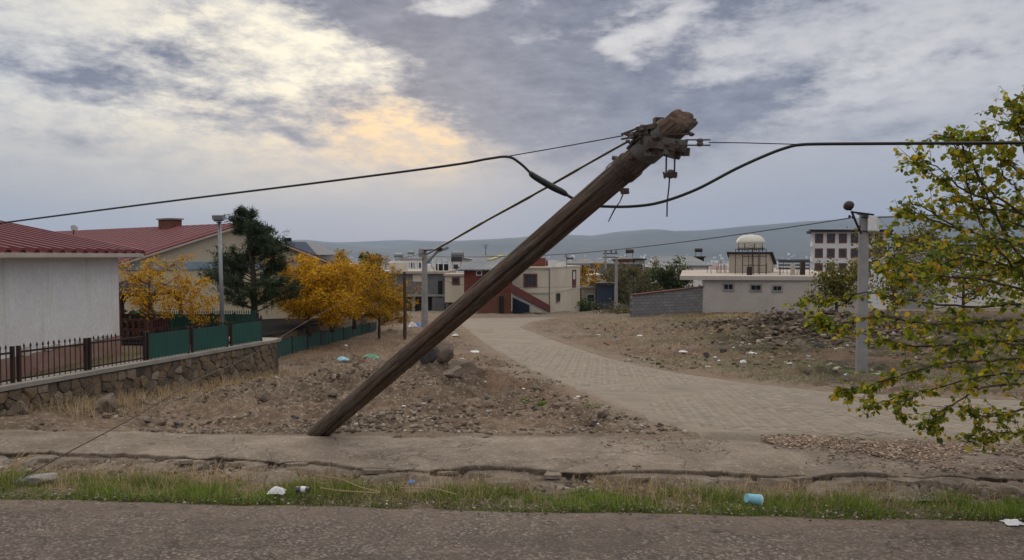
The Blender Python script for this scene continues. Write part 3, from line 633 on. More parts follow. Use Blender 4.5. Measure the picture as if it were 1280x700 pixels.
# hills across the valley
def hills():
    RP = [(-2500, 300), (-300, 306), (300, 308), (380, 305), (480, 312), (600, 306), (640, 303), (700, 299), (745, 300), (770, 295), (815, 291), (850, 294), (900, 292), (960, 287), (1010, 283), (1060, 281), (1100, 277), (1180, 273), (1280, 268), (1500, 262), (3700, 280)]
    u = np.linspace(-3.0, 3.0, 420); t = np.linspace(0, 1, 60)
    prof = np.interp(u*F+640, [a for a, b in RP], [b for a, b in RP])-6
    U, T = np.meshgrid(u, t, indexing='ij'); Yh = 3600 + 4600*T
    top = (320-prof)/F*7600
    rise = sstep(.10, .87, T)*(1-.35*sstep(.87, 1, T))
    Zh = CZ - 50 - 6 + rise*(top[:, None]+50) + 26*sstep(.05, .3, T)*fbm(U*18, T*9, 5, .55) + 40*sstep(.3, .6, T)*sstep(1.1, .75, T)*fbm(U*9+5, T*4, 5, .5)
    me = fast_mesh('hills', np.stack([U*Yh*.99, Yh, Zh], -1).reshape(-1, 3), [grid_faces(len(u), len(t))[:, ::-1]])
    tag(link_mesh('hills', me, M['hill'], smooth=True), kind='structure')
    # a paler, farther range
    u = np.linspace(-3, 3, 300); t = np.linspace(0, 1, 16); U, T = np.meshgrid(u, t, indexing='ij'); Yh = 8600+2600*T
    RP2 = [(-2500, 290), (0, 298), (360, 302), (420, 303), (500, 300), (600, 304), (700, 303), (1280, 300), (3700, 300)]
    prof = np.interp(u*F+640, [a for a, b in RP2], [b for a, b in RP2]); top = (320-prof)/F*10400
    Zh = CZ-60 + sstep(0, .7, T)*(top[:, None]+60) + 30*fbm(U*10, T*3, 4)
    me = fast_mesh('far_hills', np.stack([U*Yh, Yh, Zh], -1).reshape(-1, 3), [grid_faces(len(u), len(t))[:, ::-1]])
    tag(link_mesh('far_hills', me, M['hill'], smooth=True), kind='structure')
    return lambda uu, tt: float(CZ-56 + sstep(.10, .87, tt)*((320-np.interp(uu*F+640, [a for a, b in RP], [b for a, b in RP]))/F*7600+50))
hill_z = hills()

# ================================================================== leaning wooden pole
PB = P(394, 545, 10.35); PT = P(853, 150, 5.6)
PB = PB - (PT-PB).normalized()*.5
axis = (PT-PB); PLEN = axis.length; axn = axis.normalized()
def pole_at(px):            # centre of the pole where it crosses photo column px
    a, b = 0., 1.
    for _ in range(40):
        m_ = (a+b)/2; p = PB+axis*m_
        if p.x/p.y*F+640 < px: a = m_
        else: b = m_
    return PB+axis*a
def pole_r(s): return .129 - .026*s          # s 0..1 along the pole
up_pole = root('utility_pole', gsolve(397, 541), 'leaning weathered wooden utility pole with rusty clamps at its raised end', 'utility pole')
def wood_shaft():
    n, m_ = 56, 130; q = axn.to_track_quat('Z', 'Y').to_matrix(); V = []
    back = (Vector((0, 0, CZ))-(PB+PT)/2); back -= axn*back.dot(axn)
    loc = q.transposed() @ back.normalized(); a0 = math.atan2(loc.y, loc.x)       # the side that faces the road
    for i in range(m_+1):
        s = i/m_
        for k in range(n):
            a = 2*math.pi*k/n; r = pole_r(s)*(1+.03*(vnoise(np.array([k*.35 if k < n/2 else (n-k)*.35]), np.array([s*14]))[0]-.5))
            # long drying cracks, wandering round the shaft
            for (off, s0, s1, dp, wd) in ((.62-.75*s, .0, .93, .30, .075), (-.55+.3*math.sin(s*6), .1, .5, .10, .05), (1.2, .35, .8, .12, .06), (-1.15+.2*s, .5, .97, .14, .05), (2.6, 0, .9, .1, .06), (.95-.2*s, .6, .9, .1, .05)):
                da = (a-a0-off*1.0 + .035*math.sin(s*40) + math.pi) % (2*math.pi) - math.pi
                if s0 <= s <= s1: r -= pole_r(s)*dp*math.exp(-(da/wd)**2)*min(1, (s-s0)*12, (s1-s)*12)
            z = PLEN*s
            if s > .985:
                z += .05*math.cos(a-a0-2.3) + .03*(vnoise(np.array([a*3]), np.array([4.]))[0]-.5); r *= .97
            V.append((r*math.cos(a), r*math.sin(a), z))
    V.append((0, 0, PLEN-.01))
    F4 = [(i*n+k, i*n+(k+1) % n, (i+1)*n+(k+1) % n, (i+1)*n+k) for i in range(m_) for k in range(n)]
    F3 = [(m_*n+k, m_*n+(k+1) % n, len(V)-1) for k in range(n)]
    me = bpy.data.meshes.new('shaft'); me.from_pydata(V, [], F4+F3); me.update()
    o = link_mesh('shaft', me, M['pole_wood'], up_pole, True); o.location = PB-up_pole.location; o.rotation_euler = q.to_euler()
    return o
shaft = wood_shaft()
M['rust'] = rough_mat('rusty_steel', (.05, .032, .024), (.11, .075, .055), 25, .7, .5, 120, metal=.35, dirt=(.14, .13, .115))
M['clampgrey'] = rough_mat('zinc_clamp', (.10, .095, .085), (.17, .16, .14), 18, .6, .4, 90, metal=.4, dirt=(.10, .06, .04))
qm = axn.to_track_quat('Z', 'Y').to_matrix()
facing = (Vector((0, 0, CZ))-PT); facing -= axn*facing.dot(axn); facing.normalize(); side = axn.cross(facing).normalized()
def collar(px, w, thick=.012, tiltk=0):
    c = pole_at(px); s = (c-PB).length/PLEN; r = pole_r(s)+thick; mb = MB(); n = 32; vs = []
    for k in range(n):
        a = 2*math.pi*k/n; d = facing*math.cos(a)+side*math.sin(a); sh = tiltk*math.sin(a)
        for (rr, zz) in ((r-thick*1.3, -w/2), (r, -w/2), (r, w/2), (r-thick*1.3, w/2)): vs.append(c+d*rr+axn*(zz+sh))
    mb.add(vs, [(k*4+j, ((k+1) % n)*4+j, ((k+1) % n)*4+(j+1) % 4, k*4+(j+1) % 4) for k in range(n) for j in range(4)])
    return mb
def PF_(px, py, lift=.0):   # point in the plane of the pole's depth, lifted toward the viewer
    c = pole_at(px); return P(px, py, c.y - lift)
for px, w, tk, mm in ((810, .13, .03, 'clampgrey'), (829, .085, -.02, 'clampgrey'), (783, .10, .01, 'rust')):
    collar(px, w, .012, tk).build('clamp_band', M[mm], up_pole, False)
def bolt(a, b, r=.008, head=.018):
    a, b = Vector(a), Vector(b); d = (b-a).normalized(); mb = MB().tube([a, b], r, 8); mb.tube([a-d*.008, a+d*.012], head, 6); mb.tube([b-d*.03, b-d*.012], head, 6); return mb
# bracket plates on the right of the clamps, with the turnbuckle link reaching the wire
b = MB(); c = pole_at(842)
b.bar(PF_(800, 176, .13), PF_(858, 184, .12), .012, .10); b.bar(PF_(806, 190, .12), PF_(862, 190, .08), .014, .06); b.build('bracket_plate', M['clampgrey'], up_pole)
b = MB(); b.bar(PF_(812, 180, .16), PF_(856, 186, .14), .06, .05); b.bar(PF_(818, 186, .10), PF_(846, 194, .12), .06, .06); b.build('bracket_arm', M['rust'], up_pole)
for (ax, ay, bx, by, lf) in ((796, 168, 868, 168, .15), (860, 160, 863, 170, .12), (800, 178, 800, 168, .16), (846, 176, 849, 190, .16)):
    bolt(PF_(ax, ay, lf), PF_(bx, by, lf), .006, .014).build('bolt', M['rust'], up_pole)
for (x0, y0) in ((820, 172), (835, 180), (812, 187), (848, 184), (790, 198)):
    p = PF_(x0, y0, .14); MB().tube([p, p+facing*.04], .016, 6).build('bolt_head', M['rust'], up_pole)
t = MB()
for y0 in (174.8, 181.5): t.tube([PF_(856, y0, .05), PF_(888, y0, .05)], .0055, 8)
t.build('turnbuckle_link', M['rust'], up_pole)
b = MB(); b.lathe((0, 0, 0), [(.008, -.03), (.022, -.026), (.026, -.008), (.017, 0), (.026, .008), (.022, .026), (.008, .03)], 14)
def place_spool(px, py, lift, s=1.0):
    me = bpy.data.meshes.new('insulator_spool'); me.from_pydata([tuple(Vector(v)*s) for v in b.v], [], b.f); me.update()
    o = link_mesh('insulator_spool', me, M['clampgrey'], up_pole, True); o.location = PF_(px, py, lift)-up_pole.location; return o
place_spool(875, 178, .05); place_spool(838.5, 217.5, .08, 1.1)
# hanging link under the clamp
t = MB()
for x0 in (833, 843.5): t.tube([PF_(x0, 193, .10), PF_(x0-.5, 222, .10)], .0065, 8)
t.box(PF_(838, 219, .10), (.10, .02, .028)); t.tube([PF_(829.5, 215, .10), PF_(831, 223, .10)], .008, 6); t.tube([PF_(845.5, 215, .10), PF_(844, 223, .10)], .008, 6)
t.build('hanging_link', M['rust'], up_pole)
MB().box(PF_(840, 192, .11), (.13, .05, .05), 0, 0, rad(18)).build('link_bracket', M['clampgrey'], up_pole)
MB().tube([PF_(837, 221, .10), PF_(836, 236, .10), PF_(834, 252, .10), PF_(833.7, 271, .10)], .0055, 6).build('cut_wire', M['cable'], up_pole)
# cluster at the upper left where the wires dead-end
cl = MB()
for (x0, y0, x1, y1, w) in ((777, 168, 806, 157, .016), (777, 174, 800, 170, .016), (784, 186, 806, 163, .02), (797, 162, 822, 157, .045), (787, 170, 812, 164, .05), (790, 178, 806, 168, .03), (781, 167, 792, 172, .026), (783, 176, 790, 180, .022), (800, 160, 806, 172, .03)):
    cl.bar(PF_(x0, y0, .13), PF_(x1, y1, .11), w, w*.8)
cl.build('dead_end_clamp', M['rust'], up_pole)
place_spool(790, 170, .17, .8); place_spool(803, 160, .15, .9)
MB().box(PF_(823, 151.5, .0), (.07, .06, .05), rad(10)).build('pole_shackle', M['rust'], up_pole)
b2 = MB(); b2.bar(PF_(768, 197, .06), PF_(782, 207, .10), .05, .03); b2.build('wire_clamp', M['rust'], up_pole)
MB().tube([PF_(777, 200, .1), PF_(770, 201, .08), PF_(762, 205, .05), PF_(757.5, 210, .02), PF_(758, 212, .02)], .0045, 6).build('wire_loop', M['cable'], up_pole)
b3 = MB(); b3.box(PF_(781, 239, .06), (.05, .05, .045), rad(20)); b3.bar(PF_(774, 238, .05), PF_(786, 241, .05), .015); b3.build('lower_wire_clamp', M['rust'], up_pole)
MB().tube([PF_(779, 242, .05), PF_(775, 252, .05), PF_(768, 262, .05), PF_(760.5, 277, .05)], [.006, .004, .006, .004], 6).build('cut_wire', M['cable'], up_pole)

# ================================================================== wires
def smooth_pts(pts, k=8):
    out = []; p = [Vector(q) for q in pts]; p = [p[0]*2-p[1]]+p+[p[-1]*2-p[-2]]
    for i in range(1, len(p)-2):
        for j in range(k):
            t = j/k; a, b, c, d = p[i-1], p[i], p[i+1], p[i+2]
            out.append(.5*((2*b)+(-a+c)*t+(2*a-5*b+4*c-d)*t*t+(-a+3*b-3*c+d)*t**3))
    return out+[p[-2]]
def wire(name, pts, r, label, cat, m='cable', group=None, k=8):
    P3 = smooth_pts([P(*q) for q in pts], k); mb = MB().tube(P3, r, 7); return top_mesh(name, mb, M[m], P3[0], label, cat, group, smooth=True)
c1 = root('overhead_cable', P(635, 196, 6.5), 'thick black overhead cable with a spliced sleeve drooping behind the leaning pole', 'cable')
pts = smooth_pts([P(*q) for q in [(-160, 300, 11.5), (0, 279, 10.2), (200, 253, 8.8), (400, 228, 7.7), (560, 207, 6.9), (610, 198.5, 6.65), (635, 196, 6.5), (650, 204, 6.5), (665, 218, 6.5)]])
MB().tube(pts, .0115, 8).build('cable_run', M['cable'], c1, True)
pts = smooth_pts([P(*q) for q in [(662, 215, 6.5), (668, 220.5, 6.5), (690, 233.5, 6.5), (703, 240, 6.5), (709, 244, 6.5)]])
MB().tube(pts, [(.012 + .018*math.sin(math.pi*i/(len(pts)-1))**.5) for i in range(len(pts))], 10).build('splice_sleeve', M['cable'], c1, True)
pts = smooth_pts([P(*q) for q in [(706, 242, 6.5), (718, 249, 6.5), (735, 256, 6.6), (755, 258, 6.6), (790, 258, 6.5), (825, 253, 6.4), (870, 237, 6.3), (920, 211, 6.2), (960, 193, 6.15), (985, 184, 6.1), (1000, 181, 6.1), (1025, 180, 6.1), (1100, 179.5, 6.0), (1280, 178.5, 5.6), (1450, 178, 5.2)]])
MB().tube(pts, .013, 8).build('cable_run', M['cable'], c1, True)
wire('carrier_wire', [(634, 195.5, 6.5), (700, 184, 6.35), (755, 174, 6.1), (779, 169.5, 5.98)], .0048, 'thin carrier wire from the cable bend to the left of the pole top', 'wire')
wire('carrier_wire', [(886, 178.2, 5.75), (930, 178.6, 5.8), (1000, 180.5, 6.08)], .0042, 'thin carrier wire running right from the turnbuckle on the pole', 'wire')
wire('service_cable', [(786, 176, 5.92), (766, 187, 6.3), (720, 213, 7.3), (660, 247, 9.5), (600, 280, 14), (560, 303, 22), (533, 318, 38)], [ .011]*9+[.012]*7+[.016]*8+[.022]*8+[.03]*8+[.04]*9, 'black cable slanting down from the pole top to the grey concrete pole', 'cable')

# far concrete pole positions
cpA = gsolve(531, 410); DA = cpA.y
cpB = gsolve(1077, 462); DB = cpB.y
wire('street_wire', [(1063, 272.5, DB), (980, 285, DB*1.15), (850, 303, DB*1.4), (760, 313, DB*1.6), (690, 318.5, DB*1.75), (600, 321, DB*1.9), (534, 321, DA)], .017, 'long sagging wire from the lamp pole at right to the concrete pole', 'wire')
wire('street_wire', [(1082, 272, DB), (1150, 270, DB*.95), (1280, 264, DB*.8), (1400, 258, DB*.7)], .016, 'wire leaving the lamp pole to the right behind the tree', 'wire')
wire('street_wire', [(533, 316, DA), (505, 322, DA*.95), (470, 330, DA*.9), (440, 334, DA*.85)], .018, 'short wire from the concrete pole toward the yellow trees', 'wire')
wire('street_wire', [(533, 322, DA), (560, 352, DA*.97), (640, 359, DA), (727, 358, 75), (850, 352, 66)], .012, 'thin slack wire across the fronts of the cream and red houses', 'wire')
wire('fallen_wire', [(28, 597, 8.2), (90, 563, 9.0), (170, 520, 10.4), (250, 473, 13), (310, 446, 16), (390, 398, 22), (450, 366, 29), (500, 338, DA*.85), (531, 323, DA)], .0075, 'slack fallen wire rising from the kerb at far left to the grey concrete pole', 'wire', 'rust')

# ================================================================== concrete poles
def concrete_pole(px, base, top_py, r0, r1, label):
    rt = root('concrete_pole', base, label, 'utility pole'); top = P(px, top_py, base.y); mb = MB(); n = 14
    k = 12; mb.tube([base-Vector((0, 0, .3))]+[base.lerp(Vector((base.x, base.y, top.z)), i/k) for i in range(1, k+1)], [r0+(r1-r0)*i/k for i in range(k+1)], n)
    mb.build('shaft', M['concrete'], rt, False); return rt, top
ra, ta = concrete_pole(531, cpA, 312, DA*.0050, DA*.0032, 'grey concrete pole with a street lamp arm in front of the red house')
D = DA
MB().bar(P(534, 329, D), P(548, 313, D), .14).bar(P(546, 315, D), P(561, 309.5, D), .22, .14).build('lamp_arm', M['steel'], ra)
MB().box(P(526.5, 316.5, D-.2), (.30, .2, .5)).build('junction_box', M['concrete'], ra)
MB().bar(P(529, 313, D-.2), P(549, 312, D-.2), .08).build('wire_bracket', M['iron'], ra)
MB().lathe(P(550, 313.5, D-.1), [(.05, 0), (.14, .05), (.16, .16), (.08, .24)], 10).build('insulator', M['iron'], ra)
rb, tb = concrete_pole(1077, cpB, 268, .165, .125, 'pale concrete pole with round lamp and white meter box beside the autumn tree')
D = DB
b = MB(); lamp_c = P(1061, 257.5, D-.35); b.tube([P(1076.5, 292, D-.2), P(1070.5, 279, D-.25), P(1064.5, 264, D-.32)], .033, 8); b.build('lamp_arm', M['iron'], rb)
b = MB(); dirv = (P(1061, 257, D-.4)-P(1064.5, 264, D-.32)).normalized(); qq = dirv.to_track_quat('Z', 'Y').to_matrix()
prof = [(.05, -.13), (.06, -.10), (.12, -.06), (.15, 0), (.14, .06), (.09, .11), (.03, .13)]
vs = []; n = 16
for r_0, z_0 in prof: vs += [lamp_c + qq @ Vector((r_0*math.cos(2*math.pi*k/n), r_0*math.sin(2*math.pi*k/n), z_0)) for k in range(n)]
b.add(vs, [(i*n+k, i*n+(k+1) % n, (i+1)*n+(k+1) % n, (i+1)*n+k) for i in range(len(prof)-1) for k in range(n)]+[tuple(range((len(prof)-1)*n, len(prof)*n)), tuple(range(n-1, -1, -1))])
b.build('lamp_head', M['iron'], rb, True)
MB().bar(P(1064, 265, D-.15), P(1092, 268.5, D-.15), .06, .05).bar(P(1072, 267.5, D-.2), P(1087, 268, D-.2), .10, .035).build('crossarm', M['iron'], rb)
MB().box(P(1090.5, 280, D-.12), (.30, .2, .42)).build('meter_box', M['white_paint'], rb)
MB().box(P(1090.5, 280, D-.235), (.24, .02, .36)).build('box_door', M['plaster_white'], rb)
for y0 in (272, 289): MB().bar(P(1077, y0, D-.15), P(1098, y0, D-.1), .03).build('box_bracket', M['iron'], rb)
for (px, py, k) in ((1066, 272, 1), (1062, 271, .8), (1074, 284, .8)): MB().lathe(P(px, py, D-.25), [(.02, -.03), (.04, -.01), (.04, .03), (.015, .05)], 8).build('insulator', M['iron'], rb)

def thin_post(px, base_py, top_py, r, label, m='iron', cat='post'):
    g0 = gsolve(px, base_py); d = g0.y; mb = MB(); t = P(px-.6, top_py, d)
    mb.tube([g0-Vector((0, 0, .2)), g0.lerp(t, .5)+Vector((.02, 0, 0)), t], [r*1.15, r, r*.9], 8)
    return top_mesh('wire_post' if cat == 'post' else 'pole', mb, M[m], g0, label, cat)
thin_post(506, 424, 340, .075, 'tall dark post standing left of the grey concrete pole', 'bark')
thin_post(474, 422, 385, .06, 'short dark post at the end of the lower green fence', 'bark')

# flood-light pole behind the green fence
fp = P(279, 404, 20.2); fl = root('floodlight_pole', Vector((fp.x, fp.y, float(yard_z(fp.x, fp.y)))), 'slim grey steel pole with a box floodlight beside the pine', 'light pole')
t = P(274, 277, 20.2); MB().tube([Vector(fl.location)-Vector((0, 0, .2)), t], [.062, .045], 12).build('shaft', M['steel'], fl, True)
MB().box(P(273.5, 271.5, 20.2), (.28, .22, .12), 0, rad(8)).build('lamp_head', M['steel'], fl); MB().box(P(273.5, 275.5, 20.1), (.22, .16, .04), 0, rad(8)).build('lamp_glass', M['glass'], fl)
MB().bar(P(270.5, 278, 20.2), P(277, 278, 20.2), .03).build('lamp_bracket', M['iron'], fl)

# ================================================================== stone retaining wall with railing
WA, WB = Vector((-7.95, 9.9, 0)), Vector((-6.16, 19.3, 0))
wdir = (WB-WA).normalized(); WL = (WB-WA).length; wn = Vector((wdir.y, -wdir.x, 0))      # normal toward the viewer
def wtop(s):
    p = WA+wdir*s; y = p.y; return CZ - np.interp(y, [9.9, 11, 19.3], [2.015, 2.03, 2.24])
wall = root('stone_wall', (WA.x, WA.y, float(gz(WA.x, WA.y))), 'rubble stone retaining wall with concrete coping under the iron railing', 'wall')
def wall_z0(s): p = WA+wdir*s; return float(gz(p.x, p.y))-.25
b = MB(); T_ = .30
k = 24; sv = [WL*i/k for i in range(k+1)]
for i in range(k):
    a0, a1 = WA+wdir*sv[i], WA+wdir*sv[i+1]; q0, q1 = a0-wn*T_, a1-wn*T_
    b.add([(a0.x, a0.y, wall_z0(sv[i])), (a1.x, a1.y, wall_z0(sv[i+1])), (a1.x, a1.y, wtop(sv[i+1])), (a0.x, a0.y, wtop(sv[i])),
           (q0.x, q0.y, wall_z0(sv[i])), (q1.x, q1.y, wall_z0(sv[i+1])), (q1.x, q1.y, wtop(sv[i+1])), (q0.x, q0.y, wtop(sv[i]))],
          [(0, 1, 2, 3), (5, 4, 7, 6), (3, 2, 6, 7)] + ([(4, 0, 3, 7)] if i == 0 else []) + ([(1, 5, 6, 2)] if i == k-1 else []))
e0 = WB; e1 = WB + Vector((-1.85, .35, 0)); zb = wall_z0(WL); zt = wtop(WL)
b.prism([(e0.x, e0.y+.0), (e0.x-.02, e0.y+.3), (e1.x, e1.y+.3), (e1.x, e1.y)], zb, zt-.003)
b.build('mortar_core', M['mortar'], wall)
def stone_cells(length, zlo, zhi, cell, seed):
    rr = random.Random(seed); pts = []; nx = int(length/cell)+1
    for i in range(nx+1):
        hmax = zhi(min(length, i*cell)) - zlo(min(length, i*cell)); ny = max(1, round(hmax/(cell*.72)))
        for j in range(ny): pts.append(((i+.5*(j % 2)+rr.uniform(-.34, .34))*cell, zlo(min(length, i*cell))+(j+.5+rr.uniform(-.3, .3))*hmax/ny))
    cells = []
    for i, (cx, cz) in enumerate(pts):
        if cx < -.02 or cx > length+.02: continue
        zl, zh = zlo(min(max(cx, 0), length)), zhi(min(max(cx, 0), length))
        poly = [(max(0, cx-.4), zl), (min(length, cx+.4), zl), (min(length, cx+.4), zhi(min(length, cx+.4))), (max(0, cx-.4), zhi(max(0, cx-.4)))]
        for j, (ox, oz) in enumerate(pts):
            if i == j or abs(ox-cx) > .8 or abs(oz-cz) > .8: continue
            mx, mz, nx_, nz_ = (cx+ox)/2, (cz+oz)/2, ox-cx, oz-cz; new = []
            for k in range(len(poly)):
                p, q = poly[k], poly[(k+1) % len(poly)]; dp = (p[0]-mx)*nx_+(p[1]-mz)*nz_; dq = (q[0]-mx)*nx_+(q[1]-mz)*nz_
                if dp <= 0: new.append(p)
                if (dp < 0) != (dq < 0) and abs(dp-dq) > 1e-9: t = dp/(dp-dq); new.append((p[0]+(q[0]-p[0])*t, p[1]+(q[1]-p[1])*t))
            poly = new
            if len(poly) < 3: break
        if len(poly) >= 3: cells.append(poly)
    return cells
def build_stones(base, dirv, nrm, length, zlo, zhi, cell, seed, limit=400):
    rr = random.Random(seed+1)
    for poly in stone_cells(length, zlo, zhi, cell, seed):
        cx = sum(p[0] for p in poly)/len(poly); cz = sum(p[1] for p in poly)/len(poly)
        ar = abs(sum(poly[i][0]*poly[(i+1) % len(poly)][1]-poly[(i+1) % len(poly)][0]*poly[i][1] for i in range(len(poly))))/2
        if ar < .003: continue
        # chamfer the corners so that each stone is rounded
        rp = []
        for i in range(len(poly)):
            p, q = poly[i], poly[(i+1) % len(poly)]
            if math.hypot(p[0]-q[0], p[1]-q[1]) < .02: rp.append(p); continue
            k1, k2 = rr.uniform(.04, .2), rr.uniform(.04, .2); rp += [(p[0]*(1-k1)+q[0]*k1, p[1]*(1-k1)+q[1]*k1), (p[0]*k2+q[0]*(1-k2), p[1]*k2+q[1]*(1-k2))]
        n = len(rp); prot = rr.uniform(.015, .06); vs = []
        for (k, dpt) in ((.97, -.02), (.945, prot*.6), (.82, prot*.95), (.42, prot*1.02)):
            for (x, z) in rp:
                jx = rr.uniform(-.011, .011); X_ = cx+(x-cx)*k+jx; Z_ = cz+(z-cz)*k+rr.uniform(-.005, .005)
                p = base+dirv*X_+nrm*(dpt+rr.uniform(-.006, .006)*(dpt > 0)); vs.append((p.x, p.y, Z_))
        c3 = base+dirv*cx+nrm*prot*1.1; vs.append((c3.x, c3.y, cz))
        fs = [(L_*n+i, L_*n+(i+1) % n, (L_+1)*n+(i+1) % n, (L_+1)*n+i) for L_ in range(3) for i in range(n)]+[(3*n+i, 3*n+(i+1) % n, 4*n) for i in range(n)]
        mb = MB(); mb.v = vs; mb.f = fs; mb.build('stone', M['stone'], wall, False)
build_stones(WA, wdir, wn, WL, lambda s: wall_z0(s)+.12, lambda s: float(wtop(s))-.01, .235, 3)
ed = (e1-e0).normalized()
# coping slab in lengths
for i in range(6):
    s0, s1 = WL*i/6+.004, WL*(i+1)/6-.004; a0 = WA+wdir*s0+wn*.07; a1 = WA+wdir*s1+wn*.07; q0 = a0-wn*.42; q1 = a1-wn*.42; z0, z1 = wtop(s0), wtop(s1)
    b = MB(); jit = R.uniform(-.006, .006)
    b.prism([(a0.x, a0.y), (a1.x, a1.y), (q1.x, q1.y), (q0.x, q0.y)], [z0+.001, z1+.001, z1+.001, z0+.001], [z0+.07+jit, z1+.07+jit, z1+.07+jit, z0+.07+jit]); b.build('coping_slab', M['coping'], wall)
b = MB(); b.prism([(e0.x+.07, e0.y+.01), (e0.x+.05, e0.y+.36), (e1.x, e1.y+.36), (e1.x, e1.y-.05)], zt+.001, zt+.072); b.build('coping_slab', M['coping'], wall)

# railing on the coping
def s_of_px(px):
    a, b = 0., WL
    for _ in range(40):
        m_ = (a+b)/2; p = WA+wdir*m_-wn*.12
        if p.x/p.y*F+640 < px: a = m_
        else: b = m_
    return a
rail = root('railing', (WA.x, WA.y, float(wtop(0))+.07), 'dark iron spear-topped railing with green sheet panels on the stone wall', 'railing')
FH = .50
def wpt(s, z, off=-.12): p = WA+wdir*s+wn*off; return Vector((p.x, p.y, float(wtop(s))+.07+z))
barmesh = MB(); barmesh.tube([(0, 0, -.03), (0, 0, FH+.03)], .0085, 6); barmesh.lathe((0, 0, FH+.03), [(.008, 0), (.019, .022), (.004, .07)], 5)
bm_ = bpy.data.meshes.new('bar'); bm_.from_pydata(barmesh.v, [], barmesh.f); bm_.update(); bm_.materials.append(M['iron'])
posts_px = [-60, 13, 21, 105, 110, 179, 183, 234, 239, 283, 288, 325.5]
spans = [(-60, 13, 0), (21, 105, 0), (110, 179, 0), (183, 234, 1), (239, 283, 1), (288, 325.5, 1)]
for p in posts_px:
    s = s_of_px(p); mb = MB().bar(wpt(s, -.01), wpt(s, FH+.07), .05, .05)
    if p == 325.5: mb.lathe(wpt(s, FH+.07), [(.03, 0), (.035, .03), (.006, .09)], 8)
    mb.build('post', M['iron'], rail)
for (p0, p1, green) in spans:
    s0, s1 = s_of_px(p0), s_of_px(p1)
    for zz in (.05, FH-.03): MB().bar(wpt(s0, zz), wpt(s1, zz), .022, .03).build('rail', M['iron'], rail)
    nb = int((s1-s0)/.108)
    for i in range(1, nb):
        o = bpy.data.objects.new('bar', bm_); col.objects.link(o); o.parent = rail; o.location = wpt(s0+(s1-s0)*i/nb, 0, -.12 if not green else -.12)-rail.location; o.rotation_euler = (R.uniform(-.02, .02), R.uniform(-.02, .02), 0)
    if green:
        mb = MB(); n = int((s1-s0)/.035); vs = []
        for i in range(n+1):
            s = s0+.02+(s1-s0-.04)*i/n; off = -.098+.008*(i % 2)
            for (zz, oo) in ((.02, off), (FH+.015, off), (FH+.015, off-.004), (.02, off-.004)): vs.append(wpt(s, zz, oo))
        mb.add(vs, [(i*4+j, i*4+(j+1) % 4, i*4+4+(j+1) % 4, i*4+4+j) for i in range(n) for j in range(4)]+[(0, 1, 2, 3), tuple(n*4+j for j in (3, 2, 1, 0))]); mb.build('green_panel', M['green_panel'], rail)

# generic picket fence run between two ground points
def panel_fence(name, A, B, h, npan, label, pickets=False, curb=True, m='green_panel', tops=None):
    A, B = Vector(A), Vector(B); rt = root(name, A, label, 'fence'); d = B-A
    dx = Vector((d.x, d.y, 0)).normalized(); nrm = Vector((dx.y, -dx.x, 0))
    for i in range(npan+1):
        p = A+d*(i/npan); MB().bar(p-Vector((0, 0, .1)), p+Vector((0, 0, h+.05)), .06, .06).build('post', M['iron'], rt)
    for i in range(npan):
        p, q = A+d*(i/npan), A+d*((i+1)/npan); mb = MB(); n = 14; vs = []
        pl = (q-p)
        for k in range(n+1):
            c = p+pl*(.02+.96*k/n)+nrm*(.012+.008*(k % 2))
            for (zz, oo) in ((.04, 0), (h, 0), (h, -.005), (.04, -.005)): vs.append(c+Vector((0, 0, zz))+nrm*oo)
        mb.add(vs, [(k*4+j, k*4+(j+1) % 4, k*4+4+(j+1) % 4, k*4+4+j) for k in range(n) for j in range(4)]); mb.build('green_panel', M[m], rt)
        MB().bar(p+Vector((0, 0, h)), q+Vector((0, 0, h)), .03).build('rail', M['iron'], rt)
        if pickets:
            for k in range(10):
                c = p+pl*((k+.5)/10); mb = MB().tube([c+nrm*.03+Vector((0, 0, .02)), c+nrm*.03+Vector((0, 0, h+.05))], .012, 5); mb.lathe(c+nrm*.03+Vector((0, 0, h+.05)), [(.01, 0), (.022, .02), (.003, .08)], 5); mb.build('picket', M['green_panel'], rt)
    if curb: MB().prism([(A.x+.20, A.y-.1), (B.x+.22, B.y), (B.x-.16, B.y), (A.x-.16, A.y-.1)], [A.z-.5, B.z-.5, B.z-.5, A.z-.5], [A.z+.05, B.z+.05, B.z+.05, A.z+.05]).build('curb_wall', M['coping'], rt)
    return rt
fa = P(343, 453, 25); fb = P(470, 418, 42); fa.z += .05; fb.z += .05
panel_fence('boundary_fence', fa, fb, .68, 9, 'lower green sheet fence with dark posts below the yellow trees')
fc = P(213, 392, 22); fd = P(322, 392, 20.5); fc.z -= .75; fd.z -= .75
panel_fence('inner_fence', fc, fd, .72, 4, 'green spear-topped picket fence between the gazebo and the pine', True, False)

# yard asphalt in front of the beige building
def sheet(name, px_pts, m, lift, zf, kind='structure', sub=10):
    pass
yx = np.linspace(-14.5, -8.15, 24); yy = np.linspace(21.5, 36, 30); XX, YY = np.meshgrid(yx, yy); ZZ = yard_z(XX, YY)+.045
me = fast_mesh('driveway', np.stack([XX, YY, ZZ], -1).reshape(-1, 3), [grid_faces(30, 24)]); tag(link_mesh('driveway', me, M['asphalt_yard']), kind='structure')

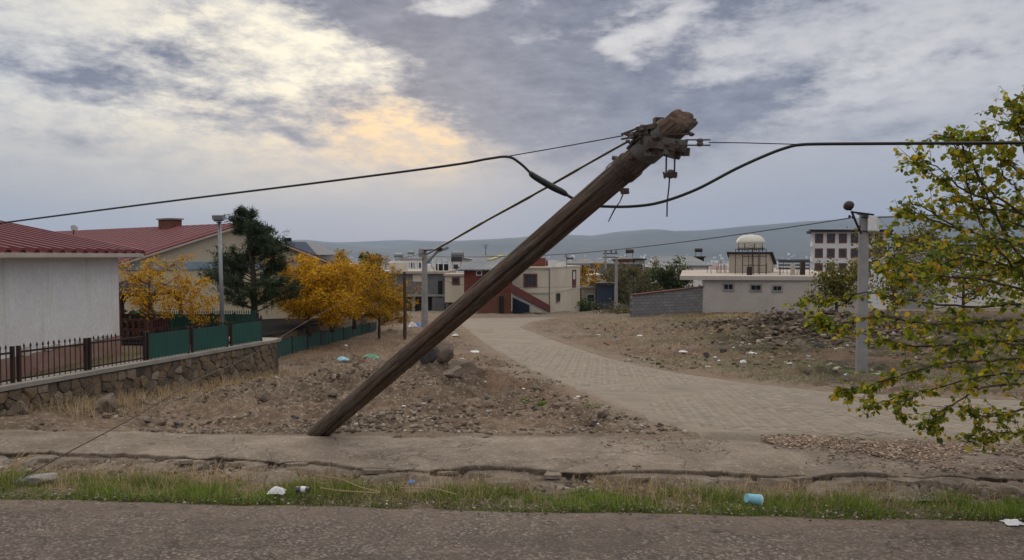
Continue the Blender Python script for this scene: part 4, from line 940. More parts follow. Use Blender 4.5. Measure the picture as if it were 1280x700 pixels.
# ================================================================== houses
def rib_roof(name, corners, pitch, height, m, parent, thick=.05, ribs_along='slope'):
    """sheet roof plane: corners = eave0, eave1, ridge1, ridge0; ribs run from eave to ridge"""
    e0, e1, r1, r0 = [Vector(c) for c in corners]; L_ = max((e1-e0).length, (r1-r0).length); n = max(2, int(L_/pitch)); nrm = (e1-e0).cross(r0-e0).normalized()
    if nrm.z < 0: nrm = -nrm
    prof = [(0, 0), (.55, 0), (.65, 1), (.90, 1)]; vs = []
    for i in range(n):
        for (f, h) in prof:
            t = (i+f)/n; a, b_ = e0.lerp(e1, t), r0.lerp(r1, t); vs += [a+nrm*h*height, b_+nrm*h*height]
    vs += [e1, r1]; k = len(vs)//2; top = list(vs); bot = [v-Vector((0, 0, thick)) for v in vs]
    fs = [(2*i, 2*i+2, 2*i+3, 2*i+1) for i in range(k-1)]; o = len(top)
    fs += [(o+2*i+1, o+2*i+3, o+2*i+2, o+2*i) for i in range(k-1)] + [(2*i, o+2*i, o+2*i+2, 2*i+2) for i in range(k-1)] + [(2*i+1, 2*i+3, o+2*i+3, o+2*i+1) for i in range(k-1)] + [(0, 1, o+1, o), (2*k-2, o+2*k-2, o+2*k-1, 2*k-1)]
    mb = MB(); mb.add(top+bot, fs); return mb.build(name, m, parent)
def window(parent, A, B, t0, t1, z0, z1, frame='maroon', fw=.08, pane='glass', bars=1, out=.05):
    """window in the wall line A->B (viewer on the right-hand side of A->B)"""
    A, B = Vector((A[0], A[1], 0)), Vector((B[0], B[1], 0)); d = B-A; n = Vector((d.y, -d.x, 0)).normalized()
    p, q = A+d*t0, A+d*t1; m_ = (p+q)/2; w = (q-p).length; ang = math.atan2(d.y, d.x); h = z1-z0; cz = (z0+z1)/2
    fr = MB()
    for (ox, oz, sx, sz) in ((-(w-fw)/2, 0, fw, h), ((w-fw)/2, 0, fw, h), (0, (h-fw)/2, w-2*fw, fw), (0, -(h-fw)/2, w-2*fw, fw)):
        c = m_+d.normalized()*ox+n*out/2; fr.box((c.x, c.y, cz+oz), (sx, out+.06, sz), ang)
    for i in range(bars):
        c = m_+d.normalized()*(w*((i+1)/(bars+1)-.5))+n*.02; fr.box((c.x, c.y, cz), (.04, .03, h-2*fw), ang)
    o = fr.build('window', M[frame], parent); pb = MB(); c = m_+n*.004; pb.box((c.x, c.y, cz), (w-2*fw, .02, h-2*fw), ang); pb.build('pane', M[pane], o)
    return o
# ---- white house at left
z_b = float(yard_z(-10, 15)); hz = CZ+.02
h1 = root('white_house', (-10.05, 15, z_b), 'white plastered house with dark red ribbed metal roof at far left', 'house')
MB().prism([(-10.05, 7.0), (-10.05, 19.0), (-20, 19.0), (-20, 7.0)], z_b-.3, hz).build('wall', M['plaster_white'], h1)
MB().prism([(-10.02, 6.9), (-10.02, 19.03), (-20.0, 19.03), (-20, 6.9)], [z_b-.3]*4, [z_b+.42]*4).build('plinth', M['plinth'], h1)
pr = random.Random(5)
for i in range(8):
    yc = 11.4+i*.95+pr.uniform(-.15, .15); zc_ = z_b+.42+pr.uniform(-.03, .12); n_ = 11; w_ = pr.uniform(.20, .40); h_ = pr.uniform(.05, .14); b = MB(); vs = []
    for k in range(n_): a_ = 2*math.pi*k/n_; q_ = pr.uniform(.55, 1.15); vs.append((w_*q_*math.cos(a_), h_*q_*math.sin(a_)))
    b.add([(-10.05+.036+.003*i, yc+p_, zc_+q2) for p_, q2 in vs]+[(-10.05-.01, yc+p_, zc_+q2) for p_, q2 in vs], [tuple(range(n_)), tuple(range(2*n_-1, n_-1, -1))]+[(k, k+n_, (k+1) % n_+n_, (k+1) % n_) for k in range(n_)]); b.build('damp_render_patch', M['damp'], h1)
sl = .30; ex, ey = -9.62, 19.45; zr = hz+.06; Lr = 5.2
rib_roof('roof_sheet', [(ex, 6.6, zr), (ex, ey, zr), (ex-Lr, ey-Lr, zr+Lr*sl), (ex-Lr, 6.6, zr+Lr*sl)], .42, .085, M['red_roof'], h1)
rib_roof('roof_sheet', [(ex, ey, zr), (ex-10.8, ey, zr), (ex-5.6, ey-5.2, zr+Lr*sl), (ex-5.2, ey-5.2, zr+Lr*sl)], .42, .085, M['red_roof'], h1)
MB().tube([(ex+.02, ey+.02, zr+.02), (ex-Lr, ey-Lr, zr+Lr*sl+.04)], .05, 8).build('hip_cap', M['red_roof'], h1)
MB().box(((ex-10.05)/2, 13, zr-.085), (.50, 12.8, .05)).box((ex-.02, 13, zr-.07), (.05, 12.9, .12)).build('eave_board', M['eave'], h1)
MB().box((-15, 19.25, zr-.085), (10.5, .45, .05)).build('eave_board', M['eave'], h1)

# ---- beige gabled building behind
N_ = Vector((-15.9, 30, 0)); Fp = Vector((-9.6, 38.4, 0)); gv = (Fp-N_); Mp = (N_+Fp)/2; rd = Vector((-.8, .6, 0)); RLn = 21
zg = float(yard_z(-12, 34))-.3; ze = CZ-.33; za = CZ+1.33
h2 = root('beige_building', (Mp.x, Mp.y, zg), 'long beige gabled building with dark red tiled roof and brick chimney', 'building')
b = MB(); back = rd*RLn
pN, pF, pM = N_, Fp, Mp
vs = [(pN.x, pN.y, zg), (pF.x, pF.y, zg), (pF.x, pF.y, ze), (pM.x, pM.y, za), (pN.x, pN.y, ze)]; vs2 = [(x+back.x, y+back.y, z) for x, y, z in vs]
b.add(vs+vs2, [(0, 1, 2, 3, 4), (9, 8, 7, 6, 5), (1, 6, 7, 2), (0, 4, 9, 5), (4, 3, 8, 9), (3, 2, 7, 8), (0, 5, 6, 1)]); b.build('wall', M['beige'], h2)
out = gv.normalized()*.45; ov = -rd*.25; sg = (za-ze)/(gv.length/2)
E0 = pN-out+ov; R0 = pM+ov; lo = ze-sg*.45+.09
rib_roof('roof_sheet', [(E0.x, E0.y, lo), ((E0+back).x, (E0+back).y, lo), ((R0+back).x, (R0+back).y, za+.09), (R0.x, R0.y, za+.09)], .62, .08, M['red_roof'], h2, .07)
E1 = pF+out+ov
rib_roof('roof_sheet', [(E1.x, E1.y, lo), ((E1+back).x, (E1+back).y, lo), ((R0+back).x, (R0+back).y, za+.09), (R0.x, R0.y, za+.09)], .62, .08, M['red_roof'], h2, .07)
MB().tube([R0+Vector((0, 0, za+.11)), R0+back+Vector((0, 0, za+.11))], .07, 8).build('ridge_cap', M['red_roof'], h2)
for (a_, b_) in ((E0, R0), (E1, R0)):
    MB().bar(Vector((a_.x, a_.y, lo-.10)), Vector((b_.x, b_.y, za-.02)), .05, .08).build('verge_board', M['eave'], h2)
nb_ = Vector((gv.y, -gv.x, 0)).normalized()
c = (pN+gv*.5)+nb_*.03; ang = math.atan2(gv.y, gv.x)
MB().box((c.x, c.y, CZ-.42), (gv.length-.4, .06, .34), ang).build('painted_band', M['blue_band'], h2)
cc = Mp+rd*5.6
MB().box((cc.x, cc.y, za+.18), (1.15, .6, .62), ang+math.pi/2).build('chimney', M['brick'], h2)
MB().box((cc.x, cc.y, za+.52), (1.3, .75, .07), ang+math.pi/2).build('chimney_cap', M['concrete'], h2)

dp = P(92, 287, 41); dish = root('satellite_dish', dp-Vector((0, 0, .25)), 'small grey satellite dish on the roof ridge left of the chimney', 'satellite dish'); MB().tube([dp-Vector((0, 0, .3)), dp], .03, 6).build('mast', M['iron'], dish); MB().tube([dp, dp+Vector((.05, -.06, .05)), dp+Vector((.1, -.1, .1))], [.04, .15, .19], 14).build('reflector', M['concrete'], dish)
# ---- dark-roofed house between the beige building and the yellow trees
h3 = root('dark_roof_house', P(366, 360, 62), 'small house with dark slate-coloured roof behind the beige gable', 'house'); d = 62
a = P(338, 306, d); bq = P(391, 318, d)
MB().prism([(P(346, 320, d).x, d), (P(390, 320, d).x, d), (P(390, 320, d).x+.8, d+7), (P(346, 320, d).x+.8, d+7)], CZ-5, CZ+.15).build('wall', M['concrete'], h3)
x0, x1, xm = P(336, 0, d).x, P(396, 0, d).x, P(352, 0, d).x
b = MB(); zl, zt_ = CZ+.10, CZ+1.25
b.add([(x0, d-.5, zl+.5), (x1, d-.5, zl), (x1, d+7.5, zl), (x0, d+7.5, zl+.5), (xm, d+1.5, zt_), (xm+1.4, d+1.5, zt_-.05), (xm+1.4, d+5, zt_-.05), (xm, d+5, zt_)], [(0, 1, 5, 4), (1, 2, 6, 5), (2, 3, 7, 6), (3, 0, 4, 7), (4, 5, 6, 7), (3, 2, 1, 0)]); b.build('roof', M['dark_blue'], h3)
MB().box(P(360, 301, d+2), (.5, .4, .5)).build('chimney', M['dark'], h3)
window(h3, (P(346, 320, d).x, d), (P(390, 320, d).x, d), .55, .75, CZ-1.2, CZ-.3, 'white_paint')

# ---- gazebo
gx, gy = -11.55, 23.2; gzf = float(yard_z(gx, gy))
gz_ = root('gazebo', (gx, gy, gzf), 'dark red wooden garden gazebo half hidden by the small yellow tree', 'gazebo')
cs = [(gx-1.15, gy-1.0), (gx+.75, gy-1.0), (gx+.75, gy+1.0), (gx-1.15, gy+1.0)]
for (x, y) in cs: MB().box((x, y, gzf+.76), (.09, .09, 1.52)).build('post', M['wood_dark'], gz_)
MB().box((gx-.15, gy-1.0, gzf+.76), (.07, .07, 1.52)).build('post', M['wood_dark'], gz_)
MB().box((gx+.62, gy-1.0, gzf+.76), (.09, .09, 1.52)).build('post', M['wood_dark'], gz_)
for i in range(4):
    (xa, ya), (xb, yb) = cs[i], cs[(i+1) % 4]
    MB().bar((xa, ya, gzf+1.50), (xb, yb, gzf+1.50), .09, .10).build('beam', M['wood_dark'], gz_)
    for zz in (.18, .45, .74): MB().bar((xa, ya, gzf+zz), (xb, yb, gzf+zz), .045, .06).build('rail', M['wood_dark'], gz_)
    L_ = math.hypot(xb-xa, yb-ya); n = int(L_/.16)
    for k in range(1, n): t = k/n; MB().box((xa+(xb-xa)*t, ya+(yb-ya)*t, gzf+.595), (.06, .06, .28)).build('baluster', M['wood_dark'], gz_)
    for k in range(1, n): t = k/n; MB().box((xa+(xb-xa)*t, ya+(yb-ya)*t, gzf+.315), (.10, .03, .27)).build('slat', M['wood_dark'], gz_)
    for sgn, (px_, py_) in ((1, (xa, ya)), (-1, (xb, yb))):
        tx, ty = (xb-xa)/L_*sgn, (yb-ya)/L_*sgn; MB().tube([(px_, py_, gzf+1.05), (px_+tx*.12, py_+ty*.12, gzf+1.26), (px_+tx*.40, py_+ty*.40, gzf+1.44)], .04, 6).build('brace', M['wood_dark'], gz_)
b = MB(); zz = gzf+1.55; e = .28
b.add([(gx-1.15-e, gy-1-e, zz), (gx+.75+e, gy-1-e, zz), (gx+.75+e, gy+1+e, zz), (gx-1.15-e, gy+1+e, zz), (gx-.2, gy, zz+.42)], [(0, 1, 4), (1, 2, 4), (2, 3, 4), (3, 0, 4), (3, 2, 1, 0)]); b.build('roof', M['dark'], gz_)

# ================================================================== houses across the paved road
def gnd(x, y): return float(gz(x, y))
def wx(px, d): return (px-640)/F*d
def zpy(py, d): return CZ + (320-py)/F*d
def tank(parent, p, r, h, name='water_tank', m='tank', ang=0):
    b = MB(); d = Vector((math.cos(ang), math.sin(ang), 0)); b.tube([p-d*h/2, p+d*h/2], r, 12); b.build(name, M[m], parent)
# unfinished grey block building
d = 88; x0, x1 = wx(470, d), wx(560, d); zb = gnd(-11, d)-.4; zt2 = zpy(339, d)
hA = root('unfinished_building', ((x0+x1)/2, d, zb+.4), 'unfinished grey block building with open dark ground floor left of the cream house', 'building')
zmid = zpy(368, d)
MB().prism([(x0, d), (x1, d), (x1, d+12), (x0, d+12)], zmid, zt2-.3).build('upper_wall', M['block_grey'], hA)
MB().prism([(x0-.3, d-.35), (x1+.1, d-.35), (x1+.1, d+12.3), (x0-.3, d+12.3)], zt2-.3+.002, zt2).build('roof_slab', M['roof_dust'], hA)
MB().prism([(x0-.1, d-.1), (x1, d-.1), (x1, d+12), (x0-.1, d+12)], zmid-.25, zmid-.002).build('floor_slab', M['concrete'], hA)
MB().prism([(x0, d+5), (x1, d+5), (x1, d+12), (x0, d+12)], zb, zmid-.26).build('back_wall', M['block_grey'], hA)
for px in (470, 492, 514, 548, 557): MB().box((wx(px, d)+.2, d+.3, (zb+zmid-.25)/2), (.35, .35, zmid-.25-zb)).build('column', M['concrete'], hA)
MB().prism([(wx(540, d), d-.02), (wx(556, d), d-.02), (wx(556, d), d+.4), (wx(540, d), d+.4)], zb, zmid-.26).build('lower_wall', M['block_grey'], hA)
MB().prism([(wx(547.5, d), d-.05), (wx(553, d), d-.05), (wx(553, d), d+.2), (wx(547.5, d), d+.2)], zpy(372, d), zpy(351, d)).build('shutter', M['dark'], hA)
MB().prism([(wx(516, d), d-.04), (wx(527, d), d-.04), (wx(527, d), d+.2), (wx(516, d), d+.2)], zpy(352, d), zpy(343, d)).build('plaster_patch', M['cream'], hA)
# pergola and tanks on its roof
def roof_frame(px0, px1, py0, d0, parent, m='white_paint', k=4, dep=2.4):
    z0 = zt2; z1 = zpy(py0, d0); xa, xb = wx(px0, d0), wx(px1, d0)
    for i in range(k):
        x = xa+(xb-xa)*i/(k-1)
        for yy in (d0, d0+dep): MB().box((x, yy, (z0+z1)/2), (.12, .12, z1-z0)).build('frame_post', M[m], parent)
    MB().box(((xa+xb)/2, d0, z1+.05), (xb-xa+.3, .14, .12)).box(((xa+xb)/2, d0+dep, z1+.05), (xb-xa+.3, .14, .12)).build('frame_beam', M[m], parent)
fr = root('roof_pergola', (wx(545, 91), 91, zt2), 'pale steel pergola frame on the unfinished building roof', 'pergola'); roof_frame(541, 561, 322, 91, fr)
fr = root('roof_pergola', (wx(516, 93), 93, zt2), 'low white roof frame above the grey block building', 'pergola'); roof_frame(492, 527, 328, 93, fr, 'white_paint', 6)
tk = root('solar_water_heater', (wx(571, 90), 90, zt2), 'cylindrical solar water heater tank on the roof beside the pergola', 'water heater')
tank(tk, Vector((wx(572, 90), 90, zpy(317.5, 90))), .42, 1.5, 'water_tank', 'steel'); MB().box((wx(571, 90), 90, zpy(323, 90)), (1.3, .8, .5), 0, rad(25)).build('collector', M['glass'], tk)
for o_ in (-.5, .5): MB().box((wx(571, 90)+o_, 90, (zt2+zpy(318, 90))/2), (.07, .07, zpy(318, 90)-zt2)).build('leg', M['steel'], tk)
# roof clutter as single things
for (px, py, w, h, dd_, m, lab, cat) in ((498, 333, 2.2, 1.0, 90, 'cream', 'small pale parapet box on the grey block building roof', 'parapet'), (534, 336, .9, .7, 90, 'white_paint', 'white tank standing on the grey roof near the pole', 'tank'), (553, 336, 1.6, .8, 92, 'dark', 'dark bundle of goods under the roof pergola', 'bundle'), (583, 331, 2.0, .5, 90, 'iron', 'stack of dark planks behind the cream annex', 'planks')):
    top_mesh('roof_box', MB().box((wx(px, dd_), dd_, zt2+h/2), (w, 1.2, h), .1), M[m], (wx(px, dd_), dd_, zt2), lab, cat)
# cream annex box
d = 84; xa, xb = wx(556, d), wx(580.5, d); hB = root('cream_annex', ((xa+xb)/2, d, gnd((xa+xb)/2, d)), 'cream rendered annex on posts with a small red-framed window', 'building')
MB().prism([(xa, d), (xb, d), (xb, d+7), (xa, d+7)], zpy(378, d), zpy(345, d)).build('wall', M['cream'], hB)
MB().prism([(xa-.15, d-.15), (xb+.1, d-.15), (xb+.1, d+7), (xa-.15, d+7)], zpy(345, d)+.002, zpy(342.5, d)).build('roof_slab', M['roof_dust'], hB)
window(hB, (xa, d), (xb, d), .36, .76, zpy(356, d), zpy(346.5, d), 'maroon', .17, 'glass', 0)
for px in (560, 569, 578): MB().box((wx(px, d), d+.4, (zpy(378, d)+gnd(0, d)-.4)/2), (.25, .25, zpy(378, d)-gnd(0, d)+.4)).build('column', M['block_grey'], hB)
MB().prism([(xa, d+3), (xb, d+3), (xb, d+3.3), (xa, d+3.3)], gnd(xa, d)-.5, zpy(378, d)-.003).build('back_wall', M['red_render'], hB)
# red house with grey metal roof
d = 73; xa, xb = wx(580, d), wx(640.5, d); zb = gnd((xa+xb)/2, d)-.4; zt3 = zpy(337, d)
hC = root('red_house', ((xa+xb)/2, d, zb+.4), 'dark red rendered house with grey metal roof behind the leaning pole', 'house')
MB().prism([(xa, d), (xb, d), (xb, d+9), (xa, d+9)], zpy(366, d), zt3).build('upper_wall', M['red_render'], hC)
MB().prism([(wx(597, d), d-.3), (wx(639, d), d-.3), (wx(639, d), d+8), (wx(597, d), d+8)], zb, zpy(366, d)-.003).build('lower_wall', M['brick'], hC)
rib_roof('roof_sheet', [(xa-.7, d-.6, zt3+.02), (xb+.3, d-.6, zt3+.02), (xb+.6, d+7.5, zpy(318, 80)), (xa+1.5, d+7.5, zpy(318, 80))], .5, .025, M['grey_roof'], hC, .1)
ry0 = d+2; b = MB()
def roofpt(u, v): a = Vector((xa-.7, d-.6, zt3+.02)).lerp(Vector((xb+.3, d-.6, zt3+.02)), u); c_ = Vector((xa+1.5, d+7.5, zpy(318, 80))).lerp(Vector((xb+.6, d+7.5, zpy(318, 80))), u); return a.lerp(c_, v)+Vector((0, 0, .075))
b.add([roofpt(.30, .55), roofpt(.46, .60), roofpt(.66, .93), roofpt(.50, .90), roofpt(.42, .72)], [(0, 1, 2, 3, 4)]); 
o = b.build('moss_patch', M['yellow_patch'], hC)
window(hC, (xa, d), (xb, d), .25, .375, zpy(344.5, d), zpy(337.8, d), 'white_paint', .09, 'glass', 0)
MB().box((wx(626.7, d), d-.36, (zpy(370, d)+zpy(393, d))/2), (.55, .12, zpy(370, d)-zpy(393, d))).build('door', M['dark'], hC)
for px in (623.2, 630.2): MB().box((wx(px, d), d-.36, (zpy(369.5, d)+zpy(393, d))/2), (.07, .2, zpy(369.5, d)-zpy(393, d))).build('door_frame', M['brick'], hC)
# outside stair with maroon parapet
st = root('outside_stair', (wx(668, 72), 72, gnd(2, 72)), 'outside concrete stair with maroon parapet in front of the cream house', 'stair')
d = 72; A_, B_ = (wx(640, d), zpy(357, d)), (wx(688, d), zpy(384, d))
b = MB(); v = [(A_[0], d-.1, A_[1]+.15), (B_[0], d-.1, B_[1]+.15), (B_[0], d-.1, B_[1]-.5), (A_[0], d-.1, A_[1]-.75)]; b.add(v+[(x, y+.18, z) for x, y, z in v], [(3, 2, 1, 0), (4, 5, 6, 7), (0, 1, 5, 4), (1, 2, 6, 5), (2, 3, 7, 6), (3, 0, 4, 7)]); b.build('parapet', M['maroon'], st)
n = 14
for i in range(n):
    t = (i+.5)/n; x = A_[0]+(B_[0]-A_[0])*t; z = A_[1]-.55+(B_[1]-.35-A_[1]+.55)*t; MB().box((x, d+.65, z), ((B_[0]-A_[0])/n*1.02, 1.2, .24+.002*(i % 2))).build('step', M['concrete'], st)
b = MB(); v = [(A_[0], d-.02, A_[1]-.78), (B_[0]-.1, d-.02, B_[1]-.52), (B_[0]-.1, d-.02, B_[1]-.72), (A_[0], d-.02, A_[1]-1.1)]; b.add(v+[(x, y+1.2, z) for x, y, z in v], [(3, 2, 1, 0), (4, 5, 6, 7), (0, 1, 5, 4), (1, 2, 6, 5), (2, 3, 7, 6), (3, 0, 4, 7)]); b.build('stair_slab', M['concrete'], st)
b = MB(); b.prism([(wx(640.5, 74), 74), (wx(662, 74), 74), (wx(662, 74), 74.1), (wx(640.5, 74), 74.1)], gnd(0, 74)-.4, zpy(373, 74)); b.prism([(wx(640.5, 74), 74.002), (wx(651, 74), 74.002), (wx(651, 74), 74.098), (wx(640.5, 74), 74.098)], zpy(373, 74)+.002, zpy(366, 74)); top_mesh('sheet_gate', b, M['dark_blue'], (wx(650, 74), 74, gnd(0, 74)), 'dark blue sheet closing the space under the outside stair', 'gate')
# cream two-storey house
K0, K1, K2 = (wx(641, 76), 76), (wx(686, 76), 76), (wx(725, 88), 88); K3 = (K2[0]-9.5, K2[1]+3); K4 = (K0[0], 88)
hD = root('cream_house', (wx(686, 76), 80, gnd(3, 80)), 'cream two-storey house with maroon window frames and flat roof', 'house')
zb = gnd(2, 78)-.6; zt4 = zpy(335.5, 76)
MB().prism([K0, K1, K2, K3, K4], zb, zt4).build('wall', M['cream'], hD)
def off(p, k): c = (4, 82); v = Vector((p[0]-c[0], p[1]-c[1])); v *= (1+k); return (c[0]+v.x, c[1]+v.y)
MB().prism([off(p, .03) for p in (K0, K1, K2, K3, K4)], zt4+.002, zt4+.16).build('roof_slab', M['cream'], hD)
MB().prism([off(p, .018) for p in (K0, K1, K2, K3, K4)], zpy(366.5, 76), zpy(366.5, 76)+.2).build('floor_band', M['cream'], hD)
window(hD, K0, K1, .30, .68, zpy(359, 76), zpy(342, 76), 'maroon', .17, 'glass', 2)
window(hD, K1, K2, .72, .84, zpy(360, 84), zpy(337.5, 84), 'maroon', .16, 'white_paint', 0)
MB().box(((K1[0]*.22+K2[0]*.78)+.06, (K1[1]*.22+K2[1]*.78)-.05, zpy(353.5, 84)), (.7, .1, .7), math.atan2(K2[1]-K1[1], K2[0]-K1[0])).build('spandrel', M['maroon'], hD)
window(hD, K1, K2, .20, .32, zpy(378, 78.5), zpy(366.8, 78.5), 'block_grey', .09, 'glass', 0)
MB().box((wx(672, 80), 80, zt4+.16+.45), (1.6, 3.5, .9)).build('stair_head', M['red_render'], hD)
MB().box((wx(689, 79), 79, zt4+.16+.35), (.9, .9, .65), .2).build('roof_box', M['white_paint'], hD)
MB().box((wx(701, 82), 82, zt4+.16+.22), (1.1, .5, .4), .3).build('roof_box', M['white_paint'], hD)
MB().box((wx(650, 79), 79, zt4+.16+.25), (3.2, .25, .45)).build('parapet', M['brick'], hD)
thin_post(688, 389, 367, .07, 'short dark post at the foot of the outside stair', 'iron')
for (px, d_, base_z, hh, lab) in ((662, 79, zt4+.16, 1.6, 'thin aerial mast on the cream house roof left of the white box'), (708, 82, zt4+.16, 1.3, 'thin aerial mast at the right end of the cream house roof'), (607, 80, zpy(320, 80), 1.2, 'thin aerial mast on the grey metal roof')):
    ar = root('aerial', (wx(px, d_), d_, base_z), lab, 'aerial'); MB().tube([(wx(px, d_), d_, base_z-.1), (wx(px, d_), d_, base_z+hh)], .03, 5).build('mast', M['iron'], ar); b = MB()
    for k in range(4): b.bar((wx(px, d_)-.35+.05*k, d_, base_z+hh-.12*k), (wx(px, d_)+.35-.05*k, d_, base_z+hh-.12*k), .025)
    b.build('element', M['iron'], ar)
MB().tube([(K1[0]+.08, K1[1]-.05, zb+.6), (K1[0]+.08, K1[1]-.05, zt4)], .06, 6).build('downpipe', M['block_grey'], hD)
# canopy beams behind the roof
cn = root('roof_canopy', (wx(690, 96), 96, zpy(335, 96)), 'long grey sheet canopy on posts beyond the cream house roof', 'canopy')
MB().box((wx(690, 96), 98, zpy(328.5, 96)), (9.5, 5, .12), 0, rad(3)).build('sheet', M['block_grey'], cn)
MB().box((wx(690, 96), 95.4, zpy(330.5, 96)), (9.6, .15, .25)).build('beam', M['steel'], cn)
for px in (650, 668, 686, 704, 728): MB().box((wx(px, 96), 95.6, (zpy(331, 96)+zpy(345, 96))/2), (.15, .15, 1.5)).build('post', M['iron'], cn)

# ---- block wall and flat-roofed building on the right
d = 58.5; wa = Vector((wx(790, 57), 57, 0)); wb = Vector((wx(879, 60), 60, 0))
cw = root('block_wall', (0, 0, 0), 'grey concrete block boundary wall sloping beside the flat-roofed building', 'wall')
cw.location = (wa.x, wa.y, gnd(wa.x, wa.y)); L_ = (wb-wa).length
b = MB(); b.add([(0, 0, -.6), (L_, 0, -.6), (L_, 0, zpy(359, 60)-cw.location.z), (0, 0, zpy(369.5, 57)-cw.location.z)]+[(0, .25, -.6), (L_, .25, -.6), (L_, .25, zpy(359, 60)-cw.location.z), (0, .25, zpy(369.5, 57)-cw.location.z)], [(0, 1, 2, 3), (7, 6, 5, 4), (3, 2, 6, 7), (4, 0, 3, 7), (1, 5, 6, 2)])
me = bpy.data.meshes.new('wall_face'); me.from_pydata(b.v, [], b.f); me.update(); o = link_mesh('wall_face', me, M['cmu'], cw); o.rotation_euler = (0, 0, math.atan2(wb.y-wa.y, wb.x-wa.x))
A_ = Vector((wa.x, wa.y+.1, zpy(368.8, 57))); B_ = Vector((wb.x, wb.y+.1, zpy(358.3, 60))); MB().bar(A_, B_, .36, .08).build('coping', M['brick'], cw)
b = MB(); b.prism([(wa.x, wa.y+.26), (wa.x+.25, wa.y+.26), (wa.x+3.5, wa.y+14), (wa.x+3.25, wa.y+14)], [gnd(wa.x, wa.y)-.6]*2+[gnd(wa.x, 71)-.6]*2, [zpy(370, 57)]*2+[zpy(366, 71)]*2); b.build('side_wall', M['block_grey'], cw)
FL, FR, BR, BLf = (wx(878, 60), 60), (wx(1075, 58), 58), (wx(1075, 58)+7, 86), (wx(878, 60)+7.5, 86)
hE = root('flat_roof_building', (22, 60, gnd(22, 60)), 'single-storey beige building with dusty flat roof and three small windows', 'building')
zb = gnd(20, 59)-.8; zr5 = zpy(349.5, 60)
MB().prism([FL, FR, BR, BLf], zb, zr5).build('wall', M['flat_beige'], hE)
SL = [(wx(850, 60), 59.95), (FR[0]+.5, 57.93), (BR[0]+.6, 86.6), (BLf[0]-3.0, 86.6)]
MB().prism(SL, zr5+.002, zr5+.30).build('roof_slab', M['roof_dust'], hE)
MB().prism([(x, y) for x, y in ((SL[0][0], SL[0][1]-.02), (SL[1][0], SL[1][1]-.02), (SL[1][0], SL[1][1]+.1), (SL[0][0], SL[0][1]+.1))], zr5-.02, zr5+.302).build('slab_edge', M['flat_beige'], hE)
Lf = FR[0]-FL[0]
for (p0, p1, y0, y1) in ((903, 917, 353.5, 363.5), (935, 950, 354.5, 364), (961, 974, 355.5, 364.5)):
    window(hE, FL, FR, (wx(p0, 59.8)-FL[0])/Lf, (wx(p1, 59.8)-FL[0])/Lf, zpy(y1, 59.8), zpy(y0, 59.8), 'concrete', .13, 'dark', 1, .04)
zs = zr5+.30
hut = root('roof_hut', (wx(938, 70), 70, zs), 'cream hut with dark sloping roof edge on the flat roof', 'hut')
h0, h1, h2_, h3_ = (wx(911, 70), 70), (wx(962, 70), 70), (wx(967, 76), 76), (wx(918, 76), 76)
zl_, zh_ = zpy(317, 70), zpy(318, 70)
b = MB(); b.prism([h0, h1, h2_, h3_], [zs+.002]*4, [zl_, zl_, zpy(331, 76), zpy(331, 76)]); b.build('wall', M['hut'], hut)
b = MB(); b.prism([(h0[0]-.3, h0[1]-.3), (h1[0]+.2, h1[1]-.3), (h2_[0]+.4, h2_[1]+.2), (h3_[0]-.3, h3_[1]+.2)], [zl_+.003, zl_+.003, zpy(330.8, 76), zpy(330.8, 76)], [zl_+.15, zl_+.15, zpy(329.3, 76), zpy(329.3, 76)]); b.build('roof_sheet', M['dark'], hut)
MB().box((wx(956, 70), 69.96, zs+1.0), (.9, .06, 1.9)).build('door', M['hut'], hut)
tw = root('dome_water_tank', (wx(938, 66), 66, zs), 'white domed water tank on a steel stand with ladder above the flat roof', 'water tank'); d = 66
ct = Vector((wx(938, d), d, zpy(311, d))); rT = wx(955, d)-wx(938, d)
prof = [(rT*.80, -.50), (rT*.86, -.22), (rT*.90, -.04), (rT*.99, 0), (rT*1.0, .10), (rT*.93, .22)]
prof = [(rT*.78, 0), (rT*.86, .12), (rT*.90, .35), (rT*.92, .50), (rT*1.0, .53), (rT*1.0, .66), (rT*.94, .82), (rT*.84, .98), (rT*.68, 1.12), (rT*.48, 1.20), (rT*.18, 1.23), (rT*.16, 1.29), (0.02, 1.30)]
nn = 32; b = MB(); vs = []
for (r0_, z0_) in prof: vs += [ct+Vector((r0_*(1+.018*(k % 2))*math.cos(2*math.pi*k/nn), r0_*(1+.018*(k % 2))*math.sin(2*math.pi*k/nn), z0_)) for k in range(nn)]
b.add(vs, [(i*nn+k, i*nn+(k+1) % nn, (i+1)*nn+(k+1) % nn, (i+1)*nn+k) for i in range(len(prof)-1) for k in range(nn)]+[tuple(range(nn-1, -1, -1)), tuple(range((len(prof)-1)*nn, len(prof)*nn))]); b.build('tank_body', M['tank'], tw)
zc = ct.z
for k in range(8):
    a = math.pi*2*k/8; MB().box((ct.x+rT*.9*math.cos(a), ct.y+rT*.9*math.sin(a), zc+.15), (.05, .05, .75)).build('guard_post', M['iron'], tw)
b = MB(); b.tube([(ct.x+rT*.98*math.cos(a), ct.y+rT*.98*math.sin(a), zc-.02) for a in np.linspace(0, 2*math.pi, 25)], .06, 6, False); b.build('ring_beam', M['iron'], tw)
for (ox, oy) in ((-.85, -.85), (.85, -.85), (.85, .85), (-.85, .85), (-.2, -1), (.35, -1)): MB().box((ct.x+rT*ox, ct.y+rT*oy, (zs+zc)/2), (.055, .055, zc-zs)).build('leg', M['iron'], tw)
for zz in (.35, .7): MB().box((ct.x, ct.y-rT*.85, zs+(zc-zs)*zz), (rT*1.7, .05, .05)).build('cross_brace', M['iron'], tw)
xl = wx(940, 64)
for o_ in (-.2, .2): MB().tube([(xl+o_, 64.2, zs), (xl+o_, 64.5, zc+.1)], .03, 5).build('ladder_rail', M['iron'], tw)
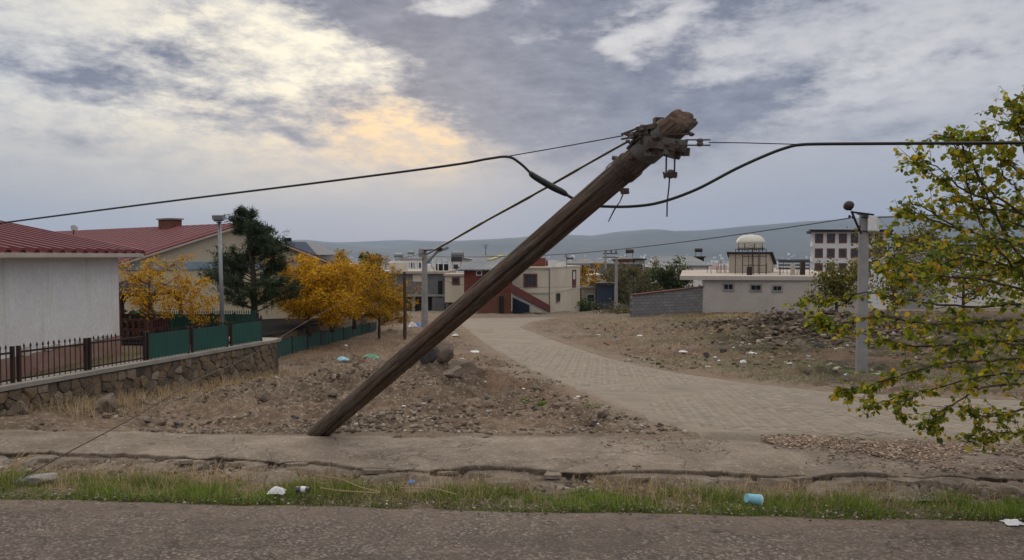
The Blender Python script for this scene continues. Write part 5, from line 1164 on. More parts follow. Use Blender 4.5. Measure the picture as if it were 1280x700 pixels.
for i in range(11): MB().tube([(xl-.2, 64.2, zs+.2+i*.23), (xl+.2, 64.2, zs+.2+i*.23)], .02, 4).build('ladder_rung', M['iron'], tw)
# rods and barrel on the flat roof
rodgrp = 'reinforcing rods standing along the flat roof edge'
for i, px in enumerate((884, 889, 896, 899, 905, 925, 958, 963, 974, 979, 984, 990, 996, 1003, 1012, 1022, 1032, 1041)):
    dd_ = 61+R.uniform(0, 16); x = wx(px, dd_); 
    b = MB(); hgt = R.uniform(.6, 1.3); k = R.randint(1, 3)
    for j in range(k): b.tube([(x+j*.1, dd_, zs), (x+j*.1+R.uniform(-.06, .06), dd_, zs+hgt*R.uniform(.8, 1))], .028, 4)
    top_mesh('steel_rod', b, M['plywood'], (x, dd_, zs), 'rusty reinforcing rods sticking up from the dusty flat roof', 'rod', rodgrp)
top_mesh('barrel', MB().lathe((wx(937, 62.5), 62.5, zs), [(.22, 0), (.24, .03), (.24, .68), (.22, .72)], 12), M['iron'], (wx(937, 62.5), 62.5, zs), 'dark barrel below the domed water tank', 'barrel')
for (px, w, h, m, lab) in ((991, .3, .9, 'roof_dust', 'squat concrete column stub on the roof right of the hut'), (1003, .35, 1.1, 'iron', 'dark steel bracket standing near the column stub')):
    top_mesh('column_stub', MB().box((wx(px, 63), 63, zs+h/2), (w, w, h)), M[m], (wx(px, 63), 63, zs), lab, 'column')

# ---- apartment blocks beyond
def apartments(px0, px1, top, base, d, floors, label, m='white_paint', accent='brick', depth=12, roof='dark', yaw=0, bays=None):
    xa, xb = wx(px0, d), wx(px1, d); z0, z1 = zpy(base, d), zpy(top, d); rt = root('apartment_block', ((xa+xb)/2, d, z0), label, 'apartment block')
    B_y = d+(xb-xa)*math.tan(yaw); A, B = (xa, d), (xb, B_y)
    kx = (d+depth)/d
    MB().prism([A, B, (xb*kx, B_y+depth), (xa*kx, d+depth)], z0-6, z1).build('wall', M[m], rt)
    MB().prism([(xa-.6, d-1.2), (xb+.6, B_y-1.2), (xb*kx+.6, B_y+depth+1), (xa*kx-.6, d+depth+1)], z1+.003, z1+.45).build('roof', M[roof], rt)
    bays = bays or max(2, int((xb-xa)/3.6)); fh = (z1-z0)/floors
    for f in range(floors):
        MB().prism([(xa-.05, d-.9), (xa+(xb-xa)*.02, d-.9), (xa+(xb-xa)*.02, d+.1), (xa-.05, d+.1)], z0+f*fh, z0+f*fh+.9).build('balcony', M[m], rt)
        for k in range(bays):
            t = .03+.94*(k+.5)/bays; w = .8/(xb-xa); window(rt, A, B, t-w, t+w, z0+f*fh+.7, z0+f*fh+fh-.35, accent, .30, 'glass', 0)
    return rt
ap = apartments(1013, 1108, 290, 345, 150, 3, 'white apartment block with brick-red window panels and dark overhanging roof', bays=6)
apartments(1120, 1165, 300, 350, 150, 4, 'pale grey apartment block seen through the autumn leaves', 'concrete', 'white_paint')
apartments(1185, 1250, 308, 352, 170, 4, 'white apartment block behind the right side of the tree', 'plaster_white', 'concrete')
apartments(1262, 1330, 300, 350, 190, 5, 'tall pale block at the right edge behind the leaves', 'plaster_white', 'concrete')
apartments(972, 1013, 325.5, 338, 420, 3, 'long low blue-white block far beyond the flat roof', 'white_paint', 'dark_blue', bays=12)

# ---- rooftops of the quarter below
def small_house(px0, px1, top, base, d, label, m='cream', roof='roof_dust', kind='flat', depth=9, tankm=None, win=2):
    xa, xb = wx(px0, d), wx(px1, d); z0, z1 = zpy(base, d), zpy(top, d); rt = root('house', ((xa+xb)/2, d, z0), label, 'house')
    MB().prism([(xa, d), (xb, d), (xb, d+depth), (xa, d+depth)], min(z0, gnd(xa, d))-3, z1).build('wall', M[m], rt)
    if kind == 'flat': MB().prism([(xa-.3, d-.3), (xb+.3, d-.3), (xb+.3, d+depth+.3), (xa-.3, d+depth+.3)], z1+.003, z1+.25).build('roof', M[roof], rt)
    else:
        b = MB(); xm_ = (xa+xb)/2; hh = (xb-xa)*.14 if kind == 'gable' else 1.4
        if kind == 'gable': b.prism([(xa-.3, d-.4), (xb+.3, d-.4), (xb+.3, d+depth+.4), (xa-.3, d+depth+.4)], z1+.003, z1+.12); b.add([(xa-.3, d-.4, z1+.12), (xb+.3, d-.4, z1+.12), (xb+.3, d+depth+.4, z1+.12), (xa-.3, d+depth+.4, z1+.12), (xm_, d-.4, z1+hh), (xm_, d+depth+.4, z1+hh)], [(0, 1, 4), (1, 2, 5, 4), (2, 3, 5), (3, 0, 4, 5)])
        else: b.prism([(xa-.4, d-.5), (xb+.4, d-.5), (xb+.4, d+depth), (xa-.4, d+depth)], [z1+.003]*2+[z1+hh]*2, [z1+.15]*2+[z1+hh+.15]*2)
        b.build('roof', M[roof], rt)
    for k in range(win):
        t = (k+.5)/win; w = .55/(xb-xa); window(rt, (xa, d), (xb, d), t-w, t+w, z1-2.0, z1-.8, 'white_paint' if m != 'white_paint' else 'block_grey', .1, 'glass', 0)
    if tankm:
        t_ = MB(); t_.tube([(xa+1.5, d+2, z1+1.5), (xa+3.0, d+2, z1+1.5)], .4, 10); t_.box((xa+1.7, d+2, z1+.8), (.08, .08, 1)).box((xa+2.8, d+2, z1+.8), (.08, .08, 1)); t_.build('water_tank', M[tankm], rt)
    return rt
small_house(727, 800, 331, 346, 125, 'long grey house with flat roof behind the roadside bushes', 'block_grey', 'block_grey', 'flat', 10, None, 3)
small_house(774, 797, 324, 333, 140, 'brown brick upper storey rising above the long grey house', 'brick', 'roof_dust', 'flat', 8, 'iron', 2)
small_house(795, 806, 325, 336, 138, 'narrow grey rooftop room beside the brick storey', 'concrete', 'dark', 'flat', 6, None, 1)
small_house(739, 757, 345, 352, 108, 'low shed with pale bluish curved roof among the bushes', 'plaster_white', 'white_paint', 'gable', 5, None, 1)
small_house(748, 770, 356, 372, 98, 'small dark blue sheet-metal shed behind the bushes', 'dark_blue', 'iron', 'flat', 4, None, 0)
small_house(729, 748, 360, 374, 101, 'low pinkish stone hut beside the blue shed', 'hut', 'roof_dust', 'flat', 5, None, 1)
small_house(832, 886, 333, 350, 112, 'long building with blue-grey sloping metal roof left of the roof hut', 'plaster_white', 'grey_roof', 'shed', 12, None, 3)
small_house(862, 880, 322, 333, 150, 'small dark rooftop structure above the blue-grey roof', 'dark', 'iron', 'flat', 5, 'iron', 1)
small_house(806, 832, 335, 350, 150, 'pale cream house between the dry trees', 'cream', 'roof_dust', 'flat', 9, 'white_paint', 2)
small_house(700, 730, 331, 346, 160, 'cream house with orange-brown parapet beyond the canopy', 'cream', 'brick', 'flat', 9, 'steel', 2)
small_house(480, 500, 330, 344, 130, 'white flat-roofed house behind the unfinished building', 'plaster_white', 'roof_dust', 'flat', 9, 'steel', 2)
small_house(563, 590, 325, 340, 150, 'pale house peeping over the cream annex', 'plaster_white', 'grey_roof', 'gable', 9, None, 2)
small_house(500, 530, 324, 340, 170, 'white house with rooftop tank beyond the concrete pole', 'white_paint', 'roof_dust', 'flat', 9, 'steel', 3)
small_house(600, 655, 325, 340, 190, 'wide pale house beyond the red house roof', 'plaster_white', 'grey_roof', 'flat', 9, None, 3)
kinds = [('cream', 'roof_dust', 'flat'), ('plaster_white', 'roof_dust', 'flat'), ('hut', 'brick', 'gable'), ('white_paint', 'grey_roof', 'gable'), ('concrete', 'roof_dust', 'flat'), ('cream', 'brick', 'gable')]
RH = random.Random(77)
for i in range(46):
    d = RH.uniform(190, 700); px = RH.uniform(340, 1300); w = RH.uniform(9, 15); k = RH.choice(kinds); g0 = gnd(wx(px, d), d); hh = RH.choice((4, 6.5, 9))
    pw = w/d*F/2; tp = 320-(g0+hh-CZ)/d*F; bs = 320-(g0-CZ)/d*F
    o = small_house(px-pw, px+pw, tp, bs, d, 'far %s house with %s roof %s' % ({'cream': 'cream', 'plaster_white': 'off-white', 'hut': 'sand-coloured', 'white_paint': 'white', 'concrete': 'grey'}[k[0]], {'roof_dust': 'flat', 'brick': 'brown pitched' , 'grey_roof': 'grey pitched'}[k[1]], 'behind the yellow trees' if px < 480 else 'behind the grey block building' if px < 570 else 'behind the red and cream houses' if px < 730 else 'beyond the far poles' if px < 850 else 'beyond the domed tank' if px < 1010 else 'behind the autumn tree'), *k, RH.uniform(8, 12), RH.choice((None, 'steel')), 3); o['group'] = 'houses of the lower quarter'
# the town at the foot of the hills reads as one mass
def town():
    n = 3600; dd_ = 900+np.abs(rng.beta(2.2, 1.5, n))*4300; u = rng.uniform(-1.0, 1.0, n); cl_ = fbm(u*9+3, dd_/500, 3); keep = cl_ > -.12; dd_, u = dd_[keep], u[keep]; n = len(u)
    x = u*dd_; z = np.array([max(float(gz(a, b)), hill_z(uu, (b-3600)/4600) if b > 3600 else -1e9) for a, b, uu in zip(x, dd_, u)])
    tall = rng.random(n) < .35; w = rng.uniform(9, 20, n); h = np.where(tall, rng.uniform(12, 24, n), rng.uniform(4, 10, n)); mats = np.zeros((n, 3, 3)); a = rng.uniform(0, 1.5, n)
    mats[:, 0, 0] = np.cos(a)*w; mats[:, 0, 1] = -np.sin(a)*w; mats[:, 1, 0] = np.sin(a)*w; mats[:, 1, 1] = np.cos(a)*w; mats[:, 2, 2] = h
    BV = np.array([(x_, y_, z_) for z_ in (-.3, 1) for x_, y_ in ((-.5, -.4), (.5, -.4), (.5, .4), (-.5, .4))]); BF = np.array([(4, 5, 6, 7), (0, 1, 5, 4), (1, 2, 6, 5), (2, 3, 7, 6), (3, 0, 4, 7)])
    V, Fs = instanced([(BV, BF)], np.stack([x, dd_, z], -1), mats, np.zeros(n, int))
    m = island_mat('town_walls', [(0, (.25, .20, .17)), (.4, (.50, .47, .43)), (.8, (.66, .65, .63)), (1, (.40, .22, .16))], .9)
    tag(link_mesh('distant_town', fast_mesh('distant_town', V, Fs), m), 'pale mass of far town buildings along the foot of the hills', 'town', kind='stuff')
town()
# double pole with transformer gear beyond the road
tp = root('transformer_pole', gsolve(770, 391), 'thin far utility pole with crossarm rising from the right field', 'utility pole'); d = tp.location.y
MB().tube([tp.location-Vector((0, 0, .3)), P(770.5, 322, d)], [.20, .14], 8).build('shaft', M['concrete'], tp); MB().box(P(770, 325, d), (1.0, .12, .12)).build('crossarm', M['iron'], tp)
q = gnd(wx(757, 120), 120); tq = root('transformer_pole', (wx(757, 120), 120, q), 'far double-armed electricity pole above the grey house roof', 'utility pole')
MB().tube([(wx(757, 120), 120, q-.3), P(757, 315, 120)], [.25, .16], 8).build('shaft', M['concrete'], tq)
for py in (317, 321.5): MB().box(P(763, py, 120), (2.4, .15, .15)).build('crossarm', M['iron'], tq)
for px in (757, 764, 770): MB().lathe(P(px, 316, 120), [(.08, 0), (.16, .1), (.08, .4)], 6).build('insulator', M['iron'], tq)
q = gnd(wx(482, 110), 110); tq = root('transformer_pole', (wx(482, 110), 110, q), 'far thin electricity pole behind the dark conifer top', 'utility pole')
MB().tube([(wx(482, 110), 110, q-.3), P(482, 323, 110)], [.2, .12], 8).build('shaft', M['concrete'], tq); MB().box(P(482, 325, 110), (1.3, .1, .1)).build('crossarm', M['iron'], tq)

# ================================================================== vegetation
def leaf_tpl(kind):
    out = []
    for s in range(5):
        rr = random.Random(s); f = rr.uniform(.1, .35); c = rr.uniform(-.25, .25)
        if kind == 'broad':      # ovate leaf folded on its midrib
            V = [(0, 0, 0), (-.42, .30, f*.4), (-.36, .68, f*.35+c*.2), (0, 1.0, c*.5), (.36, .68, f*.35+c*.2), (.42, .30, f*.4), (0, .45, 0)]
            Fc = [(0, 6, 1), (1, 6, 2), (2, 6, 3), (3, 6, 4), (4, 6, 5), (5, 6, 0)]
        elif kind == 'narrow':
            V = [(0, 0, 0), (-.16, .5, f*.3), (0, 1, c*.4), (.16, .5, f*.3)]; Fc = [(0, 3, 1), (1, 3, 2)]
        else:                    # tuft: three crossing slivers
            V, Fc = [], []
            for k in range(4):
                a = rr.uniform(0, 6.3); e_ = rr.uniform(-.4, 1.0); d_ = Vector((math.cos(a)*math.cos(e_), math.sin(a)*math.cos(e_), math.sin(e_))); w_ = d_.orthogonal().normalized()*.07
                n_ = len(V); V += [tuple(-w_), tuple(w_), tuple(d_)]; Fc.append((n_, n_+1, n_+2))
        out.append((np.array(V, float), np.array(Fc)))
    return out
TPL = {k: leaf_tpl(k) for k in ('broad', 'narrow', 'tuft')}
def scatter_leaves(points, spread, per, size, kind):
    pts = np.repeat(np.array(points, float), per, 0); pts = pts + rng.normal(0, 1, pts.shape)*np.array(spread)
    n = len(pts); mats = rot_mats(n)*(size*rng.uniform(.6, 1.35, n))[:, None, None]
    return instanced(TPL[kind], pts, mats)
def branch_path(p, d, L_, rr, n=5, wig=.25, lift=.0):
    out = [p.copy()]; d = d.normalized()
    for i in range(n):
        d = (d + Vector((rr.uniform(-1, 1), rr.uniform(-1, 1), rr.uniform(-1, 1)))*wig + Vector((0, 0, lift))).normalized(); out.append(out[-1]+d*L_/n)
    return out
def tree(name, base, h, crown_r, label, leafm, kind='broad', leaf=.07, nlimb=8, per=10, seed=1, trunk_h=.3, tr=.06, spread=.14, flat_=.8, twigs=6, cat='tree', group=None, barkm='bark', lean=(0, 0), sub=3, lo=.0):
    rr = random.Random(seed); base = Vector(base); rt = root(name, base, label, cat, group); mb = MB(); ends = []
    top = base+Vector((lean[0], lean[1], h*.8)); fork = base.lerp(top, trunk_h)
    mb.tube([base-Vector((0, 0, .2)), base.lerp(fork, .5)+Vector((rr.uniform(-.04, .04), rr.uniform(-.04, .04), 0)), fork, fork.lerp(top, .5), top], [tr*1.2, tr, tr*.8, tr*.5, tr*.2], 8)
    for i in range(nlimb):
        t = trunk_h*.8+(1-trunk_h*.8)*(i+rr.random())/nlimb; p = base.lerp(top, t); a = 2.4*i+rr.uniform(-.5, .5); up = .25+.9*t
        L_ = crown_r*(1.05-.45*abs(t-.55))*rr.uniform(.75, 1.1); dr = Vector((math.cos(a), math.sin(a), up*flat_))
        path = branch_path(p, dr, L_, rr, 5, .18, .04); mb.tube(path, [tr*.45, tr*.35, tr*.26, tr*.2, tr*.14, tr*.08], 5); 
        for j in range(twigs):
            q = path[rr.randint(1, 5)]; tw_ = branch_path(q, Vector((rr.uniform(-1, 1), rr.uniform(-1, 1), rr.uniform(-.4, .9)*flat_+lo))+dr*.5, L_*rr.uniform(.3, .55), rr, 3, .3)
            mb.tube(tw_, [tr*.14, tr*.10, tr*.07, tr*.04], 4, False); ends += tw_[1:]
            for s_ in range(sub):
                c = tw_[rr.randint(1, 3)]; sb = branch_path(c, Vector((rr.uniform(-1, 1), rr.uniform(-1, 1), rr.uniform(-.6, .8))), L_*.22, rr, 2, .3); ends += sb[1:]
    mb.build('trunk', M[barkm], rt, True)
    if per:
        V, Fs = scatter_leaves([tuple(e_-base) for e_ in ends], (spread, spread, spread*.8), per, leaf, kind)
        link_mesh('crown', fast_mesh('crown', V, Fs), M[leafm], rt)
    return rt
def yb(px, d): x = wx(px, d); return Vector((x, d, float(yard_z(x, d))))
# small yellow trees by the gazebo
tree('yellow_tree', yb(186, 20.6), 2.55, 1.05, 'small orange-yellow tree with forked trunk in front of the gazebo', 'leaf_yellow', 'narrow', .085, 9, 6, 4, .45, .05, .055, .35, 7)
tree('yellow_tree', yb(247, 20.8), 2.1, .85, 'slender yellow tree with thin trunk beside the floodlight pole', 'leaf_yellow', 'narrow', .085, 8, 6, 9, .5, .035, .055, .3, 6, lean=(-.25, 0))
# the pine
def pine():
    base = yb(318, 24); rt = root('pine_tree', base, 'dark green pine with open layered crown behind the railing end', 'pine tree'); rr = random.Random(4); h = 4.15; mb = MB(); ends = []
    mb.tube([base-Vector((0, 0, .2)), base+Vector((-.03, 0, h*.5)), base+Vector((-.3, 0, h*.99))], [.13, .09, .02], 8)
    for i in range(54):
        t = .20+.78*(i+rr.random())/54; c = base+Vector((-.03-.27*max(0, t-.5)*2, 0, h*t)); a = rr.uniform(0, 6.283)
        L_ = (2.0*(1-t)**.85+.14)*rr.uniform(.65, 1.15)*(1.0 if t > .4 else .9); path = branch_path(c, Vector((math.cos(a), math.sin(a), .30+.25*t)), L_, rr, 5, .10, .03); mb.tube(path, [.028, .022, .016, .012, .009, .005], 5)
        for j in range(int(5+8*L_)):
            k_ = rr.uniform(.25, 1)*5; q = path[int(min(4, k_))].lerp(path[min(5, int(k_)+1)], k_ % 1); tw_ = branch_path(q, Vector((rr.uniform(-1, 1), rr.uniform(-1, 1), rr.uniform(.0, .8)))+Vector((math.cos(a), math.sin(a), 0))*.7, L_*.22+.08, rr, 2, .2); mb.tube(tw_, .006, 3, False); ends += tw_
    mb.build('trunk', M['bark'], rt, True)
    V, Fs = scatter_leaves([tuple(e_-base) for e_ in ends], (.06, .06, .05), 5, .13, 'tuft'); link_mesh('crown', fast_mesh('crown', V, Fs), M['needle'], rt)
pine()
# row of yellow street trees
row = 'row of yellow trees along the lower green fence'
tree('yellow_tree', yb(382, 29)+Vector((.1, 0, -.1)), 2.45, 1.6, 'bright yellow-orange tree nearest the pine', 'leaf_yellow', 'narrow', .125, 15, 11, 11, .16, .09, .085, .45, 12, group=row)
tree('yellow_tree', yb(412, 31.5)+Vector((.1, 0, -.1)), 2.5, 1.55, 'yellow-orange tree second from the pine above the green fence', 'leaf_yellow', 'narrow', .125, 14, 11, 12, .16, .09, .085, .45, 12, group=row)
tree('yellow_tree', yb(440, 35)+Vector((.1, 0, -.2)), 2.75, 1.75, 'greenish yellow tree in the middle of the row by the fence', 'leaf_mixed', 'narrow', .125, 15, 11, 13, .16, .09, .085, .45, 12, group=row)
tree('yellow_tree', Vector((wx(474, 40), 40, gnd(-7, 40))), 3.0, 1.6, 'yellow and green tree at the right end of the row', 'leaf_mixed', 'narrow', .125, 13, 11, 14, .2, .08, .09, .45, 12, group=row)
tree('conifer_tree', Vector((wx(462, 56), 56, gnd(-10, 56))), 5.1, 1.1, 'dark leafy tree top rising behind the yellow row', 'leaf_green', 'broad', .22, 10, 6, 15, .6, .1, .15, .8, 4)
# trees of the middle distance
MT = [('olive_tree', 722, 104, 5.8, 3.4, 'yellowish green tree behind the right corner of the cream house', 'leaf_mixed', 21), ('olive_tree', 792, 96, 5.4, 3.4, 'broad dull olive tree with bare lower limbs left of the block wall', 'leaf_dull', 22),
      ('olive_tree', 768, 104, 4.9, 2.7, 'dull brownish tree behind the thin far pole', 'leaf_dull', 23), ('olive_tree', 836, 84, 5.0, 2.2, 'fresh green tree above the left end of the block wall', 'leaf_green', 24), ('olive_tree', 818, 100, 4.4, 2.6, 'grey-green tree beside the fresh green one', 'leaf_dull', 25),
      ('olive_tree', 852, 100, 4.9, 2.2, 'olive-green tree touching the roof overhang at its left', 'leaf_dull', 26), ('olive_tree', 707, 128, 7.0, 3.2, 'ochre tree crown over the cream house roof', 'leaf_mixed', 27), ('olive_tree', 745, 150, 7, 3.4, 'small far grey-green tree above the pale shed', 'leaf_dull', 28),
      ('olive_tree', 1046, 53, 3.3, 1.7, 'brownish leafy tree in front of the flat building, left of the pole', 'leaf_olive', 29), ('olive_tree', 1118, 46, 5.6, 3.0, 'dense olive-green tree behind the lamp pole', 'leaf_olive', 30), ('olive_tree', 1205, 50, 5.2, 3.2, 'wide olive tree hidden behind the foreground leaves', 'leaf_olive', 31)]
for (nm, px, d, h, cr, lab, lm, sd_i) in MT:
    tree(nm, Vector((wx(px, d), d, gnd(wx(px, d), d))), h, cr, lab, lm, 'broad', .15 if d < 70 else .22, 11, 4 if d < 70 else 4, sd_i, .25, .12, .20, .6, 8)
def bush(px, py, w, h, label, lm, seed, n=1500, leaf=.12, d=None, cat='bush', name='bush'):
    p = gsolve(px, py); rt = root(name, p, label, cat); rr = random.Random(seed); mb = MB(); ends = []
    for i in range(14):
        a = rr.uniform(0, 6.28); path = branch_path(p, Vector((math.cos(a)*w, math.sin(a)*w*.6, h*1.1)), math.hypot(w, h)*rr.uniform(.35, .62), rr, 4, .25); mb.tube(path, [.03, .022, .015, .01, .006], 4); ends += path[1:]
    mb.build('stem', M['twig'], rt)
    V, Fs = scatter_leaves([tuple(e_-p) for e_ in ends], (w*.16, w*.12, h*.14), n//len(ends), leaf, 'broad'); V[:, 2] = np.maximum(V[:, 2], -.02)
    link_mesh('foliage', fast_mesh('foliage', V, Fs), M[lm], rt)
bush(716, 389, 4.2, 1.3, 'low dark green bush at the foot of the cream house', 'leaf_green', 1, 2200, .2); bush(742, 388, 3.4, 1.1, 'dark low bush right of the cream house bush', 'leaf_green', 2, 1800, .2)
bush(694, 383, 1.6, 1.6, 'small thin shrub at the house corner by the stair', 'leaf_dull', 3, 500, .14); bush(780, 392, 5.5, .8, 'thin line of low weeds before the block wall end', 'leaf_dull', 4, 900, .16)
hp = yb(176, 24.9); hr = root('hedge', hp, 'clipped green hedge seen through the gazebo behind its railing', 'hedge'); V, Fs = scatter_leaves([(x_, R.uniform(-.2, .2), .45+R.uniform(-.35, .35)) for x_ in np.linspace(-1.3, 1.0, 160)], (.05, .08, .06), 14, .09, 'broad'); link_mesh('foliage', fast_mesh('foliage', V, Fs), M['leaf_green'], hr)
mb = MB(); [mb.tube([hp+Vector((x_, 0, -.1)), hp+Vector((x_+.05, 0, .6))], .02, 5) for x_ in np.linspace(-1.2, .9, 7)]; mb.build('stem', M['twig'], hr)
# bare shrub inside the railing, and the dark twiggy bush at the foot of the lamp pole
bs = yb(43, 12.6); rt = root('bare_shrub', bs, 'leafless crooked shrub behind the railing by the white wall', 'shrub'); mb = MB(); rr = random.Random(8)
for i in range(5):
    p_ = branch_path(bs, Vector((rr.uniform(-.6, .6), rr.uniform(-.3, .3), 1)), rr.uniform(.35, .62), rr, 6, .28); mb.tube(p_, [.012, .010, .009, .007, .005, .004, .002], 5)
    for j in range(3): mb.tube(branch_path(p_[rr.randint(2, 5)], Vector((rr.uniform(-1, 1), rr.uniform(-.5, .5), .6)), .2, rr, 3, .3), [.005, .004, .003, .002], 4)
mb.build('stem', M['twig'], rt)

# ---- the autumn tree reaching in from the right
def autumn_tree():
    tb = Vector((6.9, 8.1, float(gz(6.9, 8.1)))); rt = root('autumn_tree', tb, 'green and yellow leaved tree reaching in from the right edge in front of everything', 'tree'); rr = random.Random(21); mb = MB()
    crown0 = Vector((6.4, 7.7, 3.0)); hub = Vector((6.75, 7.95, 1.1))
    mb.tube([tb-Vector((0, 0, .3)), tb.lerp(hub, .5)+Vector((.05, 0, 0)), hub, crown0, Vector((6.2, 7.5, 4.6)), Vector((6.0, 7.3, 6.2))], [.13, .115, .10, .085, .06, .02], 12)
    S = []  # branch polylines as photo columns/rows with distances
    S += [[(1420, 300, 7.6), (1300, 345, 7.4), (1255, 320, 7.2), (1222, 270, 7.1), (1205, 215, 7.0), (1190, 178, 7.0)],
          [(1400, 300, 7.6), (1330, 260, 7.3), (1290, 210, 7.1), (1268, 150, 7.0), (1262, 128, 7.0)],
          [(1330, 300, 7.2), (1270, 262, 7.0), (1225, 225, 6.9), (1200, 178, 6.9), (1168, 168, 6.9)],
          [(1400, 330, 7.6), (1300, 290, 7.5), (1230, 262, 7.4), (1185, 232, 7.3), (1150, 200, 7.3)],
          [(1300, 300, 7.6), (1240, 310, 7.5), (1190, 282, 7.5), (1145, 255, 7.4), (1125, 268, 7.4)],
          [(1420, 380, 7.6), (1300, 345, 7.8), (1220, 320, 7.9), (1150, 305, 7.9), (1108, 290, 8.0)],
          [(1420, 390, 7.5), (1310, 370, 7.2), (1240, 352, 7.0), (1180, 345, 7.0), (1135, 350, 7.0), (1108, 344, 7.0)],
          [(1420, 400, 7.6), (1300, 380, 7.7), (1220, 383, 7.8), (1150, 378, 7.9), (1090, 366, 8.0), (1040, 372, 8.1), (1000, 380, 8.1)],
          [(1420, 410, 7.5), (1310, 400, 7.2), (1230, 402, 7.0), (1160, 405, 6.9), (1100, 395, 6.9), (1045, 405, 6.9), (1018, 400, 6.9)],
          [(1420, 430, 7.6), (1300, 425, 7.6), (1210, 430, 7.6), (1140, 432, 7.6), (1090, 420, 7.6), (1050, 412, 7.6)],
          [(1420, 440, 7.5), (1320, 446, 7.3), (1250, 450, 7.1), (1185, 454, 7.0), (1130, 468, 6.9), (1085, 482, 6.9), (1050, 487, 6.9)],
          [(1420, 450, 7.6), (1310, 465, 7.7), (1230, 470, 7.8), (1160, 488, 7.9), (1110, 500, 7.9), (1085, 508, 7.9)],
          [(1380, 470, 7.5), (1300, 480, 7.2), (1240, 482, 7.0), (1190, 505, 6.9), (1168, 522, 6.9), (1166, 528, 6.9)],
          [(1380, 480, 7.5), (1310, 500, 7.4), (1262, 515, 7.2), (1230, 520, 7.1), (1215, 512, 7.1)],
          [(1380, 500, 7.6), (1320, 528, 7.3), (1282, 540, 7.1), (1245, 542, 7.0), (1212, 545, 7.0)],
          [(1160, 486, 7.8), (1135, 500, 7.7), (1125, 512, 7.6), (1132, 526, 7.6)],
          [(1400, 240, 7.6), (1340, 200, 7.2), (1300, 170, 7.0), (1282, 150, 6.9)],
          [(1400, 345, 7.0), (1310, 318, 6.7), (1260, 300, 6.6), (1215, 300, 6.5), (1170, 318, 6.5)],
          [(1400, 420, 7.0), (1320, 425, 6.7), (1270, 430, 6.6), (1225, 425, 6.5), (1190, 440, 6.5)],
          [(1400, 460, 8.0), (1320, 440, 8.1), (1260, 410, 8.2), (1200, 398, 8.3), (1140, 415, 8.4)],
          [(1300, 345, 7.4), (1262, 300, 7.2), (1232, 240, 7.1), (1212, 190, 7.1), (1215, 165, 7.1)], [(1380, 300, 7.6), (1300, 240, 7.2), (1262, 205, 7.1), (1240, 175, 7.0), (1225, 172, 7.0)],
         [(1330, 300, 7.4), (1262, 262, 7.2), (1205, 238, 7.2), (1165, 205, 7.2), (1140, 203, 7.2)], [(1340, 330, 7.4), (1262, 300, 7.3), (1210, 290, 7.3), (1160, 272, 7.3), (1130, 262, 7.3)],
         [(1390, 260, 7.6), (1330, 215, 7.2), (1290, 185, 7.0), (1275, 160, 7.0), (1272, 142, 7.0)], [(1380, 330, 7.4), (1310, 290, 7.2), (1275, 240, 7.1), (1255, 220, 7.1), (1248, 190, 7.1)],
         [(1400, 330, 7.6), (1310, 320, 7.4), (1250, 332, 7.3), (1200, 322, 7.2), (1160, 338, 7.2), (1112, 320, 7.2)], [(1300, 260, 7.3), (1240, 262, 7.2), (1200, 252, 7.1), (1178, 262, 7.1)],
         [(1400, 380, 8.0), (1320, 360, 8.1), (1270, 340, 8.2), (1220, 345, 8.3), (1160, 330, 8.4), (1120, 325, 8.4)]]
    twig = []
    def drop(q, k): return q
    for bi, s in enumerate(S):
        pts = smooth_pts([P(*q) for q in s], 6); n = len(pts); L_ = sum((pts[i+1]-pts[i]).length for i in range(n-1))
        pts = [p + Vector((rr.uniform(-1, 1), rr.uniform(-1, 1), rr.uniform(-1, 1)))*.010 for p in pts]
        r0 = .010+.007*min(1, L_/3); mb.tube(pts, [r0*(1-.82*i/(n-1)) for i in range(n)], 6)
        if s[0][0] >= 1380:   # carry the branch back to the trunk
            c = Vector((6.5, 7.75, min(4.6, max(1.0, pts[0].z-.25)))); mb.tube([c, c.lerp(pts[0], .5)+Vector((0, 0, .06)), pts[0]], [r0*1.8, r0*1.3, r0], 6)
        upper = s[-1][1] < 300; m_ = int(L_/(.047 if upper else .038))
        for j in range(m_):
            t = (j+rr.random())/m_; 
            k_ = t*(n-1); i0 = min(n-2, int(k_)); q = pts[i0].lerp(pts[i0+1], k_-i0); tg = (pts[i0+1]-pts[i0]).normalized()
            if q.x/q.y*F+640 > 1345: continue
            qx, qy = q.x/q.y*F+640, 320-(q.z-CZ)/q.y*F
            if rr.random() < .16: continue
            if 1062 < qx < 1093 and 285 < qy < 465 and rr.random() < .8: continue
            upb = .55 if s[-1][1] < 300 else -.05
            dirv = tg*.7+Vector((rr.uniform(-1, 1), rr.uniform(-1, 1), rr.uniform(-.9, .8)+upb*.3))*.75
            tl = rr.uniform(.08, .34)*(1.0-.35*t)*(1.25 if upper else 1); tw_ = branch_path(q, dirv, tl, rr, 3, .22, -.06); mb.tube(tw_, [.0035, .003, .0022, .0015], 3, False); twig.append(tw_)
        twig.append(pts[-4:])
    mb.build('trunk', M['bark'], rt, True)
    locs, mats, near = [], [], []
    for tw_ in twig:
        k = rr.randint(5, 10)
        for j in range(k):
            t = rr.uniform(.1, 1)*(len(tw_)-1); i0 = min(len(tw_)-2, int(t)); q = tw_[i0].lerp(tw_[i0+1], t-i0)
            dv = (tw_[i0+1]-tw_[i0]).normalized()*.5+Vector((rr.uniform(-1, 1), rr.uniform(-1, 1), rr.uniform(-1.25, .35))); dv.normalize()
            Mx = dv.to_track_quat('Y', 'Z').to_matrix() @ Matrix.Rotation(rr.uniform(-1.4, 1.4), 3, 'Y'); sz = rr.uniform(.026, .068)
            pet = dv*.012; locs.append(tuple(q+pet)); mats.append((Mx, sz))
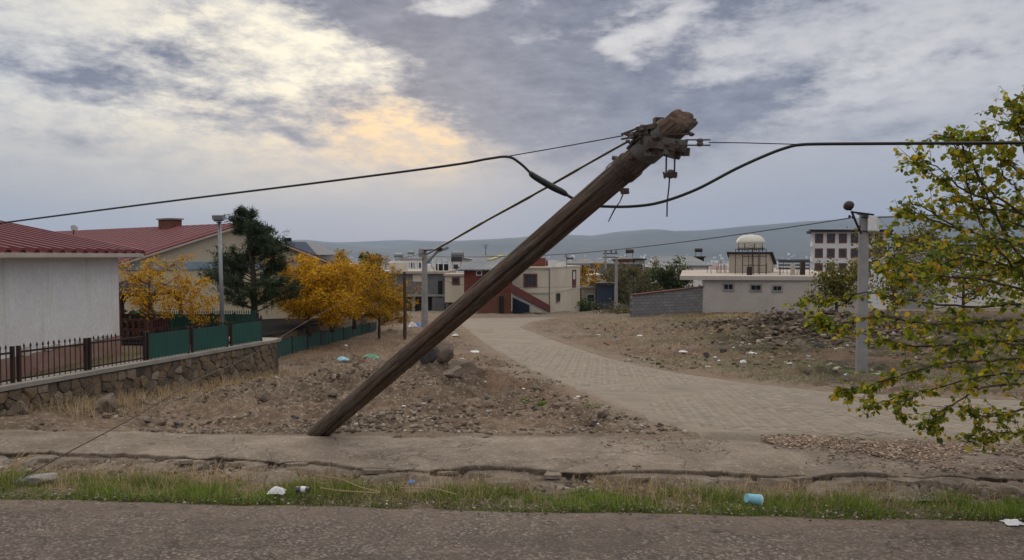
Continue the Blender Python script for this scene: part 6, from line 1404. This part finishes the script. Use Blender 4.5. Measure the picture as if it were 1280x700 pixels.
    locs = np.array(locs); order = np.argsort(locs[:, 1]-.01*np.array([m_[1]*1000 for m_ in mats])*.6)
    vis = [i for i in order if locs[i][0]/locs[i][1] < .685 and -.4 < (locs[i][2]-CZ)/locs[i][1] < .4]
    chosen = vis[:300]; cset = set(chosen)
    lm = []
    for (V, Fc) in TPL['broad']:
        me = fast_mesh('leaf', V, [Fc]); me.materials.append(M['leaf_obj']); lm.append(me)
    for i in chosen:
        o = bpy.data.objects.new('leaf', lm[i % 5]); col.objects.link(o); o.parent = rt; o.location = Vector(locs[i])-tb; o.rotation_euler = mats[i][0].to_euler(); o.scale = (mats[i][1],)*3
    rest = [i for i in range(len(locs)) if i not in cset]
    MM = np.array([np.array(mats[i][0])*mats[i][1] for i in rest]); V, Fs = instanced(TPL['broad'], locs[rest]-np.array(tb), MM)
    tag(link_mesh('foliage', fast_mesh('foliage', V, Fs), M['leaf'], rt), kind='stuff')
autumn_tree()

# ---- grass
def blade_tpl():
    out = []
    for s in range(8):
        rr = random.Random(s); bend = rr.uniform(.1, .9); V = []
        for k in range(3):
            t = k/3; w = .5*(1-t*.55); y = bend*t*t; V += [(-w, y, t), (w, y, t)]
        V.append((0, bend*.95, 1-.12*bend)); out.append((np.array(V, float), np.array([(0, 1, 3), (0, 3, 2), (2, 3, 5), (2, 5, 4), (4, 5, 6)])))
    return out
BT = blade_tpl()
def grass(name, x, y, h, w, m, label, tilt=.3, z=None):
    n = len(x); z = terrain(x, y)[0] if z is None else z; Mx = rot_mats(n, False, tilt); S = np.zeros((n, 3, 3)); S[:, 0, 0] = w; S[:, 1, 1] = h; S[:, 2, 2] = h
    V, Fs = instanced(BT, np.stack([x, y, z-.01], -1), np.einsum('nij,njk->nik', Mx, S)); return tag(link_mesh(name, fast_mesh(name, V, Fs), M[m]), label, 'grass', kind='stuff')
def strip_pts(n, lo, hi, pw=1.0):
    x = rng.uniform(-8.5, 8.5, n); t = rng.random(n)**pw; y = (asphalt_edge(x)+.02)*(1-t) + (asphalt_edge(x)+hi)*t; return x, y+lo
n = 70000; x, y = strip_pts(n, -.03, .80, 1.15); cl_ = fbm(x*2.0, y*2.5, 4, .6); up_ = np.clip((y-asphalt_edge(x))/.8, 0, 1); k_ = (cl_ + .27 - .24*up_ + .12*sstep(-6, -3, x) > .0); x, y = x[k_], y[k_]
grass('verge_grass', x, y, rng.uniform(.05, .17, len(x))*(.75+2.2*np.clip(fbm(x*1.8+9, y*2.4, 4, .6), -.25, .5)), rng.uniform(.003, .0058, len(x)), 'grass', 'green grass growing along the verge between asphalt and kerb', .35)
n = 15000; x, y = strip_pts(n, .0, 1.0, .6); k_ = fbm(x*1.7+30, y*2.2, 4, .6) > -.02; x, y = x[k_], y[k_]
grass('dry_verge_grass', x, y, rng.uniform(.06, .25, len(x)), rng.uniform(.0030, .0060, len(x)), 'straw', 'straw-coloured dry grass mixed into the roadside verge', .80)
n = 900; x, y = strip_pts(n, .05, 1.0, .7); k_ = fbm(x*1.1+3, y*1.1, 3) > -.1; x, y = x[k_], y[k_]
grass('tall_dry_stems', x, y, rng.uniform(.18, .42, len(x)), rng.uniform(.0030, .0050, len(x)), 'straw', 'long pale dry stems standing out of the verge', .65)
# weeds on the left slope by the wall and along the lower fence
s = WL*rng.random(9500)**.7; off_ = np.abs(rng.normal(0, .65, 9500))+.06; x = WA.x+wdir.x*s+wn.x*off_; y = WA.y+wdir.y*s+wn.y*off_; k_ = (fbm(x*1.6, y*1.6, 3) > -.02) & (y > 11.2); x, y = x[k_], y[k_]
grass('dry_weeds', x, y, rng.uniform(.06, .34, len(x)), rng.uniform(.003, .008, len(x)), 'straw', 'dry brown weeds along the foot of the stone wall', .5)
n = 16000; x = rng.uniform(-7.9, -1.0, n); y = rng.uniform(12, 44, n); k_ = (fbm(x*.8+3, y*.5, 4) > .04) & (x > yard_edge(y)+.1) ; x, y = x[k_], y[k_]
grass('dry_field_weeds', x, y, rng.uniform(.05, .22, len(x)), rng.uniform(.004, .010, len(x)), 'straw', 'thin dry weeds over the left part of the dirt field', .5)
n = 42000; x = rng.uniform(4, 26, n); y = 17+39*rng.random(n)**1.3; r_s = sdf(x, y, ROADPOLY); k_ = (fbm(x*.5, y*.5, 4) > -.03) & (r_s > .4); x, y = x[k_], y[k_]
grass('field_grass', x, y, rng.uniform(.04, .14, len(x)), rng.uniform(.006, .014, len(x)), 'grass', 'short green grass patches over the right-hand field', .4)
n = 20000; x = rng.uniform(5, 26, n); y = rng.uniform(26, 58, n); r_s = sdf(x, y, ROADPOLY); k_ = (fbm(x*.5+6, y*.5, 4) > .0) & (r_s > .8); x, y = x[k_], y[k_]
grass('field_straw', x, y, rng.uniform(.06, .22, len(x)), rng.uniform(.008, .018, len(x)), 'straw', 'dry yellow grass over the bank below the flat building', .45)
n = 9000; x = rng.uniform(13, 27, n); y = rng.normal(50, 4, n); k_ = (fbm(x*.6+1, y*.5, 4) > -.08) & (y < 57.5); x, y = x[k_], y[k_]
grass('bank_top_grass', x, y, rng.uniform(.10, .34, len(x)), rng.uniform(.012, .026, len(x)), 'straw', 'taller tan grass along the top of the bank', .45)
n = 5200; x = rng.normal(.70, .30, n); y = 13.3-.25*(x-.66)+rng.normal(0, .09, n); grass('green_tuft', x, y, rng.uniform(.04, .10, n), rng.uniform(.004, .008, n), 'grass', 'bright green grass patch on the dirt beside the paved road', .3)
sz_ = yb(150, 20); n = 2600; x = rng.uniform(-9.9, -8.0, n); y = rng.uniform(10.6, 21.5, n); k_ = x < yard_edge(y)-.42; x, y = x[k_], y[k_]
grass('yard_weeds', x, y, rng.uniform(.05, .16, len(x)), rng.uniform(.004, .008, len(x)), 'grass', 'weeds growing in the yard between the railing and the white house', .4)
# long dry stalks at the left of the kerb
for i in range(9):
    a = P(6+R.uniform(-5, 9), 592+R.uniform(-4, 6), 8.45); e_ = P(38+R.uniform(-9, 16), 563+R.uniform(-5, 9), 8.75); mb = MB().tube([a, a.lerp(e_, .5)+Vector((0, 0, R.uniform(.0, .02))), e_], [.006, .005, .002], 5)
    top_mesh('dry_stalk', mb, M['straw'], a, 'long dry reed stalk leaning on the kerb at the left edge', 'stalk', 'dry stalks at the left end of the kerb')
# vines lying on the verge
for (pts, lab) in (([(395, 596, 7.95), (425, 601, 7.9), (450, 611, 7.8), (475, 618, 7.7), (430, 616, 7.7), (400, 612, 7.72)], 'curled dry stem on the verge below the leaning pole'), ([(500, 612, 7.75), (540, 613, 7.7), (570, 620, 7.62)], 'pale dry stem lying at the asphalt edge'), ([(1115, 588, 8.0), (1124, 596, 7.9), (1131, 605, 7.75)], 'pale broken stick standing in the verge grass')):
    P3 = smooth_pts([P(*q)+Vector((0, 0, .02)) for q in pts]); top_mesh('fallen_twig', MB().tube(P3, .006, 5), M['straw'], P3[0], lab, 'stem')

# ================================================================== rubble, rocks, litter
def ico():
    t = (1+5**.5)/2; V = np.array([(-1, t, 0), (1, t, 0), (-1, -t, 0), (1, -t, 0), (0, -1, t), (0, 1, t), (0, -1, -t), (0, 1, -t), (t, 0, -1), (t, 0, 1), (-t, 0, -1), (-t, 0, 1)], float)/1.9
    Fc = np.array([(0, 11, 5), (0, 5, 1), (0, 1, 7), (0, 7, 10), (0, 10, 11), (1, 5, 9), (5, 11, 4), (11, 10, 2), (10, 7, 6), (7, 1, 8), (3, 9, 4), (3, 4, 2), (3, 2, 6), (3, 6, 8), (3, 8, 9), (4, 9, 5), (2, 4, 11), (6, 2, 10), (8, 6, 7), (9, 8, 1)]); return V, Fc
IV, IF = ico(); RT = []
for s_ in range(10):
    v = IV*rng.uniform(.65, 1.25, IV.shape)*np.array([1, rng.uniform(.6, .9), rng.uniform(.4, .7)]); RT.append((v, IF))
CV = np.array([(a*1.0, b_*.62, c_*.28) for c_ in (-1, 1) for a, b_ in ((-1, -1), (1, -.8), (.8, 1), (-.9, .7))], float); CF = np.array([(3, 2, 1, 0), (4, 5, 6, 7), (0, 1, 5, 4), (1, 2, 6, 5), (2, 3, 7, 6), (3, 0, 4, 7)])
CT = [(CV*rng.uniform(.7, 1.3, CV.shape), CF) for _ in range(8)]
def gravel(name, x, y, size, m, label, dz=0, z=None, tpl=None):
    n = len(x); z = terrain(x, y)[0] if z is None else z; mats = rot_mats(n, False, .35)*size[:, None, None]; V, Fs = instanced(tpl or RT, np.stack([x, y, z+size*.12+dz], -1), mats)
    return tag(link_mesh(name, fast_mesh(name, V, Fs), M[m]), label, 'gravel', kind='stuff')
n = 30000; x = rng.uniform(-7, 5.5, n); y = 10.3+14*rng.random(n)**1.5; r_s = sdf(x, y, ROADPOLY)+.8*fbm(x, y, 3); dens = fbm(x*.9+2, y*.9, 4, .6)
k_ = (dens + .22*(rng.random(n)-.5) > .03) & (r_s > .1) & (x > yard_edge(y)+.15) & (x < 5); x, y = x[k_], y[k_]
gravel('rubble_gravel', x, y, .010+.045*rng.random(len(x))**3.2, 'rubble_stone', 'grey-brown gravel and rubble spread over the dirt field')
n = 420; a_ = rng.uniform(0, 6.28, n); q_ = .18+np.abs(rng.normal(0, .30, n)); x = -2.62+q_*np.cos(a_)*1.2; y = 10.42+np.abs(q_*np.sin(a_))*.9; gravel('pole_foot_clods', x, y, .012+.05*rng.random(n)**2.2, 'rubble_stone', 'clods of earth and broken concrete thrown up round the pole foot')
n = 8000; x = rng.uniform(4, 24, n); y = rng.uniform(19, 50, n); r_s = sdf(x, y, ROADPOLY); k_ = (fbm(x*.35+12, y*.35, 4, .6) > -.02) & (r_s > .2); x, y = x[k_], y[k_]
gravel('field_rubble', x, y, .015+.10*rng.random(len(x))**3.0, 'rubble_stone', 'broken stones over the right-hand bank')
n = 3200; x = rng.normal(14.9, 2.6, n); y = rng.normal(36, 3.2, n); r_s = sdf(x, y, ROADPOLY); k_ = r_s > 1.5; x, y = x[k_], y[k_]; gravel('bank_rubble', x, y, .03+.15*rng.random(len(x))**2.4, 'bank_stone', 'heap of reddish and grey rubble on the right-hand bank', tpl=CT)
n = 5500; x = rng.uniform(-8, 8, n); y = asphalt_edge(x)+rng.normal(.0, .10, n)+rng.random(n)*.1; gravel('kerb_grit', x, y, .004+.016*rng.random(n)**3, 'rubble_stone', 'grit along the broken edge of the asphalt', z=np.full(n, .005))
n = 5200; x = rng.uniform(-8, 8, n); y = sw_front(x)-rng.random(n)**1.3*.55; gravel('broken_edge_rubble', x, y, .008+.05*rng.random(n)**3.5, 'rubble_stone', 'crumbled concrete bits in front of the broken kerb')
n = 3800; x = rng.uniform(1.0, 8, n); tt_ = rng.random(n); y = sw_front(x)*(1-tt_)+sw_rear(x)*tt_; k_ = (fbm(x*1.3+8, y*1.8, 3) > .02); x, y = x[k_], y[k_]; gravel('slab_grit', x, y, .005+.016*rng.random(len(x))**2.5, 'brick_chip', 'pale grit scattered on the worn slab', z=np.full(len(x), SWZ+.002), tpl=CT)
# brick chips at right
n = 24000; x = 3.3+5.7*rng.random(n)**.8; t_ = rng.random(n)**1.25; y = 9.75-.12*(x-4)-t_*1.1*np.clip((x-3.7)/1.2, .2, 1)+.12*rng.normal(size=n); k_ = (fbm(x*1.2+3, y*1.6, 4) > -.02+.40*(rng.random(n)-.5)) & (y < sw_rear(x)+.25); x, y = x[k_], y[k_]
gravel('brick_rubble', x, y, .006+.022*rng.random(len(x))**2.0, 'brick_chip', 'pinkish crushed brick rubble spread over the slab at right', z=np.full(len(x), SWZ+.004), tpl=CT)

def rock_mesh(seed, sx, sy, sz, sub=2, rough=.22):
    import bmesh
    bm = bmesh.new(); bmesh.ops.create_icosphere(bm, subdivisions=sub, radius=1); rr = random.Random(seed); pl = [(Vector((rr.gauss(0, 1), rr.gauss(0, 1), rr.gauss(0, 1))).normalized(), rr.uniform(.48, .86)) for _ in range(13)]
    for v in bm.verts:
        for (nn_, dd2) in pl:
            e_ = v.co.dot(nn_)-dd2
            if e_ > 0: v.co -= nn_*e_*.97
        v.co *= 1+.16*mnoise.fractal(v.co*1.7+Vector((seed*3.1, 0, 0)), 1, 2, 4)+rough*.2*rr.uniform(-1, 1); v.co = Vector((v.co.x*sx, v.co.y*sy, v.co.z*sz))
    me = bpy.data.meshes.new('rock'); bm.to_mesh(me); bm.free(); return me
def side_of(px):
    return ('toward the stone wall' if px < 330 else 'left of the leaning pole base' if px < 400 else 'just right of the leaning pole base' if px < 480 else 'in front of the dark slab and boulders' if px < 590 else 'in the middle of the rubble field' if px < 680 else 'near the paved road edge')
def side_right(px):
    return ('below the block wall' if px < 850 else 'below the left end of the flat building' if px < 920 else 'below the domed tank' if px < 975 else 'in the rubble bank right of the domed tank' if px < 1025 else 'close to the lamp pole')
def size_word(w, a, b): return 'small' if w < a else 'mid-sized' if w < b else 'larger'
def rock(px, py, w, h, label, m='rock', seed=0, dep=None, tilt=(0, 0, 0), sub=3, group=None, name='rock'):
    g0 = gsolve(px, py); s_ = g0.y/F; me = rock_mesh(seed, w*s_/2, (dep or w*.7)*s_/2, h*s_/2*1.15, sub, .10)
    o = link_mesh(name, me, M[m]); z = gzt(g0.x, g0.y); o.location = (g0.x, g0.y, z+h*s_*.30); o.rotation_euler = tuple(rad(a) for a in tilt); return tag(o, label, 'rock', group)
rock(533, 489, 26, 42, 'upright dark slab of rock beside the boulders under the leaning pole', 'dark_rock', 1, 14, (0, -16, 10))
rock(555, 486, 32, 30, 'rough pale boulder leaning against the dark slab', 'rock', 2, 26, (0, 12, 0)); rock(581, 487, 44, 24, 'long flat tan boulder right of the dark slab', 'rock', 3, 24, (0, 8, 10)); rock(566, 493, 34, 20, 'rounded low tan stone in front of the long boulder', 'rock', 4, 22)
rock(600, 545, 30, 6, 'flat pale stone lying at the rear edge of the slab', 'rock', 5, 26); rock(132, 520, 46, 30, 'large rounded boulder at the foot of the stone wall', 'rock', 6, 30); rock(21, 527, 40, 22, 'brown boulder at the left end of the wall foot', 'rock', 7, 24)
rock(133, 525, 16, 9, 'small pale stone below the large wall boulder', 'rock', 8); rock(497, 545, 14, 7, 'small grey stone just right of the pole base', 'rock', 9); rock(542, 452, 20, 14, 'small tan stone behind the dark slab', 'rock', 10)
rock(985, 412, 18, 10, 'pale stone on top of the rubble bank', 'rock', 11); rock(975, 436, 20, 10, 'tan block in the rubble bank below the flat building', 'rock', 12); rock(1000, 430, 22, 13, 'reddish boulder in the middle of the rubble bank', 'rock', 13); rock(1023, 436, 18, 11, 'grey boulder right in the rubble bank', 'dark_rock', 14); rock(1046, 432, 18, 11, 'brown boulder near the lamp pole', 'rock', 15)
rock(45, 602, 60, 14, 'long flat grey stone in the verge near the left edge', 'concrete', 16, 24, (0, -6, 4)); rock(77, 601, 14, 8, 'small brown stone beside the flat grey one', 'rock', 17); rock(672, 512, 22, 9, 'dark broken clod in front of the green patch', 'dark_rock', 18); rock(702, 517, 24, 9, 'brown clod on the small mound by the paving', 'rock', 19)
RS = random.Random(33)
for i in range(58):
    px, py = RS.uniform(180, 800), RS.uniform(468, 536)
    if py < 420+ (px-560)*.45 or px < 150+ (536-py)*2.6: continue
    w = RS.uniform(9, 20); rock(px, py, w, w*RS.uniform(.4, .65), '%s loose stone %s' % (size_word(w, 12, 16), side_of(px)), 'rock' if RS.random() < .8 else 'dark_rock', 100+i, None, (RS.uniform(-20, 20), RS.uniform(-20, 20), RS.uniform(0, 180)), 2, 'loose stones on the rubble field')
for i in range(46):
    px, py = RS.uniform(880, 1060), RS.uniform(412, 482)
    if py > 455+(px-880)*.12: continue
    w = RS.uniform(5, 14); rock(px, py, w, w*RS.uniform(.45, .7), '%s loose field stone %s' % (size_word(w, 8, 11), side_right(px)), 'rock' if RS.random() < .7 else 'dark_rock', 200+i, None, (RS.uniform(-20, 20), RS.uniform(-20, 20), RS.uniform(0, 180)), 2, 'stones of the rubble bank')
# broken concrete pieces under the kerb edge
def fragment(px, py, w, dpt, thick, label, rz, tx, m='sidewalk', group=None):
    p = P(px, py, 2.47*F/(py-320)); rr = random.Random(px); n = 9; poly = []
    for k in range(n): a = 2*math.pi*k/n; q = rr.uniform(.45, 1.15); poly.append((w/2*q*math.cos(a), dpt/2*q*math.sin(a)))
    b = MB(); Mx = Matrix.Rotation(rad(rz), 3, 'Z') @ Matrix.Rotation(rad(tx), 3, 'X'); vs = [Vector((x_, y_, 0)) for x_, y_ in poly]+[Vector((x_*.96, y_*.96, thick)) for x_, y_ in poly]
    b.add([p+Mx @ v for v in vs], [tuple(range(n-1, -1, -1)), tuple(range(n, 2*n))]+[(k, (k+1) % n, (k+1) % n+n, k+n) for k in range(n)]); return top_mesh('concrete_fragment', b, M[m], p, label, 'rubble', group)
FR_ALL = [(112, 573, .50), (178, 577, .62), (232, 579, .45), (262, 584, .40), (60, 575, .45), (330, 585, .55), (372, 583, .5), (420, 588, .55), (468, 590, .45), (505, 591, .6), (560, 592, .35), (596, 596, .4), (690, 596, .5), (730, 598, .55), (800, 600, .35), (965, 596, .5), (1000, 600, .45), (1090, 598, .55), (1130, 603, .6), (1190, 606, .4)]
FR_ = FR_ALL[::2]
for i, (px, py, w) in enumerate(FR_): fragment(px, py, w*R.uniform(.5, .95), w*R.uniform(.25, .42), R.uniform(.02, .045), 'broken concrete piece under the kerb edge, %s' % ('near the dry stalks' if px < 150 else 'left of the leaning pole' if px < 300 else 'below the leaning pole base' if px < 450 else 'near the blue wrapper' if px < 620 else 'in the middle of the kerb' if px < 850 else 'above the blue cup' if px < 1050 else 'in front of the brick rubble'), R.uniform(-14, 14), R.uniform(-8, 4), 'sidewalk', 'broken concrete pieces under the kerb edge')
fragment(1010, 558, .62, .3, .02, 'loose flat concrete flake lying on the slab before the paving', 5, 0, 'coping')
# litter
M['lit_white'] = flat('white_plastic', (.62, .63, .65), .5); M['lit_blue'] = flat('blue_plastic', (.10, .22, .50), .5); M['lit_cyan'] = flat('pale_blue_plastic', (.22, .50, .60), .4); M['lit_green'] = flat('green_plastic', (.08, .28, .18), .5); M['lit_dark'] = flat('dark_plastic', (.04, .045, .06), .5)
def scrap(px, py, w, h, m, label, seed, group=None, zoff=0, cat='litter'):
    """a crumpled piece of sheet plastic"""
    g0 = gsolve(px, py) if py < 533 else P(px, py, (2.46 if py > 600 else 2.42)*F/(py-320)); s_ = g0.y/F; rr = random.Random(seed); n = 7; b = MB(); vs = []
    z0 = gzt(g0.x, g0.y) if py < 533 else g0.z; o0 = Vector((g0.x, g0.y, z0))
    for i in range(n):
        for j in range(n): u, v = i/(n-1)-.5, j/(n-1)-.5; e_ = max(0, 1-2*max(abs(u), abs(v))); vs.append(o0+Vector((u*w*s_*(1+rr.uniform(-.15, .15)), v*w*s_*.8*(1+rr.uniform(-.2, .2)), h*s_*(.08+.85*e_**.6*rr.uniform(.5, 1)))))
    b.add(vs, [(i*n+j, (i+1)*n+j, (i+1)*n+j+1, i*n+j+1) for i in range(n-1) for j in range(n-1)]); return top_mesh('plastic_scrap', b, M[m], o0, label, cat, group)
for a in ((335, 487, 15, 10, 'lit_white', 'crumpled white and blue bag on the slope below the railing end', 1), (428, 452, 16, 6, 'lit_cyan', 'pale blue plastic sheet on the dirt above the pole base', 2), (463, 449, 22, 7, 'lit_green', 'green and white plastic heap beside the pole', 3), (452, 452, 8, 4, 'maroon', 'small red scrap beside the green plastic', 4),
          (516, 409, 10, 10, 'lit_white', 'white sack at the foot of the concrete pole', 5), (522, 407, 11, 8, 'lit_blue', 'bright blue sack behind the leaning pole', 6), (569, 421, 9, 3, 'lit_white', 'small white sheet at the left edge of the paving', 7), (593, 440, 14, 3, 'lit_white', 'thin white sheet on the dirt beside the paving', 8), (578, 453, 5, 3, 'lit_white', 'tiny white scrap above the boulders', 9),
          (596, 473, 8, 5, 'lit_dark', 'purplish dark rag right of the long boulder', 10), (929, 455, 8, 6, 'lit_white', 'crumpled white bag lying in the right-hand field', 11), (937, 441, 16, 3, 'lit_white', 'long white strip on the right-hand field', 12), (769, 421, 6, 4, 'lit_dark', 'dark and white rubbish lump on the far field edge', 13), (785, 420, 8, 2, 'lit_white', 'white plastic scrap near the far field edge', 14),
          (748, 418, 6, 2, 'lit_white', 'leftmost white scrap on the far field edge', 15), (800, 420.5, 7, 2, 'lit_white', 'rightmost white scrap on the far field edge', 16), (853, 440, 12, 3, 'lit_white', 'pale paper on the dark patch by the paving', 17), (988, 454, 7, 3, 'lit_white', 'white scrap on the grass right of the crumpled bag', 18), (657, 389, 6, 7, 'lit_white', 'white sack standing under the outside stair', 19),
          (1266, 654, 22, 8, 'lit_white', 'crumpled white plastic at the right edge on the asphalt border', 20), (514, 603, 9, 5, 'lit_blue', 'little blue wrapper in the verge grass', 21), (1096, 469, 20, 3, 'lit_white', 'pale board lying by the lamp pole foot', 22)):
    scrap(*a)
for i in range(34):
    px = RS.uniform(760, 1060); py = RS.uniform(418, 478)
    if py > 440+(px-760)*.10+8: continue
    w = RS.uniform(3, 7); mm = RS.choice(('lit_white', 'lit_white', 'roof_dust', 'lit_cyan')); scrap(px, py, w, RS.uniform(1, 3), mm, '%s %s scrap of litter %s' % (size_word(w, 4.4, 5.8), {'lit_white': 'white', 'roof_dust': 'beige', 'lit_cyan': 'pale blue'}[mm], side_right(px)), 300+i, 'scraps of litter over the right-hand field')
for i in range(46):
    px = RS.uniform(400, 760); py = RS.uniform(430, 530)
    if py < 420+(px-560)*.45: continue
    w = RS.uniform(3, 6); mm = RS.choice(('lit_white', 'roof_dust', 'lit_white')); scrap(px, py, w, RS.uniform(1, 3), mm, '%s %s scrap of litter %s' % (size_word(w, 4, 5), {'lit_white': 'white', 'roof_dust': 'beige'}[mm], side_of(px)), 400+i, 'scraps of litter on the rubble field')
# pale blue cup in the verge
cp = P(941, 630, 7.45); cup = root('plastic_cup', cp, 'pale blue plastic cup lying on its side in the verge grass', 'cup')
ax = Vector((1, .25, -.25)).normalized(); MB().tube([cp-ax*.075+Vector((0, 0, .05)), cp+ax*.075+Vector((0, 0, .05))], [.045, .058], 16).build('body', M['lit_cyan'], cup, False); MB().tube([cp+ax*.072+Vector((0, 0, .05)), cp+ax*.082+Vector((0, 0, .05))], .062, 16).build('rim', M['lit_white'], cup)
# crushed can and bottle in the verge
cn_ = P(376, 617, 7.75); can = root('crushed_can', cn_, 'dark crushed drink can with white band in the verge grass', 'can')
MB().tube([cn_+Vector((-.05, 0, .04)), cn_+Vector((.0, .01, .045))], [.035, .030], 12).build('body', M['lit_dark'], can); MB().tube([cn_+Vector((.0, .01, .045)), cn_+Vector((.055, .0, .04))], [.030, .033], 12).build('band', M['lit_white'], can); MB().tube([cn_+Vector((.055, .0, .04)), cn_+Vector((.09, .0, .04))], [.034, .028], 12).build('end', M['lit_dark'], can)
scrap(346, 616, 20, 11, 'lit_white', 'crumpled clear plastic next to the crushed can', 55)

# ================================================================== air
def haze():
    b = MB(); b.box((0, 5050, 280), (70000, 13400, 720)); m = bpy.data.materials.new('haze_air'); m.use_nodes = True; nt = m.node_tree; nt.nodes.clear()
    v = nt.nodes.new('ShaderNodeVolumePrincipled'); v.inputs['Color'].default_value = (.50, .70, 1.0, 1); v.inputs['Density'].default_value = 6.2e-5; v.inputs['Anisotropy'].default_value = .2; o = nt.nodes.new('ShaderNodeOutputMaterial'); nt.links.new(v.outputs[0], o.inputs['Volume'])
    m.cycles.homogeneous_volume = True if hasattr(m.cycles, 'homogeneous_volume') else None
    top_mesh('haze', b, m, (0, 5050, -80), kind='stuff')
haze()
